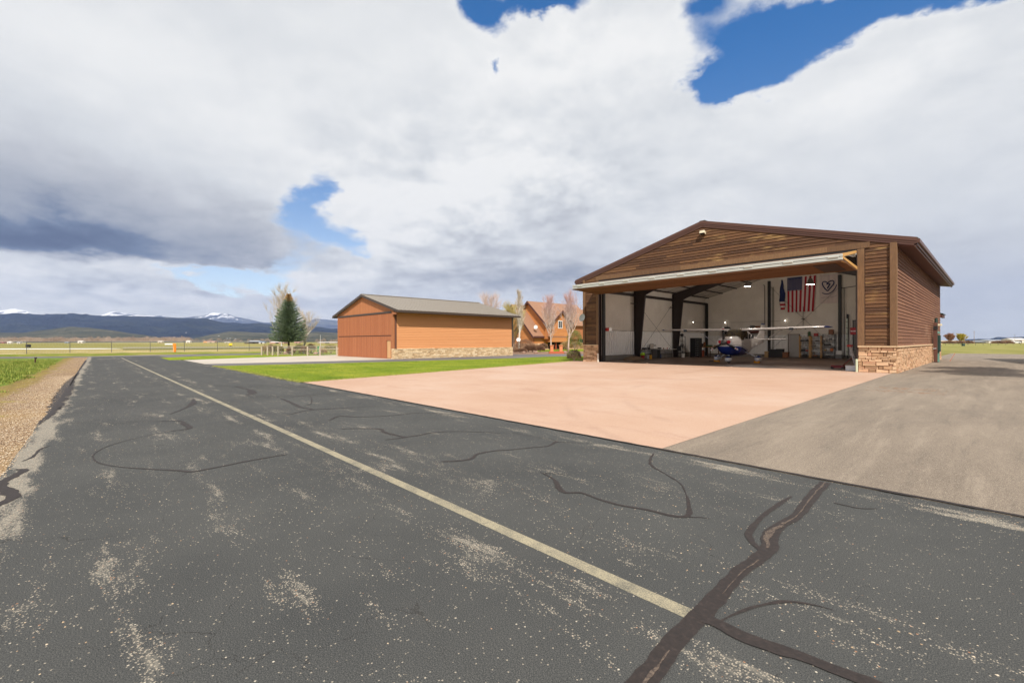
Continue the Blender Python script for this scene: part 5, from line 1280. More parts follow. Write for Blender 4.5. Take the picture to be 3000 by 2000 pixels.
def drawers(m):
    for i in range(8): m.bbox(-.40, .40, -.34, -.325, .12 + i * .21, .30 + i * .21, .01)
TC = boxed("tool_chest", "tall black tool chest with shiny drawer handles beside the second steel frame", "tool chest", (-16.65, 14.9, .005), [
    ("chest_body", m_blk2, lambda m: m.bbox(-.45, .45, -.32, .3, .06, 1.85, .02)), ("drawer", m_blk2, drawers),
    ("castor", m_black, lambda m: [m.box(x - .03, x + .03, y - .03, y + .03, 0, .06) for x in (-.38, .38) for y in (-.25, .25)])])
for i in range(8):
    for x in (.16, .34): mb = MB(); mb.bbox(x - .03, x + .03, -.37, -.34, .2 + i * .21, .235 + i * .21, .005); mb.build("handle", m_galv, TC)
def at_y(u, y): return on(u, 1040, 1, y).x
wbx0, wbx1 = at_y(2044, 17.0), at_y(2112, 17.0)
boxed("workbench", "long wooden workbench between the tool chest and the aircraft nose", "workbench", ((wbx0 + wbx1) / 2, 17.0, .005), [
    ("bench_top", plain("worn_bench_wood", rgb(150, 104, 62), .7), lambda m: m.box((wbx0 - wbx1) / 2, (wbx1 - wbx0) / 2, -.35, .35, .92, 1.0)),
    ("bench_frame", m_pipe, lambda m: [m.box(x - .04, x + .04, y - .04, y + .04, 0, .92) for x in ((wbx0 - wbx1) / 2 + .1, 0, (wbx1 - wbx0) / 2 - .1) for y in (-.28, .28)])])
def bench_item(u, w_, h, c, lb, nm="bench_item", cat="device"):
    boxed(nm, lb, cat, (at_y(u, 17.0), 17.0, 1.006), [("item_body", cm_[c], lambda m: m.bbox(-w_ / 2, w_ / 2, -.1, .1, .02, h, .01)), ("foot", m_black, lambda m: m.box(-w_ / 4, w_ / 4, -.08, .08, 0, .02))])
bench_item(2037 + 8, .45, .6, "black", "dark monitor at the left end of the workbench", "monitor", "monitor"); bench_item(2056, .3, .3, "black", "black power tool case on the workbench"); bench_item(2064, .14, .45, "brown", "brown grinder on a stand on the workbench"); bench_item(2078, .6, .16, "green", "long dull green cloth roll on the workbench", "cloth_roll", "cloth"); bench_item(2098, .4, .14, "tan", "tan tray at the right end of the workbench")
boxed("propane_cylinder", "small orange gas cylinder standing by the tool chest", "gas cylinder", (at_y(2036, 15.2), 15.2, .62), [("cylinder_body", cm_["orange"], lambda m: m.lathe([(.08, 0), (.1, .03), (.1, .3), (.05, .38), (.03, .4)], 14)), ("valve", m_galv, lambda m: m.lathe([(.03, .4), (.03, .46)], 8))])
boxed("step_stool", "dark metal step stool carrying the orange gas cylinder", "stool", (at_y(2036, 15.2), 15.2, .005), [("stool_top", m_black, lambda m: m.box(-.2, .2, -.16, .16, .56, .605)), ("leg", m_black, lambda m: [m.tube([(x * 1.2, y, 0), (x, y, .56)], .018, 6) for x in (-.17, .17) for y in (-.14, .14)])])
boxed("blue_red_drum", "orange-red drum standing under the workbench", "drum", (at_y(2057, 17.0), 17.0, .005), [("drum_body", plain("drum_orange_red", rgb(150, 70, 40), .6), lambda m: m.lathe([(.2, 0), (.2, .6), (.18, .62)], 18)), ("drum_lid", cm_["blue"], lambda m: m.lathe([(.19, .62), (.19, .66)], 18))])
boxed("drill_press_stand", "dark floor mat lying on the hangar floor left of the aircraft", "mat", tuple(at(2093, 1058)), [("mat", m_black, lambda m: m.box(-.35, .35, -.2, .2, .006, .05))]).name = "floor_mat"
# near the right jamb inside
boxed("leaning_ladder", "white folding step ladder with a red top leaning inside the right jamb", "ladder", (XR - .35, 1.9, .005), [
    ("ladder_rail", plain("ladder_white_grey", rgb(190, 184, 180), .5), lambda m: (m.beam((-.30, .0, 1.25), (-.02, 0, 0), .07, .05), m.beam((-.30, .3, 1.25), (-.02, .35, 0), .07, .05))),
    ("ladder_top", cm_["red"], lambda m: m.bbox(-.42, -.22, -.04, .36, 1.22, 1.34, .01)), ("ladder_step", plain("step_grey", rgb(150, 146, 140), .5), lambda m: [m.box(-.26 + .06 * i, -.14 + .06 * i, 0, .33, .95 - .27 * i, .98 - .27 * i) for i in range(4)])])
boxed("white_carton", "low white carton on the floor inside the right jamb", "box", (XR - .33, .75, .005), [("carton_body", m_white, lambda m: m.bbox(-.26, .26, -.18, .18, 0, .24, .01)), ("carton_lid", m_white, lambda m: m.bbox(-.27, .27, -.19, .19, .24, .27, .01))])
boxed("floor_jack", "dark red floor jack on the hangar floor left of the white carton", "jack", (XR - 1.2, 2.2, .005), [("jack_body", plain("jack_red", rgb(120, 24, 26), .5), lambda m: m.bbox(-.35, .25, -.16, .16, .05, .2, .02)), ("jack_handle", plain("jack_red2", rgb(120, 24, 26), .5), lambda m: m.tube([(.2, 0, .2), (.7, .3, .75)], .02, 6)), ("jack_wheel", m_black, lambda m: [m.lathe([(.06, -.02), (.06, .02)], 12, M=Matrix.Translation((x, y, .06)) @ Matrix.Rotation(math.pi / 2, 4, 'X')) for x in (-.28, .2) for y in (-.18, .18)])])
boxed("exit_sign_box", "small red box with white label on the left jamb of the open hangar", "switch box", (XL + .28, .6, 2.32), [("box_body", cm_["red"], lambda m: m.bbox(-.16, .16, -.06, .06, 0, .26, .01)), ("box_label", m_white, lambda m: m.box(.18, .40, -.04, .04, .01, .25)), ("arm", m_galv, lambda m: m.box(-.34, -.16, -.02, .02, .1, .16))])

# ================================================================== SECOND HANGAR (closed)
BX, BY = -33.56, -8.09; BW, BD = 12.35, 14.5
BH = thing("closed_hangar", "closed orange-brown hangar with grey-brown metal roof and pale stone base", "hangar", (0, 0, 0))
RX = BX - BW / 2; bE = 4.36; bR = 6.22; oe2 = .95; sl2 = (bR - bE) / (BW / 2 + oe2)
def rz2(x): return bR - sl2 * abs(x - RX)
mb = MB()
prof = [(BX - BW, 0), (BX, 0), (BX, rz2(BX) - .1), (RX, rz2(RX) - .1), (BX - BW, rz2(BX) - .1)]
mb.prism([(x, z) for x, z in prof], 1, BY + .05, BY + BD)
mb.build("wall_core", m_orange_t, BH)
mb = MB()
x = BX - BW
while x < BX - .3:
    e = min(x + .2, BX - .3); mb.prism([(x + .004, 4.3), (e - .004, 4.3), (e - .004, rz2(e) - .16), (x + .004, rz2(x) - .16)], 1, BY, BY + .05, 0, .5 + U(-.2, .2)); x = e
mb.build("gable_boards", tintmat("orange_gable_boards", [(0.2, rgb(168, 104, 64)), (.5, rgb(178, 114, 72)), (.8, rgb(188, 124, 80))], (5, 5, .3), .75, None, .5, .4), BH)
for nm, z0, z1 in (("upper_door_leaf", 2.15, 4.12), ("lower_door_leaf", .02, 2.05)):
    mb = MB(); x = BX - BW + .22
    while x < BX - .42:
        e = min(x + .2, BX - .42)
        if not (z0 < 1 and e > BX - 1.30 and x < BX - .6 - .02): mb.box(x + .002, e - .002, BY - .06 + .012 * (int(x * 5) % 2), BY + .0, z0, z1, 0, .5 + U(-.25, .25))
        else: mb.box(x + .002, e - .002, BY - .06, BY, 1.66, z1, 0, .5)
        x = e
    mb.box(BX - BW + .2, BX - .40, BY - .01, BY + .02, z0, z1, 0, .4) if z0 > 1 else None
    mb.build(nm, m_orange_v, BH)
mb = MB(); mb.box(BX - BW + .2, BX - .38, BY - .09, BY, 4.14, 4.30); mb.build("door_header", m_dtrim, BH)
mb = MB(); mb.box(BX - BW + .22, BX - .40, BY - .045, BY + .03, 2.05, 2.15); mb.build("door_seam", plain("dark_seam", rgb(84, 48, 32), .8), BH)
mb = MB(); mb.box(BX - 1.22, BX - .64, BY - .03, BY + .01, .06, 1.62); o = mb.build("walk_door", plain("tan_walk_door", rgb(206, 160, 112), .6), BH)
mb = MB(); mb.tube([(BX - .72, BY - .05, .8), (BX - .66, BY - .05, .8)], .015, 6); mb.build("handle", m_galv, o)
mb = MB(); mb.box(BX - .40, BX + .02, BY - .07, BY + .03, .94, rz2(BX) - .12); mb.build("corner_board", m_orange_t, BH); mb = MB(); mb.box(BX - BW - .02, BX - BW + .2, BY - .07, BY + .03, .02, rz2(BX) - .12); mb.build("corner_board", m_orange_t, BH)
mb = MB(); mb.box(BX - .04, BX + .06, BY + .03, BY + .22, .94, rz2(BX) - .12); mb.build("side_corner_board", plain("brown_corner", rgb(104, 66, 50), .7), BH)
mb = MB(); mb.box(BX - .04, BX + .05, BY + BD - .14, BY + BD + .02, .94, rz2(BX) - .12); mb.build("rear_corner_board", m_dtrim, BH)
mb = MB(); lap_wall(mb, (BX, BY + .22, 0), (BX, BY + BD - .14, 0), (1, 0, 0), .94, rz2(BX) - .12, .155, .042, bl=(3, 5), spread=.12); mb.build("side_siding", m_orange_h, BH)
mb = MB(); stone_wall(mb, (BX + .02, BY - .03, 0), (BX + .02, BY + BD, 0), (1, 0, 0), -.02, .93, .08, (.05, .13), (.15, .5)); stone_wall(mb, (BX - .4, BY - .02, 0), (BX + .03, BY - .02, 0), (0, -1, 0), 0, .93, .06, (.05, .13), (.12, .3))
mb.build("stone_base", m_stone2, BH); mb = MB(); stone_wall(mb, (BX - BW - .1, BY - .02, 0), (BX - BW + .2, BY - .02, 0), (0, -1, 0), 0, .93, .06, (.05, .13), (.12, .3))
mb.build("stone_base", m_stone2, BH)
mb = MB(); mb.box(BX - .0, BX + .02, BY - .02, BY + BD, 0, .93); mb.box(BX - .41, BX + .02, BY - .02, BY, 0, .93); mb.build("stone_backing", plain("pale_mortar", rgb(120, 98, 72), .9), BH)
mb = MB()
for sgn in (-1, 1):
    xe = RX + sgn * (BW / 2 + oe2)
    mb.prism([(RX, bR), (xe, bE), (xe, bE - .06), (RX, bR - .06)], 1, BY - .25, BY + BD + .3)
mb.build("roof", m_roofb, BH)
mb = MB(); y = BY - .22
while y < BY + BD + .3:
    for sgn in (-1, 1):
        xe = RX + sgn * (BW / 2 + oe2 + .02)
        mb.beam((RX, y, bR + .02), (xe, y, bE + .02), .05, .05)
    y += .41
mb.box(RX - .14, RX + .14, BY - .25, BY + BD + .3, bR + .02, bR + .07)
mb.build("roof_seam", m_roofb, BH)
mb = MB()
for sgn in (-1, 1):
    xe = RX + sgn * (BW / 2 + oe2)
    mb.prism([(RX, bR + .01), (xe, bE + .01), (xe, bE - .2), (RX, bR - .2)], 1, BY - .29, BY - .25)
    mb.box(min(xe, xe + sgn * .08), max(xe, xe + sgn * .08), BY - .27, BY + BD + .3, bE - .22, bE - .02)
    a, c = (BX, xe) if sgn > 0 else (xe, BX - BW)
    mb.box(a, c, BY + .06, BY + BD, bE - .20, bE - .17)
mb.build("fascia", m_dtrim, BH)
mb = MB(); mb.box(BX + .0, BX + .72, BY - .2, BY + .04, bE - .38, bE - .18); mb.build("eave_return", m_orange_t, BH)

# ================================================================== HOUSE
hc = at(1562, 1025); hx_, hy_ = hc.x, hc.y
HS = thing("timber_house", "orange timber-sided house with steep brown shingle gables behind the bare trees", "house", (0, 0, 0))
m_hs = tintmat("house_orange_siding", [(0.2, rgb(176, 112, 62)), (.5, rgb(192, 126, 72)), (.8, rgb(206, 142, 86))], (.5, .5, 4), .75, None, .4, .3)
m_shing = plain("brown_shingle", rgb(150, 112, 88), .9, 0, .25, 4); m_fas = plain("dark_red_fascia", rgb(84, 48, 42), .6)
def gable(par, xa, xb, ya, yb_, ez, rz_, name, ov=.5, wallz=0):
    xm = (xa + xb) / 2
    mb = MB(); k = (rz_ - ez) / ((xb - xa) / 2)
    mb.prism([(xa, wallz), (xb, wallz), (xb, ez), (xm, rz_), (xa, ez)], 1, ya + .04, yb_); mb.build("wall_core", m_orange_t, par)
    mb = MB(); lap_wall(mb, (xa, ya + .04, 0), (xb, ya + .04, 0), (0, -1, 0), wallz + (1.2 if wallz == 0 else 0), rz_, .22, .03, roof=lambda s: rz_ - abs(xa + s - xm) * k - .05, bl=(3, 5), spread=.15); mb.build("siding", m_hs, par)
    mb = MB()
    for s in (-1, 1):
        xe = xm + s * ((xb - xa) / 2 + ov); ze = rz_ - k * abs(xe - xm)
        mb.prism([(xm, rz_ + .16), (xe, ze + .16), (xe, ze + .02), (xm, rz_ + .02)], 1, ya - ov, yb_ + .3)
    mb.build("roof", m_shing, par)
    mb = MB()
    for s in (-1, 1):
        xe = xm + s * ((xb - xa) / 2 + ov); ze = rz_ - k * abs(xe - xm)
        mb.prism([(xm, rz_ + .18), (xe, ze + .18), (xe, ze - .22), (xm, rz_ - .22)], 1, ya - ov - .08, ya - ov)
    mb.build("rake_board", m_fas, par)
def onx(u, v, x): return on(u, v, 0, x)
# lower front gable: ridge seen at u 1499, right eave at 1567,984
pk = on(1499, 894, 1, hy_ - .4); ecr = on(1567, 984, 1, hy_ - .4)
g_xr = hx_; g_xm = pk.x; g_xl = 2 * g_xm - g_xr
ze_ = ecr.z + .3
gable(HS, g_xl, g_xr, hy_, hy_ + 26, ze_, pk.z, "low")
# tall gable set back and to the right
ty = hy_ + 2.4
pk2 = on(1545.6, 884, 1, ty - .4); er2 = on(1600, 951, 1, ty - .4)
gable(HS, 2 * pk2.x - er2.x + .4, er2.x - .4, ty, ty + 14, er2.z + .4, pk2.z, "tall", wallz=2)
mb = MB(); lap_wall(mb, (g_xr, hy_ + .3, 0), (g_xr, hy_ + 26, 0), (1, 0, 0), 1.2, ze_ - .1, .22, .03, bl=(3, 5), spread=.15); mb.build("side_siding", m_hs, HS)
mb = MB(); stone_wall(mb, (g_xl, hy_, 0), (g_xr, hy_, 0), (0, -1, 0), 0, 1.2, .1, (.12, .3), (.25, .7)); stone_wall(mb, (g_xr + .02, hy_, 0), (g_xr + .02, hy_ + 26, 0), (1, 0, 0), 0, 1.2, .1, (.12, .3), (.25, .7)); mb.build("stone_base", m_stone, HS)
# dormer facing the side lawn
DXP = max(g_xr - .6, er2.x + .1)
dm = on(1643.6, 912, 0, DXP)
def dormer(par, x, yc, hw_, z0, ez, rz_, depth):
    mb = MB(); mb.prism([(yc - hw_, z0), (yc + hw_, z0), (yc + hw_, ez), (yc, rz_), (yc - hw_, ez)], 0, x - depth, x); d_ = mb.build("dormer", m_hs, par)
    mb = MB(); k = (rz_ - ez) / hw_
    for s in (-1, 1):
        ye = yc + s * (hw_ + .45); ze2 = rz_ - k * (hw_ + .45)
        mb.prism([(yc, rz_ + .16), (ye, ze2 + .16), (ye, ze2 + .02), (yc, rz_ + .02)], 0, x - depth, x + .45)
    mb.build("dormer_roof", m_shing, d_)
    mb = MB()
    for s in (-1, 1):
        ye = yc + s * (hw_ + .45); ze2 = rz_ - k * (hw_ + .45)
        mb.prism([(yc, rz_ + .18), (ye, ze2 + .18), (ye, ze2 - .15), (yc, rz_ - .15)], 0, x + .45, x + .52)
    mb.build("dormer_rake", m_fas, d_)
    return d_
dz0 = on(1643, 978, 0, DXP).z
dormer(HS, DXP, dm.y, 2.7, dz0 - 1.5, on(1655, 945, 0, DXP).z, dm.z, 7)
def window(par, axis, val, c0, c1, z0, z1, s=1, name="window", div=2):
    mb = MB(); e = .05
    def bx(a0, a1, b0, b1, d0, d1):
        if axis == 0: mb.box(min(val + s * d0, val + s * d1), max(val + s * d0, val + s * d1), a0, a1, b0, b1)
        else: mb.box(a0, a1, min(val + s * d0, val + s * d1), max(val + s * d0, val + s * d1), b0, b1)
    bx(c0 - .12, c0, z0 - .12, z1 + .12, 0, e); bx(c1, c1 + .12, z0 - .12, z1 + .12, 0, e); bx(c0, c1, z1, z1 + .12, 0, e); bx(c0, c1, z0 - .12, z0, 0, e)
    for i in range(1, div): x = c0 + (c1 - c0) * i / div; bx(x - .03, x + .03, z0, z1, 0, e)
    w_ = mb.build(name, m_white, par)
    mb = MB()
    bx(c0, c1, z0, z1, .005, .02); mb.build("pane", m_glass, w_)
p0, p1 = on(1636, 960, 0, DXP), on(1646, 944, 0, DXP)
window(HS, 0, DXP, p0.y, p1.y, p0.z, p1.z + .2)
mb = MB(); lap_wall(mb, (DXP, dm.y - 2.6, 0), (DXP, dm.y + 2.6, 0), (1, 0, 0), dz0 - .4, dm.z, .22, .02, roof=lambda s: dm.z - abs(s - 2.6) * .9, bl=(3, 5)); mb.build("dormer_siding", m_hs, HS)
# porch: flat dark panel painted for the shaded recess, timber posts
pa, pb_ = on(1604, 1015, 0, g_xr).y, on(1650, 1015, 0, g_xr).y
mb = MB(); mb.box(g_xr + .14, g_xr + .16, pa, pb_, .2, ze_ - .5); mb.build("porch_shade_panel", plain("porch_shade_dark", rgb(52, 34, 28), .9), HS)
for u in (1628, 1644):
    y = on(u, 1015, 0, g_xr + .9).y; mb = MB(); mb.bbox(g_xr + .8, g_xr + 1.05, y - .12, y + .12, 0, ze_ - .2, .01); mb.build("porch_post", plain("red_timber", rgb(150, 70, 44), .6), HS)
mb = MB(); mb.prism([(g_xr + .2, ze_ + .1), (g_xr + 1.5, ze_ - .35), (g_xr + 1.5, ze_ - .5), (g_xr + .2, ze_ - .1)], 1, pa - 1, pb_ + 1); mb.build("porch_roof", m_shing, HS)
mb = MB(); mb.box(g_xr + .5, g_xr + .56, hy_ - .4, hy_ + 26, ze_ - .62, ze_ - .30); mb.build("eave_fascia", m_fas, HS)
y0, y1 = on(1697, 1003, 0, g_xr).y, on(1720, 1003, 0, g_xr).y; window(HS, 0, g_xr + .03, y0, y1, on(1700, 997, 0, g_xr).z - .5, on(1700, 992, 0, g_xr).z)
p = on(1568, 958, 0, g_xr + .2)
dish(tuple(on(1570, 958, 0, g_xr + .1)), .36, "white satellite dish on the lower roof of the timber house", (.6, -1, .3), m_white)
dish((BX - .3 + .35, BY + BD + .9, 1.75), .24, "white satellite dish just behind the far corner of the closed hangar", (.8, -1, .3), m_white)

# ================================================================== TREES
def bark(name, c): return plain(name, c, .9, 0, .3, 6)
def bare_tree(name, lb, base, h, spread, mats, seed, fork=.18, n1=9, twigs=900, up=.75, trunk_r=.12, group=None, tw=.012, first=.22, multi=1, tl=(.5, 1.1), grad=False, curl=0.0):
    random.seed(seed)
    T_ = thing(name, lb, "tree", (base.x, base.y, 0), 0, group)
    mb = MB(); tips = []
    for mlt in range(multi):
        off = Vector((U(-.1, .1), U(-.1, .1), 0)) * (multi > 1); lean = Vector((U(-.25, .25), U(-.25, .25), 0)) * (multi > 1)
        pts = []; k = 8
        for i in range(k + 1):
            s_ = i / k; pts.append(off + Vector((.12 * math.sin(s_ * 5 + seed), .1 * math.cos(s_ * 4 + seed), s_ * h * (.9 if multi == 1 else U(.8, .95)))) + lean * s_ * h * .3)
        mb.tube(pts, [trunk_r * (1 - .88 * (i / k)) for i in range(k + 1)], 7)
        for j in range(n1 // multi):
            s_ = first + (1 - first) * (j + .3) / (n1 / multi) * .95
            p = pts[min(k - 1, int(s_ * k))].lerp(pts[min(k, int(s_ * k) + 1)], s_ * k - int(s_ * k))
            a = j * 2.4 + U(-.4, .4); L = spread * (1 - s_ * .75) * U(.8, 1.15)
            d = Vector((math.cos(a), math.sin(a), up * U(.8, 1.3))).normalized()
            bpts = [p]; q = p.copy(); dd = d.copy()
            for i in range(5):
                dd = (dd + Vector((U(-.12, .12), U(-.12, .12), .13 * up + curl))).normalized(); q = q + dd * L / 4; bpts.append(q.copy())
            r0 = trunk_r * (1 - s_) * .5 + .015
            mb.tube(bpts, [r0 * (1 - .85 * i / 5) for i in range(6)], 5, cap=False)
            for i in range(1, 6):
                for _ in range(2):
                    d2 = (dd + Vector((U(-.8, .8), U(-.8, .8), U(0, .7)))).normalized(); L2 = L * U(.22, .42)
                    e = bpts[i] + d2 * L2; m2 = bpts[i] + d2 * L2 * .5 + Vector((0, 0, .03 * L2))
                    mb.tube([bpts[i], m2, e], [r0 * .3, r0 * .2, .006], 3, cap=False); tips += [(bpts[i], e), (m2, e)]
    mb.build("trunk", mats[0], T_, True)
    mb = MB(); mb.nofix = True
    for _ in range(twigs):
        a, c = random.choice(tips); p = a.lerp(c, U(.2, 1)); d = ((c - a).normalized() + Vector((U(-.7, .7), U(-.7, .7), U(.0, .9)))).normalized(); L = U(*tl) * spread / 3
        q = p + d * L; sd = d.cross(Vector((U(-1, 1), U(-1, 1), U(-1, 1)))).normalized() * tw
        t_ = max(0, min(1, (p.z / h - .35) / .5 + U(-.15, .15))) if grad else R_()
        mb.add([p - sd, p + sd, q], [(0, 1, 2)], 0, t_)
        if R_() < .8:
            r = p.lerp(q, .5); e2 = r + (d + Vector((U(-.8, .8), U(-.8, .8), U(-.2, .8)))).normalized() * L * .5; mb.add([r - sd * .6, r + sd * .6, e2], [(0, 1, 2)], 0, t_)
    mb.build("crown", mats[1], T_)
    random.seed(seed + 99)
    return T_
m_birch = bark("pale_birch_bark", rgb(206, 200, 188)); m_greyb = bark("grey_brown_bark", rgb(150, 128, 112)); 
m_maple = bark("pale_grey_maple_bark", rgb(196, 176, 160))
m_tw_y = tintmat("yellow_spring_twigs", [(0, rgb(160, 142, 84)), (1, rgb(198, 184, 126))], grain=.2)
m_tw_p = tintmat("pink_budding_twigs", [(0, rgb(192, 180, 168)), (.5, rgb(194, 174, 166)), (1, rgb(198, 160, 156))], grain=.2)
m_tw_c = tintmat("cream_bare_twigs", [(0, rgb(168, 150, 128)), (1, rgb(210, 198, 180))], grain=.2)
pz = lambda b_, v: (1000.6 - v) / F_PX * ((b_ - CAM).dot(_f)) + CAM.z
b1 = at(1521, 1028.0); bare_tree("aspen_tree", "tall pale-barked aspen right of the closed hangar in front of the house", b1, pz(b1, 842), 2.3, [m_birch, m_tw_c], 11, n1=24, twigs=1900, up=1.9, trunk_r=.18, first=.28, tw=.013)
b1 = at(1503, 1026.5); bare_tree("willow_shrub_tree", "yellowish budding tree behind the pale aspen against the house gable", b1, pz(b1, 905), 4.0, [m_greyb, m_tw_y], 12, n1=16, twigs=2300, up=1.0, trunk_r=.2, first=.15, tw=.018, multi=2)
b1 = at(1612, 1029.7); bare_tree("maple_tree", "pink-budding ornamental tree left of the porch of the timber house", b1, pz(b1, 868), 3.1, [m_maple, m_tw_p], 13, n1=26, twigs=1900, up=.85, trunk_r=.13, first=.22, tw=.011, grad=True, curl=.26, group="pink budding ornamental trees")
b1 = at(1667, 1029.7); bare_tree("maple_tree", "taller pink-budding ornamental tree next to the open hangar corner", b1, pz(b1, 862), 3.4, [m_maple, m_tw_p], 17, n1=28, twigs=2200, up=.85, trunk_r=.14, first=.22, tw=.011, grad=True, curl=.26, group="pink budding ornamental trees")
b1 = at(1437, 1012); bare_tree("distant_pink_tree", "pink tree top showing over the metal roof of the closed hangar", b1, pz(b1, 876), 10, [m_greyb, m_tw_p], 19, n1=16, twigs=1500, up=1.3, trunk_r=.3, tw=.03)
b1 = at(826, 1034); bare_tree("bare_birch", "tall bare birch rising left behind the spruce", b1, pz(b1, 838), 3.5, [m_birch, m_tw_c], 23, n1=20, twigs=2600, up=1.2, trunk_r=.12, first=.12, tw=.008)
b1 = at(893, 1034); bare_tree("bare_birch", "shorter forked bare birch right of the spruce behind the rail fence", b1, pz(b1, 915), 2.9, [m_birch, m_tw_c], 29, n1=16, twigs=1800, up=1.0, trunk_r=.12, first=.12, multi=2, tw=.008)
b1 = at(1655, 1026); 
# spruce
m_needle = tintmat("blue_green_needles", [(0, rgb(58, 76, 58)), (.5, rgb(104, 122, 94)), (1, rgb(156, 166, 132))], grain=.3)
m_brownneedle = tintmat("browned_needles", [(0, rgb(160, 130, 88)), (1, rgb(206, 174, 124))], grain=.3)
def spruce(name, lb, base, H_, Rr, nbr=150, seed=5, brown=.86, z0=.12, q=9):
    random.seed(seed)
    T_ = thing(name, lb, "tree", (base.x, base.y, 0))
    mb = MB(); mb.tube([(0, 0, 0), (0, 0, H_ * .5), (0, 0, H_ * .98)], [.14, .08, .015], 8); mb.build("trunk", bark("spruce_bark" + str(seed), rgb(86, 66, 54)), T_, True)
    mg = MB(); mg.nofix = True; mt = MB(); mt.nofix = True
    for i in range(nbr):
        s_ = (i + .5) / nbr; s_ = s_ ** 1.12; z = H_ * (z0 + (1 - z0 - .02) * s_); a = i * 2.399 + U(-.2, .2)
        prof = min(1.0, (1 - s_) * 1.22 + .02) * (1 - .12 * math.exp(-s_ * 16))
        L = Rr * prof * U(.78, 1.12) + .1
        d = Vector((math.cos(a), math.sin(a), 0)); dr = -.10 + .45 * s_
        nseg = max(4, int(L / .11)); hasb = z / H_ > brown + U(-.04, .04)
        m_ = mt if hasb else mg
        for k in range(nseg):
            f_ = (k + .6) / nseg; p = d * L * f_ + Vector((0, 0, z + L * (dr * f_ + .18 * f_ * f_ - .10)))
            wid = (.12 + .30 * (1 - f_)) * min(1, L) * .9
            for _ in range(q):
                sd = Vector((-d.y, d.x, 0)) * U(-wid, wid); c = p + sd + Vector((U(-.05, .05), U(-.05, .05), U(-.05, .03)))
                dir_ = (d * U(.3, 1) + sd * 1.8 + Vector((0, 0, U(-.1, .45)))).normalized(); ln = U(.09, .17); nw = dir_.cross(Vector((U(-1, 1), U(-1, 1), U(-1, 1)))).normalized() * U(.018, .032)
                e = c + dir_ * ln
                m_.add([c - nw, c + nw, e + nw * .5, e - nw * .5], [(0, 1, 2, 3)], 0, max(0, min(1, .5 + U(-.35, .35))))
    mg.build("crown", m_needle, T_)
    if mt.v: mt.build("browned_top", m_brownneedle, T_)
    random.seed(seed + 50)
pb = at(846, 1036.5); spruce("blue_spruce", "blue-green spruce with a browned top behind the rail fence", pb, pz(pb, 857), 2.12, 330, 5, .87, .225, 9)
sb_ = Vector((pb.x, pb.y, 0))

# shrubs
def shrub(name, lb, base, w_, h, mat, n=900, seed=1, group=None, leaf=.05, stems=True, rnd=1.0):
    random.seed(seed)
    T_ = thing(name, lb, "shrub", (base.x, base.y, 0), 0, group)
    mb = MB(); 
    for i in range(14):
        a = i * 2.4; e = Vector((math.cos(a) * w_ * .38 * U(.5, 1), math.sin(a) * w_ * .38 * U(.5, 1), h * U(.6, .95))); mb.tube([(U(-.05, .05), U(-.05, .05), 0), e * .5 + Vector((0, 0, .05)), e], [.014, .01, .004], 3, cap=False)
    mb.build("stem", m_greyb, T_)
    mb = MB(); mb.nofix = True
    for _ in range(int(n * 3.2)):
        a = U(0, 6.283); el_ = math.asin(U(-.5, 1)); r = (U(.35, 1)) ** .5
        r *= 1 + .22 * noise.noise(Vector((math.cos(a) * 1.5, math.sin(a) * 1.5, el_ * 2 + seed)))
        p = Vector((math.cos(a) * math.cos(el_) * w_ / 2 * r, math.sin(a) * math.cos(el_) * w_ / 2 * r, h * .48 + math.sin(el_) * h * .52 * r))
        if p.z < 0.01: p.z = .02
        d = (p - Vector((0, 0, h * .3))).normalized() + Vector((U(-.7, .7), U(-.7, .7), U(-.3, .8))); d.normalize(); e = p + d * leaf * U(1, 2.4); nw = d.cross(Vector((U(-1, 1), U(-1, 1), U(-1, 1)))).normalized() * leaf * .28
        mb.add([p - nw, p + nw, e], [(0, 1, 2)], 0, R_())
    mb.build("foliage", mat, T_); random.seed(seed + 3)
m_shr_b = tintmat("brown_twiggy_shrub", [(0, rgb(96, 68, 52)), (1, rgb(156, 120, 92))], grain=.2)
m_shr_t = tintmat("tan_grassy_shrub", [(0, rgb(140, 112, 70)), (1, rgb(196, 164, 112))], grain=.2)
m_shr_g = tintmat("green_shrub", [(0, rgb(52, 76, 34)), (1, rgb(120, 140, 66))], grain=.2)
m_shr_o = tintmat("olive_shrub", [(0, rgb(92, 86, 40)), (1, rgb(150, 136, 66))], grain=.2)
for i, (u, v, w_, h, m_, lb) in enumerate([
    (1548, 1031, 1.5, 1.0, m_shr_b, "round brown shrub nearest the white aspen trunk"), (1560, 1031, 1.3, 1.0, m_shr_b, "round brown shrub second from the aspen"),
    (1575, 1026, 1.2, .8, m_shr_b, "small brown shrub at the stone corner of the house"), (1582, 1031, 1.5, .95, m_shr_b, "brown ball shrub left of the pink maple trunk"),
    (1592, 1026, 1.5, 1.2, m_shr_b, "dark brown shrub under the pink maple"), (1524, 1034, 1.9, .6, m_shr_b, "low brown ground shrub at the driveway edge by the aspen"),
    (1660, 1025, 2.2, 1.6, m_shr_t, "tan grassy shrub behind the taller pink maple"), (1690, 1026, 2.6, 1.5, m_shr_t, "tan grassy shrub by the open hangar corner"),
    (1683, 1027, 2.6, 3.6, m_shr_g, "tall green evergreen shrub behind the taller pink maple"),
    (1536, 1028, 3.4, 1.9, m_shr_b, "dark tangled shrub against the stone base of the house")]):
    shrub("garden_shrub", lb, at(u, v), w_, h, m_, 1300, 40 + i, "shrubs in front of the timber house", .07)
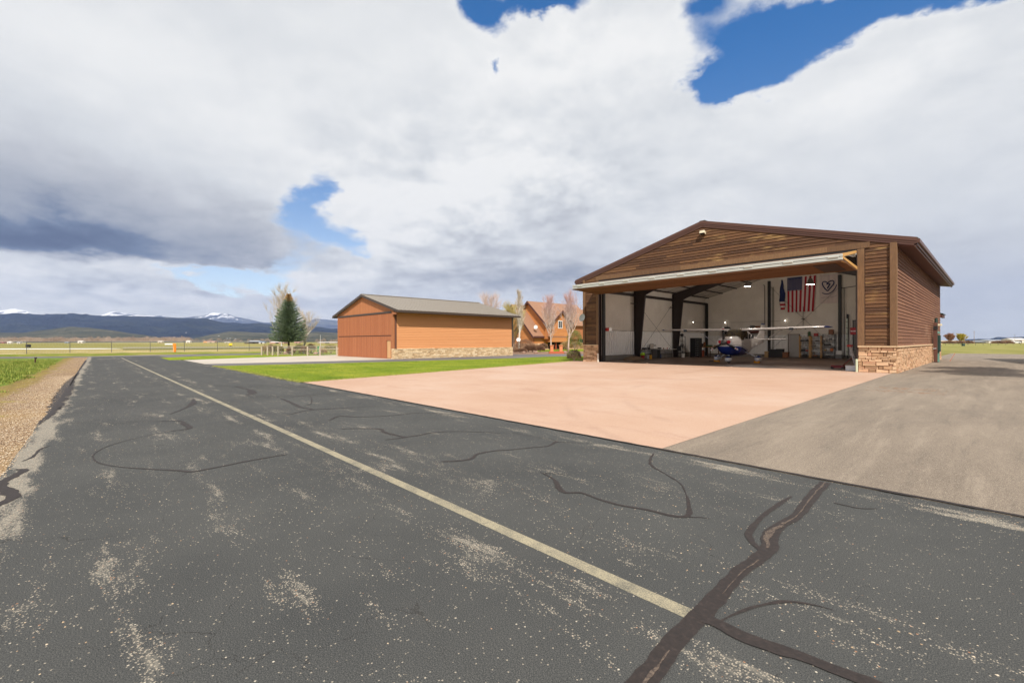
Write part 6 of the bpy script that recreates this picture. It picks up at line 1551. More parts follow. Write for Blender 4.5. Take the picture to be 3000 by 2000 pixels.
for i, (u, v, w_, h, m_, lb) in enumerate([
    (776, 1037, 1.0, 1.15, m_shr_t, "tan shrub behind the left end of the rail fence"), (793, 1036, 1.1, 1.2, m_shr_b, "brown shrub second from the left behind the rail fence"), (806, 1036, .9, 1.1, m_shr_o, "olive shrub left of the spruce"),
    (820, 1037, 1.0, 1.05, m_shr_o, "green-brown shrub just left of the spruce trunk"), (852, 1038, 1.1, .9, m_shr_b, "reddish brown shrub in front of the spruce"), (878, 1036, 1.6, 1.2, m_shr_o, "olive shrub right of the spruce"), (893, 1037, 1.1, 1.0, m_shr_b, "dark shrub at the foot of the forked birch"),
    (912, 1034, 1.2, 1.3, m_shr_b, "red-brown shrub behind the green garden cart"), (969, 1036, 2.0, 1.2, m_shr_o, "wide olive hedge shrub beside the closed hangar"), (946, 1037, 1.0, .7, m_shr_t, "low tan shrub between cart and hedge")]):
    shrub("fence_shrub", lb, at(u, v), w_, h, m_, 900, 60 + i, "shrubs behind the rail fence", .05)
# corner shrub by the open hangar
cb = at(1697, 1054); shrub("corner_shrub", "budding purple-green shrub at the left corner of the open hangar", Vector((-W - .75, -.3, 0)), 1.1, .85, tintmat("purple_green_shrub", [(0, rgb(96, 68, 80)), (.5, rgb(132, 104, 84)), (1, rgb(110, 146, 50))], grain=.2), 1300, 77, None, .05)
# rocks
m_rock = plain("garden_rock", rgb(150, 122, 106), .9, 0, .3, 3)
for i, (u, v, r, lb) in enumerate([(838, 1037, .35, "pinkish rock left of the spruce trunk"), (902, 1038, .22, "small rock under the forked birch"), (925, 1038, .3, "pale rock near the green cart"), (1570, 1035, .3, "rock at the driveway edge left of the terracotta stand"), (1655, 1035, .32, "rock at the driveway edge right of the terracotta stand"), (1535, 1035, .28, "rock at the driveway edge below the aspen")]):
    p = at(u, v); mb = MB(); blobm(mb, r, r * .35, i * 3.1, .7); o = mb.build("rock", m_rock); o.location = (p.x, p.y, 0); tag(o, lb, "rock", "rocks in the garden beds")
# terracotta stand
p = at(1630, 1035.5)
m_terra = plain("terracotta", rgb(206, 132, 88), .8)
boxed("terracotta_stand", "terracotta coloured twin-pillar stand at the edge of the driveway by the house", "stand", (p.x, p.y, 0), [
    ("base", plain("terracotta_dark", rgb(176, 92, 60), .8), lambda m: m.bbox(-.95, .95, -.35, .35, 0, .28, .03)),
    ("pillar", m_terra, lambda m: m.bbox(-.78, -.38, -.22, .22, .28, 1.0, .02)), ("pillar", m_terra, lambda m: m.bbox(.38, .78, -.22, .22, .28, 1.0, .02)),
    ("pillar_cap", m_terra, lambda m: m.bbox(-.84, -.32, -.28, .28, 1.0, 1.08, .02)), ("pillar_cap", m_terra, lambda m: m.bbox(.32, .84, -.28, .28, 1.0, 1.08, .02))], rz=YAW * -1 + .0)
# green cart behind the fence
p = at(919, 1036)
boxed("garden_cart", "green metal rack standing behind the rail fence", "rack", (p.x, p.y, 0), [
    ("rack_frame", plain("bright_green_metal", rgb(44, 120, 64), .5), lambda m: (m.beam((-.8, 0, 1.0), (.8, 0, 1.0), .05, .06), m.beam((-.8, 0, .6), (.8, 0, .6), .05, .06), m.box(-.8, -.74, -.03, .03, 0, 1.05), m.box(.5, .8, -.06, .06, .3, 1.05))),
    ("leg", plain("blue_leg", rgb(70, 110, 150), .5), lambda m: m.box(.6, .68, -.03, .03, 0, .35))], rz=-YAW)

# rail fence by the closed hangar
m_oldw = plain("weathered_grey_wood", rgb(176, 162, 144), .9, 0, .2, 5)
RF = thing("rail_fence", "weathered grey post-and-rail fence left of the closed hangar", "fence", (0, 0, 0))
fp = [at(u, v) for u, v in ((767, 1040.4), (784, 1040.6), (799, 1041), (815, 1041.6), (856.5, 1041.2), (901.5, 1041.2), (938, 1040.9), (987, 1040.6))]
for p in fp:
    mb = MB(); mb.bbox(-.075, .075, -.075, .075, 0, 1.02, .01, M=Matrix.Translation((p.x, p.y, 0)) @ Matrix.Rotation(-YAW, 4, 'Z')); mb.build("fence_post", m_oldw, RF)
for i in range(len(fp) - 1):
    a, c = fp[i], fp[i + 1]
    mb = MB(); mb.beam((a.x, a.y, 1.05), (c.x, c.y, 1.05), .12, .05); mb.build("top_rail", m_oldw, RF)
    if i > 3:
        mb = MB(); mb.beam((a.x, a.y, .68), (c.x, c.y, .68 + (.04 if i > 5 else 0)), .05, .07); mb.build("middle_rail", m_oldw, RF)
mb = MB(); mb.nofix = True
for i in range(len(fp) - 1):
    a, c = fp[i], fp[i + 1]; n = int((c - a).length / .15)
    for k in range(n): q = a.lerp(c, k / n); mb.tube([(q.x, q.y, .05), (q.x, q.y, 1.0)], .004, 3, cap=False)
    for z in (.2, .45, .85): mb.tube([(a.x, a.y, z), (c.x, c.y, z)], .004, 3, cap=False)
mb.build("wire_mesh", m_galv, RF)
p = at(938.5, 1012); mb = MB(); q = at(938.5, 1018); mb.tube([(0, 0, 0), (0, 0, 3.4)], [.045, .03], 6); o = mb.build("white_pole", m_white); o.location = (q.x * .9, q.y * .9, 0); o.location = tuple(at(938.5, 1018)); tag(o, "thin white pole standing in the field beyond the rail fence", "pole")

# chain link fence beyond the cross taxiway
CF = thing("chain_link_fence", "long chain-link fence with dark posts beyond the cross taxiway", "fence", (0, 0, 0))
us = [(-60, 1037.6), (78, 1036.2), (205, 1033.5), (327, 1031.8), (440, 1030.6), (540, 1029.6), (637, 1028.6), (730, 1027.6)]
cp = [at(u, v) for u, v in us]
m_post = plain("dark_fence_post", rgb(78, 76, 76), .6)
for p in cp:
    mb = MB(); mb.tube([(p.x, p.y, 0), (p.x, p.y, 1.55), (p.x - .1, p.y, 1.75)], .034, 8); mb.build("fence_post", m_post, CF)
mb = MB(); mb.nofix = True
for i in range(len(cp) - 1):
    a, c = cp[i], cp[i + 1]
    for z in (.05, .75, 1.45, 1.6, 1.72): mb.tube([(a.x, a.y, z), (c.x, c.y, z)], .004, 3, cap=False)
    n = int((c - a).length / .35)
    for k in range(n):
        q = a.lerp(c, k / n); r = a.lerp(c, min(1, (k + 1.0) / n))
        mb.add([(q.x, q.y, 0), (q.x + .006, q.y + .006, 0), (r.x, r.y, 1.45)], [(0, 1, 2)]); mb.add([(q.x, q.y, 1.45), (q.x + .006, q.y + .006, 1.45), (r.x, r.y, 0)], [(0, 1, 2)])
mb.build("wire_mesh", m_galv, CF)
# windsock
p = at(508, 1031); m_or = plain("orange_sock_cloth", rgb(236, 130, 34), .8)
ax = _r
dpt = (p - CAM).dot(_f)
zt = CAM.z - 6.5 * dpt / F_PX
WSK = thing("windsock", "limp orange windsock on a white arm beyond the taxiway", "windsock", (p.x, p.y, 0))
mb = MB(); mb.tube([(0, 0, 0), (0, 0, zt + .1)], .05, 8); mb.build("pole", plain("pale_orange_pole", rgb(230, 180, 130), .6), WSK)
mb = MB(); e = -_r * (24 / F_PX * dpt); mb.tube([(0, 0, zt), tuple(e + Vector((0, 0, zt)))], .11, 8); mb.build("arm", m_white, WSK)
mb = MB(); o_ = _r * .12
rr = []
for j in range(7):
    s_ = j / 6; c = o_ + _r * (.14 * math.sin(s_ * 2.5)) + Vector((0, 0, zt + .12 - s_ * 1.45)); r = .26 - .14 * s_
    rr.append([tuple(c + _r * r * math.cos(a) + _f * r * .6 * math.sin(a)) for a in [2 * math.pi * k / 10 for k in range(10)]])
mb.loft(rr); mb.build("sock", m_or, WSK, True)
p = at(83, 1023); boxed("runway_marker", "small black marker box standing beside the pale runway", "marker", (p.x, p.y, 0), [("marker_box", m_blk2, lambda m: m.bbox(-.35, .35, -.3, .3, .45, 1.1, .05)), ("leg", m_white, lambda m: m.tube([(0, 0, 0), (0, 0, .45)], .06, 6))], -YAW)
p = at(675.5, 1014.2); boxed("yellow_runway_sign", "small yellow sign board in the far field", "sign", (p.x, p.y, 0), [("sign_plate", plain("sign_yellow", rgb(226, 190, 40), .6), lambda m: m.bbox(-.6, .6, -.05, .05, .3, 1.1, .02)), ("leg", m_black, lambda m: m.box(-.4, .4, -.03, .03, 0, .3))], -YAW)
p = at(102, 1066); boxed("field_stake", "short dark stake standing in the grass left of the gravel", "stake", (p.x, p.y, 0), [("stake", plain("rust_stake", rgb(84, 58, 40), .8), lambda m: m.beam((0, 0, 0), (.06, 0, .42), .06, .06)), ("cap", m_black, lambda m: m.bbox(.0, .12, -.05, .05, .4, .48, .01))], -YAW)

# ================================================================== DISTANCE
def far_box(name, lb, cat, u0, u1, vt, vb, Z, wall, roof, rs=.35, grp=None, door=None):
    a = far(u0, 1000, Z); c = far(u1, 1000, Z); p = (a + c) / 2
    w_ = (c - a).length; h = (vb - vt) / F_PX * Z
    T_ = thing(name, lb, cat, (p.x, p.y, 0), -YAW, grp)
    eh = h * (1 - rs); d_ = min(w_ * .7, 14)
    mb = MB(); mb.box(-w_ / 2, w_ / 2, 0, d_, 0, eh); mb.build("wall", wall, T_)
    mb = MB(); mb.prism([(-.4, eh), (d_ / 2, h), (d_ + .4, eh), (d_ + .4, eh - .1), (-.4, eh - .1)], 0, -w_ / 2 - .3, w_ / 2 + .3); mb.build("roof", roof, T_)
    mb = MB(); mb.box(-w_ * .1, w_ * .12, -.06, .0, 0, eh * .7); mb.build("door", door or m_black, T_)
mW = plain("far_white_wall", rgb(214, 206, 198), .7); mRed = plain("far_barn_red", rgb(120, 52, 48), .8); mGr = plain("far_grey_roof", rgb(150, 154, 160), .6); mTan = plain("far_tan_wall", rgb(176, 156, 130), .8); mDk = plain("far_dark_roof", rgb(72, 64, 60), .7); mBl = plain("far_blue_roof", rgb(124, 142, 164), .6); mPk = plain("far_pink_roof", rgb(196, 150, 136), .7); mOr = plain("far_orange_roof", rgb(214, 150, 92), .7)
HB_ = [
 ("red_barn", "red barn at the far left edge of the field", "barn", -6, 11, 999.5, 1004.5, 700, mRed, mRed),
 ("white_shed", "larger white shed in the far left field", "shed", 21, 31, 1000.5, 1007, 560, mW, mW),
 ("white_shed", "smaller white shed right of the larger one in the far left field", "shed", 49, 58, 1002, 1007, 560, mW, mGr),
 ("low_grey_house", "low grey house between the bare far trees on the left", "house", 189, 199, 999, 1003, 900, mBl, mGr),
 ("white_house", "white gabled farmhouse among the far trees on the left", "house", 227, 241, 996.5, 1003.5, 900, mW, mW),
 ("farmhouse", "small white farmhouse left of the windsock among far trees", "house", 462, 474, 1001.5, 1007.2, 900, mTan, mW),
 ("farmhouse", "white farmhouse right of the windsock among far trees", "house", 545, 556, 998, 1005, 950, mW, mW),
 ("orange_roofed_house", "orange-roofed house in the far field", "house", 596, 605, 1002.5, 1007, 900, mOr, mOr),
 ("long_barn", "long pink-roofed barn beyond the far field", "barn", 606, 628, 1002.3, 1007.2, 900, mTan, mPk),
 ("long_barn", "long white-roofed barn beyond the far field right of the pink one", "barn", 657, 672, 1005, 1007.4, 900, mW, mW),
 ("brown_shed", "small dark brown shed in the field left of the rail fence", "shed", 716, 727, 1011.5, 1014.5, 420, mRed, mDk),
 ("blue_grey_hangar", "wide blue-grey roofed hangar left of the rail fence", "hangar", 728, 757, 1004.5, 1013.5, 420, mDk, mGr),
 ("arched_shed", "pale blue metal shed beside the blue-grey hangar", "shed", 758, 774, 1006.5, 1013.2, 420, mW, mBl),
 ("long_barn", "long white roof showing left under the spruce", "barn", 790, 832, 1005, 1011, 420, mPk, mW),
 ("pink_barn", "pink-roofed barn right under the spruce", "barn", 862, 876, 1007, 1012, 420, mTan, mPk),
 ("long_barn", "long white roof right of the spruce beyond the rail fence", "barn", 930, 986, 1008.5, 1013, 420, mTan, mW)]
for q in HB_: far_box(*q)
for i, (u, v, lb) in enumerate([(509, 987.8, "lone white house low on the dark hillside"), (545, 974.6, "lone white house high on the dark hillside"), (641, 984.5, "larger white house on the green foothill"), (665, 992, "white house left on the lower foothill"), (674, 991.5, "bright white house on the lower foothill"), (689, 992.5, "white house right on the lower foothill"), (748, 989.5, "grey-white house high on the foothill near the spruce"), (576, 990, "flat white house at the foot of the dark hill")]):
    pass
RB = [("dark_roofed_barn", "long dark-roofed barn behind the small trees right of the open hangar", "barn", 2752, 2830, 996.5, 1004, 300, mDk, mTan),
 ("low_dark_barn", "low dark barn with sloping roof beside the utility pole", "barn", 2850, 2888, 996, 1002.5, 280, mDk, mGr),
 ("long_pale_hangar", "long pale grey hangar row at the far right", "hangar", 2897, 2968, 995, 1004.5, 300, mW, mGr),
 ("white_gabled_hangar", "white gabled hangar at the right edge of the view", "hangar", 2966, 3010, 991, 1005, 290, mW, mW)]
for q in RB: far_box(*q)
for u, v, c_, h, lb, mt_ in ((2783, 1006, 11, 22, "bare brown round tree right of the open hangar", m_tw_c), (2816, 1005, 12, 22, "bright yellow-green round tree right of the open hangar", m_tw_y)):
    Z = 230; p = far(u, 1000, Z); p.z = 0
    T_ = bare_tree("small_field_tree", lb, p, h / F_PX * Z * 1.02 + .6, 2.6, [m_greyb, tintmat("far_twigs%d" % u, [(0, rgb(140, 100, 74)), (1, rgb(190, 140, 108))] if u < 2800 else [(0, rgb(160, 140, 30)), (1, rgb(216, 200, 70))], grain=.2)], 100 + u % 7, n1=22, twigs=6500, up=.75, trunk_r=.14, first=.15, tw=.04)
p = far(2854, 1000, 240); mb = MB(); mb.tube([(0, 0, 0), (0, 0, 6.8)], [.11, .07], 6); mb.beam((-.5, 0, 6.0), (.5, 0, 6.0), .06, .06); o = mb.build("utility_pole", m_greyb); o.location = (p.x, p.y, 0); tag(o, "wooden utility pole beside the low dark barn", "pole")
p = far(2973, 1000, 235); PLp = thing("light_pole", "twin-headed light pole in front of the white gabled hangar", "pole", (p.x, p.y, 0), -YAW)
mb = MB(); mb.tube([(0, 0, 0), (0, 0, 4.6)], .05, 6); mb.build("pole_shaft", m_post, PLp); mb = MB(); mb.beam((-.6, 0, 4.6), (.6, 0, 4.6), .1, .1); mb.build("lamp_head", m_post, PLp)
m_shr_f = tintmat("dead_shrub", [(0, rgb(120, 88, 66)), (1, rgb(170, 136, 108))], grain=.2)
PF = thing("pasture_fence", "thin dark post-and-wire fence along the far side of the right pasture", "fence", (0, 0, 0))
pp = [far(u, 1000, 150) for u in range(2770, 3080, 22)]
for p in pp: mb = MB(); mb.tube([(p.x, p.y, 0), (p.x, p.y, .9)], .04, 5); mb.build("fence_post", m_post, PF)
mb = MB(); 
for i in range(len(pp) - 1):
    for z in (.4, .75): mb.tube([(pp[i].x, pp[i].y, z), (pp[i + 1].x, pp[i + 1].y, z)], .012, 3, cap=False)
mb.build("fence_wire", m_post, PF)
for i, (u, lb) in enumerate(((2780, "dull brush heap left in the right pasture"), (2808, "tan brush heap beneath the yellow-green tree"), (2835, "tan brush heap right of the yellow-green tree"), (2925, "brush clump in front of the pale hangar row"), (2950, "second brush clump in front of the pale hangar row"))):
    q = far(u, 1000, 200); q.z = 0; shrub("brush_clump", lb, q, 4.2, 1.3, m_shr_f, 700, 90 + i, "brush clumps in the right pasture", .22)
q = far(2822, 1000, 130); boxed("green_utility_box", "small dark green utility box in the right pasture", "utility box", (q.x, q.y, 0), [("box_body", m_dgreen, lambda m: m.bbox(-.3, .3, -.25, .25, 0, .62, .03)), ("box_lid", m_teal, lambda m: m.bbox(-.32, .32, -.27, .27, .62, .68, .01))], -YAW)
# parked vehicle far right
def far_car(u, lb, mt_):
    q = far(u, 1000, 230); C_ = thing("parked_car", lb, "car", (q.x, q.y, 0), -YAW)
    mb = MB(); mb.loft([[(-2.2, y, .35), (-2.2, y, .8), (-1.3, y, .95), (-.8, y, 1.4), (.9, y, 1.42), (1.5, y, .95), (2.2, y, .85), (2.2, y, .35)] for y in (-.85, .85)]); mb.build("body", mt_, C_)
    mb = MB(); mb.loft([[(-1.1, y, .98), (-.72, y, 1.33), (.82, y, 1.35), (1.3, y, .98)] for y in (-.87, .87)]); mb.build("window", m_glass, C_)
    for x in (-1.35, 1.35): mb = MB(); mb.lathe([(.33, -.1), (.33, .1)], 14, M=Matrix.Translation((x, -.8, .33)) @ Matrix.Rotation(math.pi / 2, 4, 'X')); mb.build("wheel", m_black, C_)
far_car(2938, "dark parked car in front of the pale hangar row", m_blk2); far_car(2973, "white parked car in front of the white gabled hangar", m_white)

# far cottonwood belt
random.seed(4)
m_belt = tintmat("far_bare_woods", [(0, rgb(126, 104, 92)), (.5, rgb(164, 142, 126)), (1, rgb(190, 170, 152))], grain=.2)
mb = MB(); mb.nofix = True
def clump(mb, p, w_, h, n, t0, q):
    for _ in range(n):
        a = U(0, 6.283); el_ = math.asin(U(-.25, 1)); r = U(.3, 1) ** .5
        c = p + Vector((math.cos(a) * math.cos(el_) * w_ / 2 * r, math.sin(a) * math.cos(el_) * w_ / 2 * r, h * .38 + math.sin(el_) * h * .62 * r))
        d = Vector((U(-1, 1), U(-1, 1), U(-.2, 1))).normalized(); e = c + d * q * U(.8, 2); nw = d.cross(Vector((U(-1, 1), U(-1, 1), U(-1, 1)))).normalized() * q * .22
        mb.add([c - nw, c + nw, e], [(0, 1, 2)], 0, max(0, min(1, t0 + U(-.3, .3))))
u = -60
while u < 1000:
    Z = U(1000, 1250) if u < 760 else U(500, 800); p = far(u, 1000, Z); p.z = 0
    hh = (U(13, 19) if u < 560 else U(8, 14)) / F_PX * Z
    if u > 560 and R_() < .25: u += U(4, 14); continue
    clump(mb, p, hh * U(.9, 1.5), hh, 150, U(.25, .75), hh * .12); u += U(2, 5) if u < 560 else U(4, 11)
o = mb.build("far_tree_belt", m_belt); stuff(o); tag(o, "pinkish-grey belt of bare trees along the foot of the hills", "woods")
# mountains
def hillmat(name, cols, sc, snow=None, snowc=.9):
    m, t, b = mk(name); wv = t.coord((1, 1, 1), 'World')
    n1 = t.noise(wv, sc, 8, .65); n2 = t.noise(wv, sc * 4, 6, .7)
    col = t.ramp(t.math('ADD', t.math('MULTIPLY', n1, .7), t.math('MULTIPLY', n2, .3)), [(.38, cols[0]), (.5, cols[1]), (.62, cols[2])])
    if snow:
        z = t.sep(wv)[2]
        k = t.math('ADD', t.math('DIVIDE', t.math('SUBTRACT', z, snow[0]), snow[1]), t.math('MULTIPLY', t.math('SUBTRACT', t.noise(wv, sc * 2.5, 10, .78), .5), 4.2))
        col = t.mix(t.step(k, .55, .85), col, (snowc, snowc, snowc * 1.02))
    finish(t, b, col, 1.0, n2, .9, 110, spec=0.0); return m
def ridge(name, prof, Z, Zb, mat, amp, sd, rows=26, back=.12, step=6, base_v=None):
    us = []; u = prof[0][0]
    while u <= prof[-1][0]: us.append(u); u += step
    def hv(u):
        for (a, va), (c, vc) in zip(prof, prof[1:]):
            if a <= u <= c:
                s_ = (u - a) / (c - a); s_ = s_ * s_ * (3 - 2 * s_) * .5 + s_ * .5; return va + (vc - va) * s_
        return prof[-1][1]
    vs = []
    for u in us:
        top = far(u, hv(u), Z); H_ = max(1.0, top.z) 
        dirh = Vector((top.x - CAM.x, top.y - CAM.y, 0)); 
        for j in range(rows + 1):
            s_ = j / rows                      # 0 base (near) .. 1 crest
            d = dirh * ((Zb + (Z - Zb) * s_) / Z); x, y = CAM.x + d.x, CAM.y + d.y
            sh = s_ ** 1.35
            nz = noise.fractal(Vector((x, y, 0)) * (1.0 / (Z * .10)) + Vector((sd, 0, 0)), 1.0, 2.1, 6) * amp * H_ * math.sin(math.pi * min(1, s_)) ** .7
            fine_ = noise.fractal(Vector((x, y, 0)) * (1.0 / (Z * .02)) + Vector((sd, 7, 0)), 1.0, 2.1, 5) * amp * .38 * H_ * min(1, s_ * 2)
            vs.append((x, y, max(-5, H_ * sh + nz + fine_ * (1 if s_ < 1 else .35))))
        d = dirh * ((Z * (1 + back)) / Z); vs.append((CAM.x + d.x, CAM.y + d.y, -5))
    k = rows + 2; fs = [(i * k + j, (i + 1) * k + j, (i + 1) * k + j + 1, i * k + j + 1) for i in range(len(us) - 1) for j in range(k - 1)]
    mb = MB(); mb.nofix = True; mb.add(vs, fs); o = mb.build(name, mat, None, True); RIDGES.append(o); return struct(o)
RIDGES = []
m_snow = hillmat("snowy_mountain", [rgb(60, 70, 92), rgb(84, 92, 108), rgb(106, 110, 114)], .0012, (500, 400))
m_dark = hillmat("cloud_shaded_forest", [rgb(26, 34, 50), rgb(36, 46, 60), rgb(54, 60, 62)], .0016)  # cloud shade over the forest is painted into these dark blue tones
m_olive = hillmat("olive_foothill", [rgb(80, 84, 74), rgb(98, 98, 84), rgb(120, 116, 98)], .003)
ridge("far_snowy_range", [(-700, 915), (-400, 905), (-150, 915), (0, 909), (44, 903), (68, 909), (105, 920), (200, 930), (289, 925), (330, 912), (374, 917), (425, 923), (470, 923), (510, 931), (530, 931), (595, 924), (629, 915), (653, 917), (697, 929), (775, 944), (850, 950), (900, 941), (927, 933), (954, 936), (1000, 938), (1080, 948), (1200, 975), (1300, 998)], 13500, 10000, m_snow, .10, 1)
ridge("cloud_shaded_forest_ridge", [(-800, 930), (-300, 916), (0, 919.5), (50, 916), (102, 921), (170, 920), (221, 918.5), (289, 924.5), (391, 925.5), (476, 929.5), (595, 932.5), (663, 945), (782, 948), (840, 952), (900, 955), (990, 963), (1100, 975), (1250, 998)], 7600, 4600, m_dark, .20, 2)
ridge("near_foothill", [(-500, 970), (-200, 975), (0, 974), (60, 975), (130, 966), (204, 957), (260, 960), (306, 965), (408, 979), (476, 989), (520, 999)], 3600, 2000, m_olive, .10, 3, base_v=0)
ridge("green_foothill", [(520, 1000), (580, 988), (622, 979), (680, 970), (748, 974), (830, 977), (930, 972), (990, 975), (1100, 985), (1200, 999)], 4000, 2200, m_olive, .12, 4)
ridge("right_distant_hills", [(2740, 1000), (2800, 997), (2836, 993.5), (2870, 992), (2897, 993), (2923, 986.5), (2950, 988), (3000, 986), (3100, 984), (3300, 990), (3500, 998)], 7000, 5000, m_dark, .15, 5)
# houses on the slopes
for i, (u, v, lb) in enumerate([(509, 987.8, "lone white house low on the dark hillside"), (545, 974.6, "lone white house high on the dark hillside"), (641, 984.5, "larger white house on the green foothill"), (665, 992, "white house left on the lower foothill"), (674, 991.5, "bright white house on the lower foothill"), (689, 992.5, "white house right on the lower foothill")]):
    d_ = ray(u, v).normalized(); hit = None
    for o_ in RIDGES:
        ok, loc, _, _ = o_.ray_cast(CAM, d_)
        if ok and (hit is None or (loc - CAM).length < (hit - CAM).length): hit = loc
    if hit is None: continue
    p = hit; Z = (p - CAM).dot(_f); w_ = 4.0 / F_PX * Z; h = 2.2 / F_PX * Z
    T_ = thing("hillside_house", lb, "house", (p.x, p.y, p.z - h * .3), -YAW, "white houses on the far slopes")
    mb = MB(); mb.box(-w_ / 2, w_ / 2, 0, w_ * .6, -h * .6, h * .6); mb.build("wall", mW, T_); mb = MB(); mb.prism([(-.5, h * .6), (w_ * .3, h), (w_ * .6 + .5, h * .6)], 0, -w_ / 2, w_ / 2); mb.build("roof", mGr, T_)

# ================================================================== GRASS AND STONES (near)
random.seed(21)
m_blade = tintmat("grass_blades", [(0, rgb(76, 98, 30)), (.5, rgb(118, 134, 44)), (1, rgb(170, 164, 84))], grain=.2)
mb = MB(); mb.nofix = True
def blade(mb, x, y, h, w_, t_, z=0):
    a = U(0, 6.283); l = h * U(.2, .8); dx_, dy_ = math.cos(a), math.sin(a)
    mb.add([(x - dy_ * w_, y + dx_ * w_, z), (x + dy_ * w_, y - dx_ * w_, z), (x + dx_ * l, y + dy_ * l, z + h)], [(0, 1, 2)], 0, t_)
n = 0
while n < 5200:
    x = U(-52, -10); y = U(-46, -29.9) if R_() < .35 else U(-34, -29.9)
    dist_ = YE(x) - y + .8 * noise.noise(Vector((x * .3, y * .9, 0)))
    if dist_ < 1.45 + .3 * R_(): 
        if R_() > .03: continue
    k = random.choice((6, 9, 12)); hh = U(.06, .20) * (1 if dist_ > 2 else .6); tt = R_()
    for _ in range(k): blade(mb, x + U(-.18, .18), y + U(-.18, .18), hh * U(.6, 1.2), .012, max(0, min(1, tt + U(-.2, .2))))
    n += 1
stuff(tag(mb.build("rough_grass", m_blade), "rough green grass tufts left of the gravel shoulder", "grass"))
import itertools
def inpoly(x, y, P_):
    c = False; j = len(P_) - 1
    for i in range(len(P_)):
        if ((P_[i][1] > y) != (P_[j][1] > y)) and x < (P_[j][0] - P_[i][0]) * (y - P_[i][1]) / (P_[j][1] - P_[i][1]) + P_[i][0]: c = not c
        j = i
    return c
mb = MB(); mb.nofix = True; n = 0
xs = [p[0] for p in lawn_poly]; ys_ = [p[1] for p in lawn_poly]
while n < 42000:
    x = U(min(xs), max(xs)); y = U(min(ys_), max(ys_))
    if not inpoly(x, y, lawn_poly): continue
    t_ = .5 + .5 * noise.noise(Vector((x * .5, y * .5, 0))) + U(-.25, .25); blade(mb, x, y, U(.02, .045), .007, max(0, min(1, t_)), .01); n += 1
for a_, c_ in ((lawn_poly[0], lawn_poly[1]), (lawn_poly[1], lawn_poly[2])):
    a_, c_ = Vector(a_), Vector(c_); L_ = (c_ - a_).length; nn_ = Vector((-(c_ - a_).y, (c_ - a_).x)).normalized()
    for _ in range(int(L_ * 240)):
        s_ = R_(); q = a_.lerp(c_, s_); off = abs(random.gauss(0, .10)) + .07 * noise.noise(Vector((s_ * L_ * 1.6, 3, 0)))
        q = q + nn_ * off * (1 if R_() < .5 else -1) * (.7 if R_() < .5 else 1)
        blade(mb, q.x, q.y, U(.02, .06), .010, U(.75, 1.0), .008)
stuff(tag(mb.build("lawn_blades", m_blade), "short mown grass blades of the lawn between the two hangars", "grass"))
m_peb = tintmat("loose_pebbles", [(0, rgb(140, 112, 86)), (.4, rgb(180, 156, 126)), (1, rgb(214, 200, 178))], grain=.2)
mb = MB(); mb.nofix = True
def pebble(mb, x, y, r, t_):
    vs = []; 
    for k in range(5): a = k * 1.2566 + U(-.3, .3); vs.append((x + r * math.cos(a), y + r * math.sin(a) * .8, .001))
    vs.append((x + U(-.2, .2) * r, y + U(-.2, .2) * r, r * U(.5, .8)))
    mb.add(vs, [(k, (k + 1) % 5, 5) for k in range(5)], 0, t_)
for _ in range(9000):
    x = U(-26, -3.5); y = YE(x) + .04 - abs(random.gauss(0, .5)); pebble(mb, x, y, U(.005, .015), R_())
for _ in range(2600):
    x = U(-14, 7); y = U(-28.7, YR - .1)
    if noise.noise(Vector((x * .35, y * .9, 3))) + random.gauss(0, .25) > .15: pebble(mb, x, y, U(.003, .009), R_())
stuff(tag(mb.build("loose_pebbles", m_peb), "loose pebbles scattered over the gravel shoulder and taxiway", "pebbles"))
# dry weeds on the driveway
mb = MB(); mb.nofix = True
for (u, v, s_, n) in ((2655, 1140, .9, 90), (2700, 1152, .5, 40), (2590, 1146, .4, 20)):
    c = at(u, v)
    for _ in range(n):
        x, y = c.x + random.gauss(0, s_ * .6), c.y + random.gauss(0, s_ * .35); a = U(0, 6.28); L = U(.04, .16); mb.tube([(x, y, .008), (x + math.cos(a) * L, y + math.sin(a) * L, .02)], .003, 3, cap=False)
stuff(tag(mb.build("dry_weed_litter", m_shr_f), "dry straw litter lying on the grey driveway", "litter"))

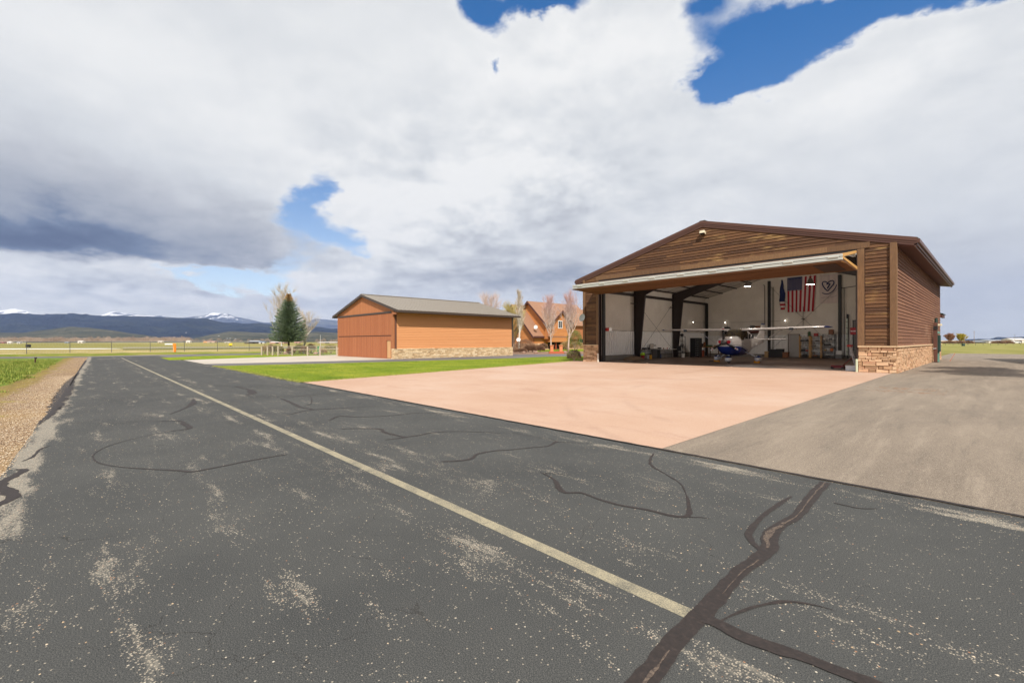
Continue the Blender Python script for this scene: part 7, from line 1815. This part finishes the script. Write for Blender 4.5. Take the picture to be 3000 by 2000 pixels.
# ================================================================== unseen, right of the view: shed and trees added to shadow the driveway
NB = thing("shadow_shed", "unseen grey metal shed added beyond the right edge to shade the driveway", "shed", (0, 0, 0))
q_ = [(6.3, 25.3), (8.3, 14), (20, 16), (18, 31)]
mb = MB(); mb.prism(q_, 2, 0, 4.7); mb.build("wall", mGr, NB)
mb = MB(); mb.prism(q_, 2, 4.7, 5.0); mb.build("roof", mDk, NB)
for ti, (tx, ty_, lb) in enumerate(((9.3, -1.6, "nearer unseen tree added beyond the right edge to shade the driveway"), (9.1, 2.8, "farther unseen tree added beyond the right edge to shade the driveway"))):
    random.seed(31 + ti)
    TT = thing("shadow_tree", lb, "tree", (tx, ty_, 0), 0, "unseen trees added to shade the driveway")
    mb = MB(); mb.tube([(0, 0, 0), (.1, 0, 4), (0, .1, 9.0)], [.2, .14, .04], 8)
    for k in range(16): a = k * 2.4; mb.tube([(.05, .05, 5 + k * .2), (math.cos(a) * .8, math.sin(a) * 1.0, 6.6 + k * .18), (math.cos(a) * 1.2, math.sin(a) * 1.7, 7.5 + k * .18)], [.06, .04, .01], 5, cap=False)
    mb.build("trunk", m_greyb, TT)
    mb = MB(); mb.nofix = True
    for k in range(17):
        a = k * 2.4; r = .2 + .12 * k; clump(mb, Vector((math.cos(a) * r * .55, math.sin(a) * r * 1.1, 7.4 + .8 * math.sin(k * 1.7))), 1.5, 1.3, 520, .5, .18)
    mb.build("crown", m_shr_g, TT)

# ================================================================== haze
m_hz = bpy.data.materials.new("haze_air"); m_hz.use_nodes = True
hn = m_hz.node_tree; hn.nodes.clear()
ho = hn.nodes.new('ShaderNodeOutputMaterial'); hv_ = hn.nodes.new('ShaderNodeVolumePrincipled')
hv_.inputs['Color'].default_value = (.46, .60, .98, 1); hv_.inputs['Density'].default_value = 3.6e-5; hv_.inputs['Anisotropy'].default_value = 0.0
hn.links.new(hv_.outputs[0], ho.inputs['Volume'])
mb = MB(); mb.box(-17500, 17500, -17500, 17500, -6, 1450)
hz = stuff(mb.build("haze", m_hz)); tag(hz, "thin blue air haze over the valley and hills", "haze")
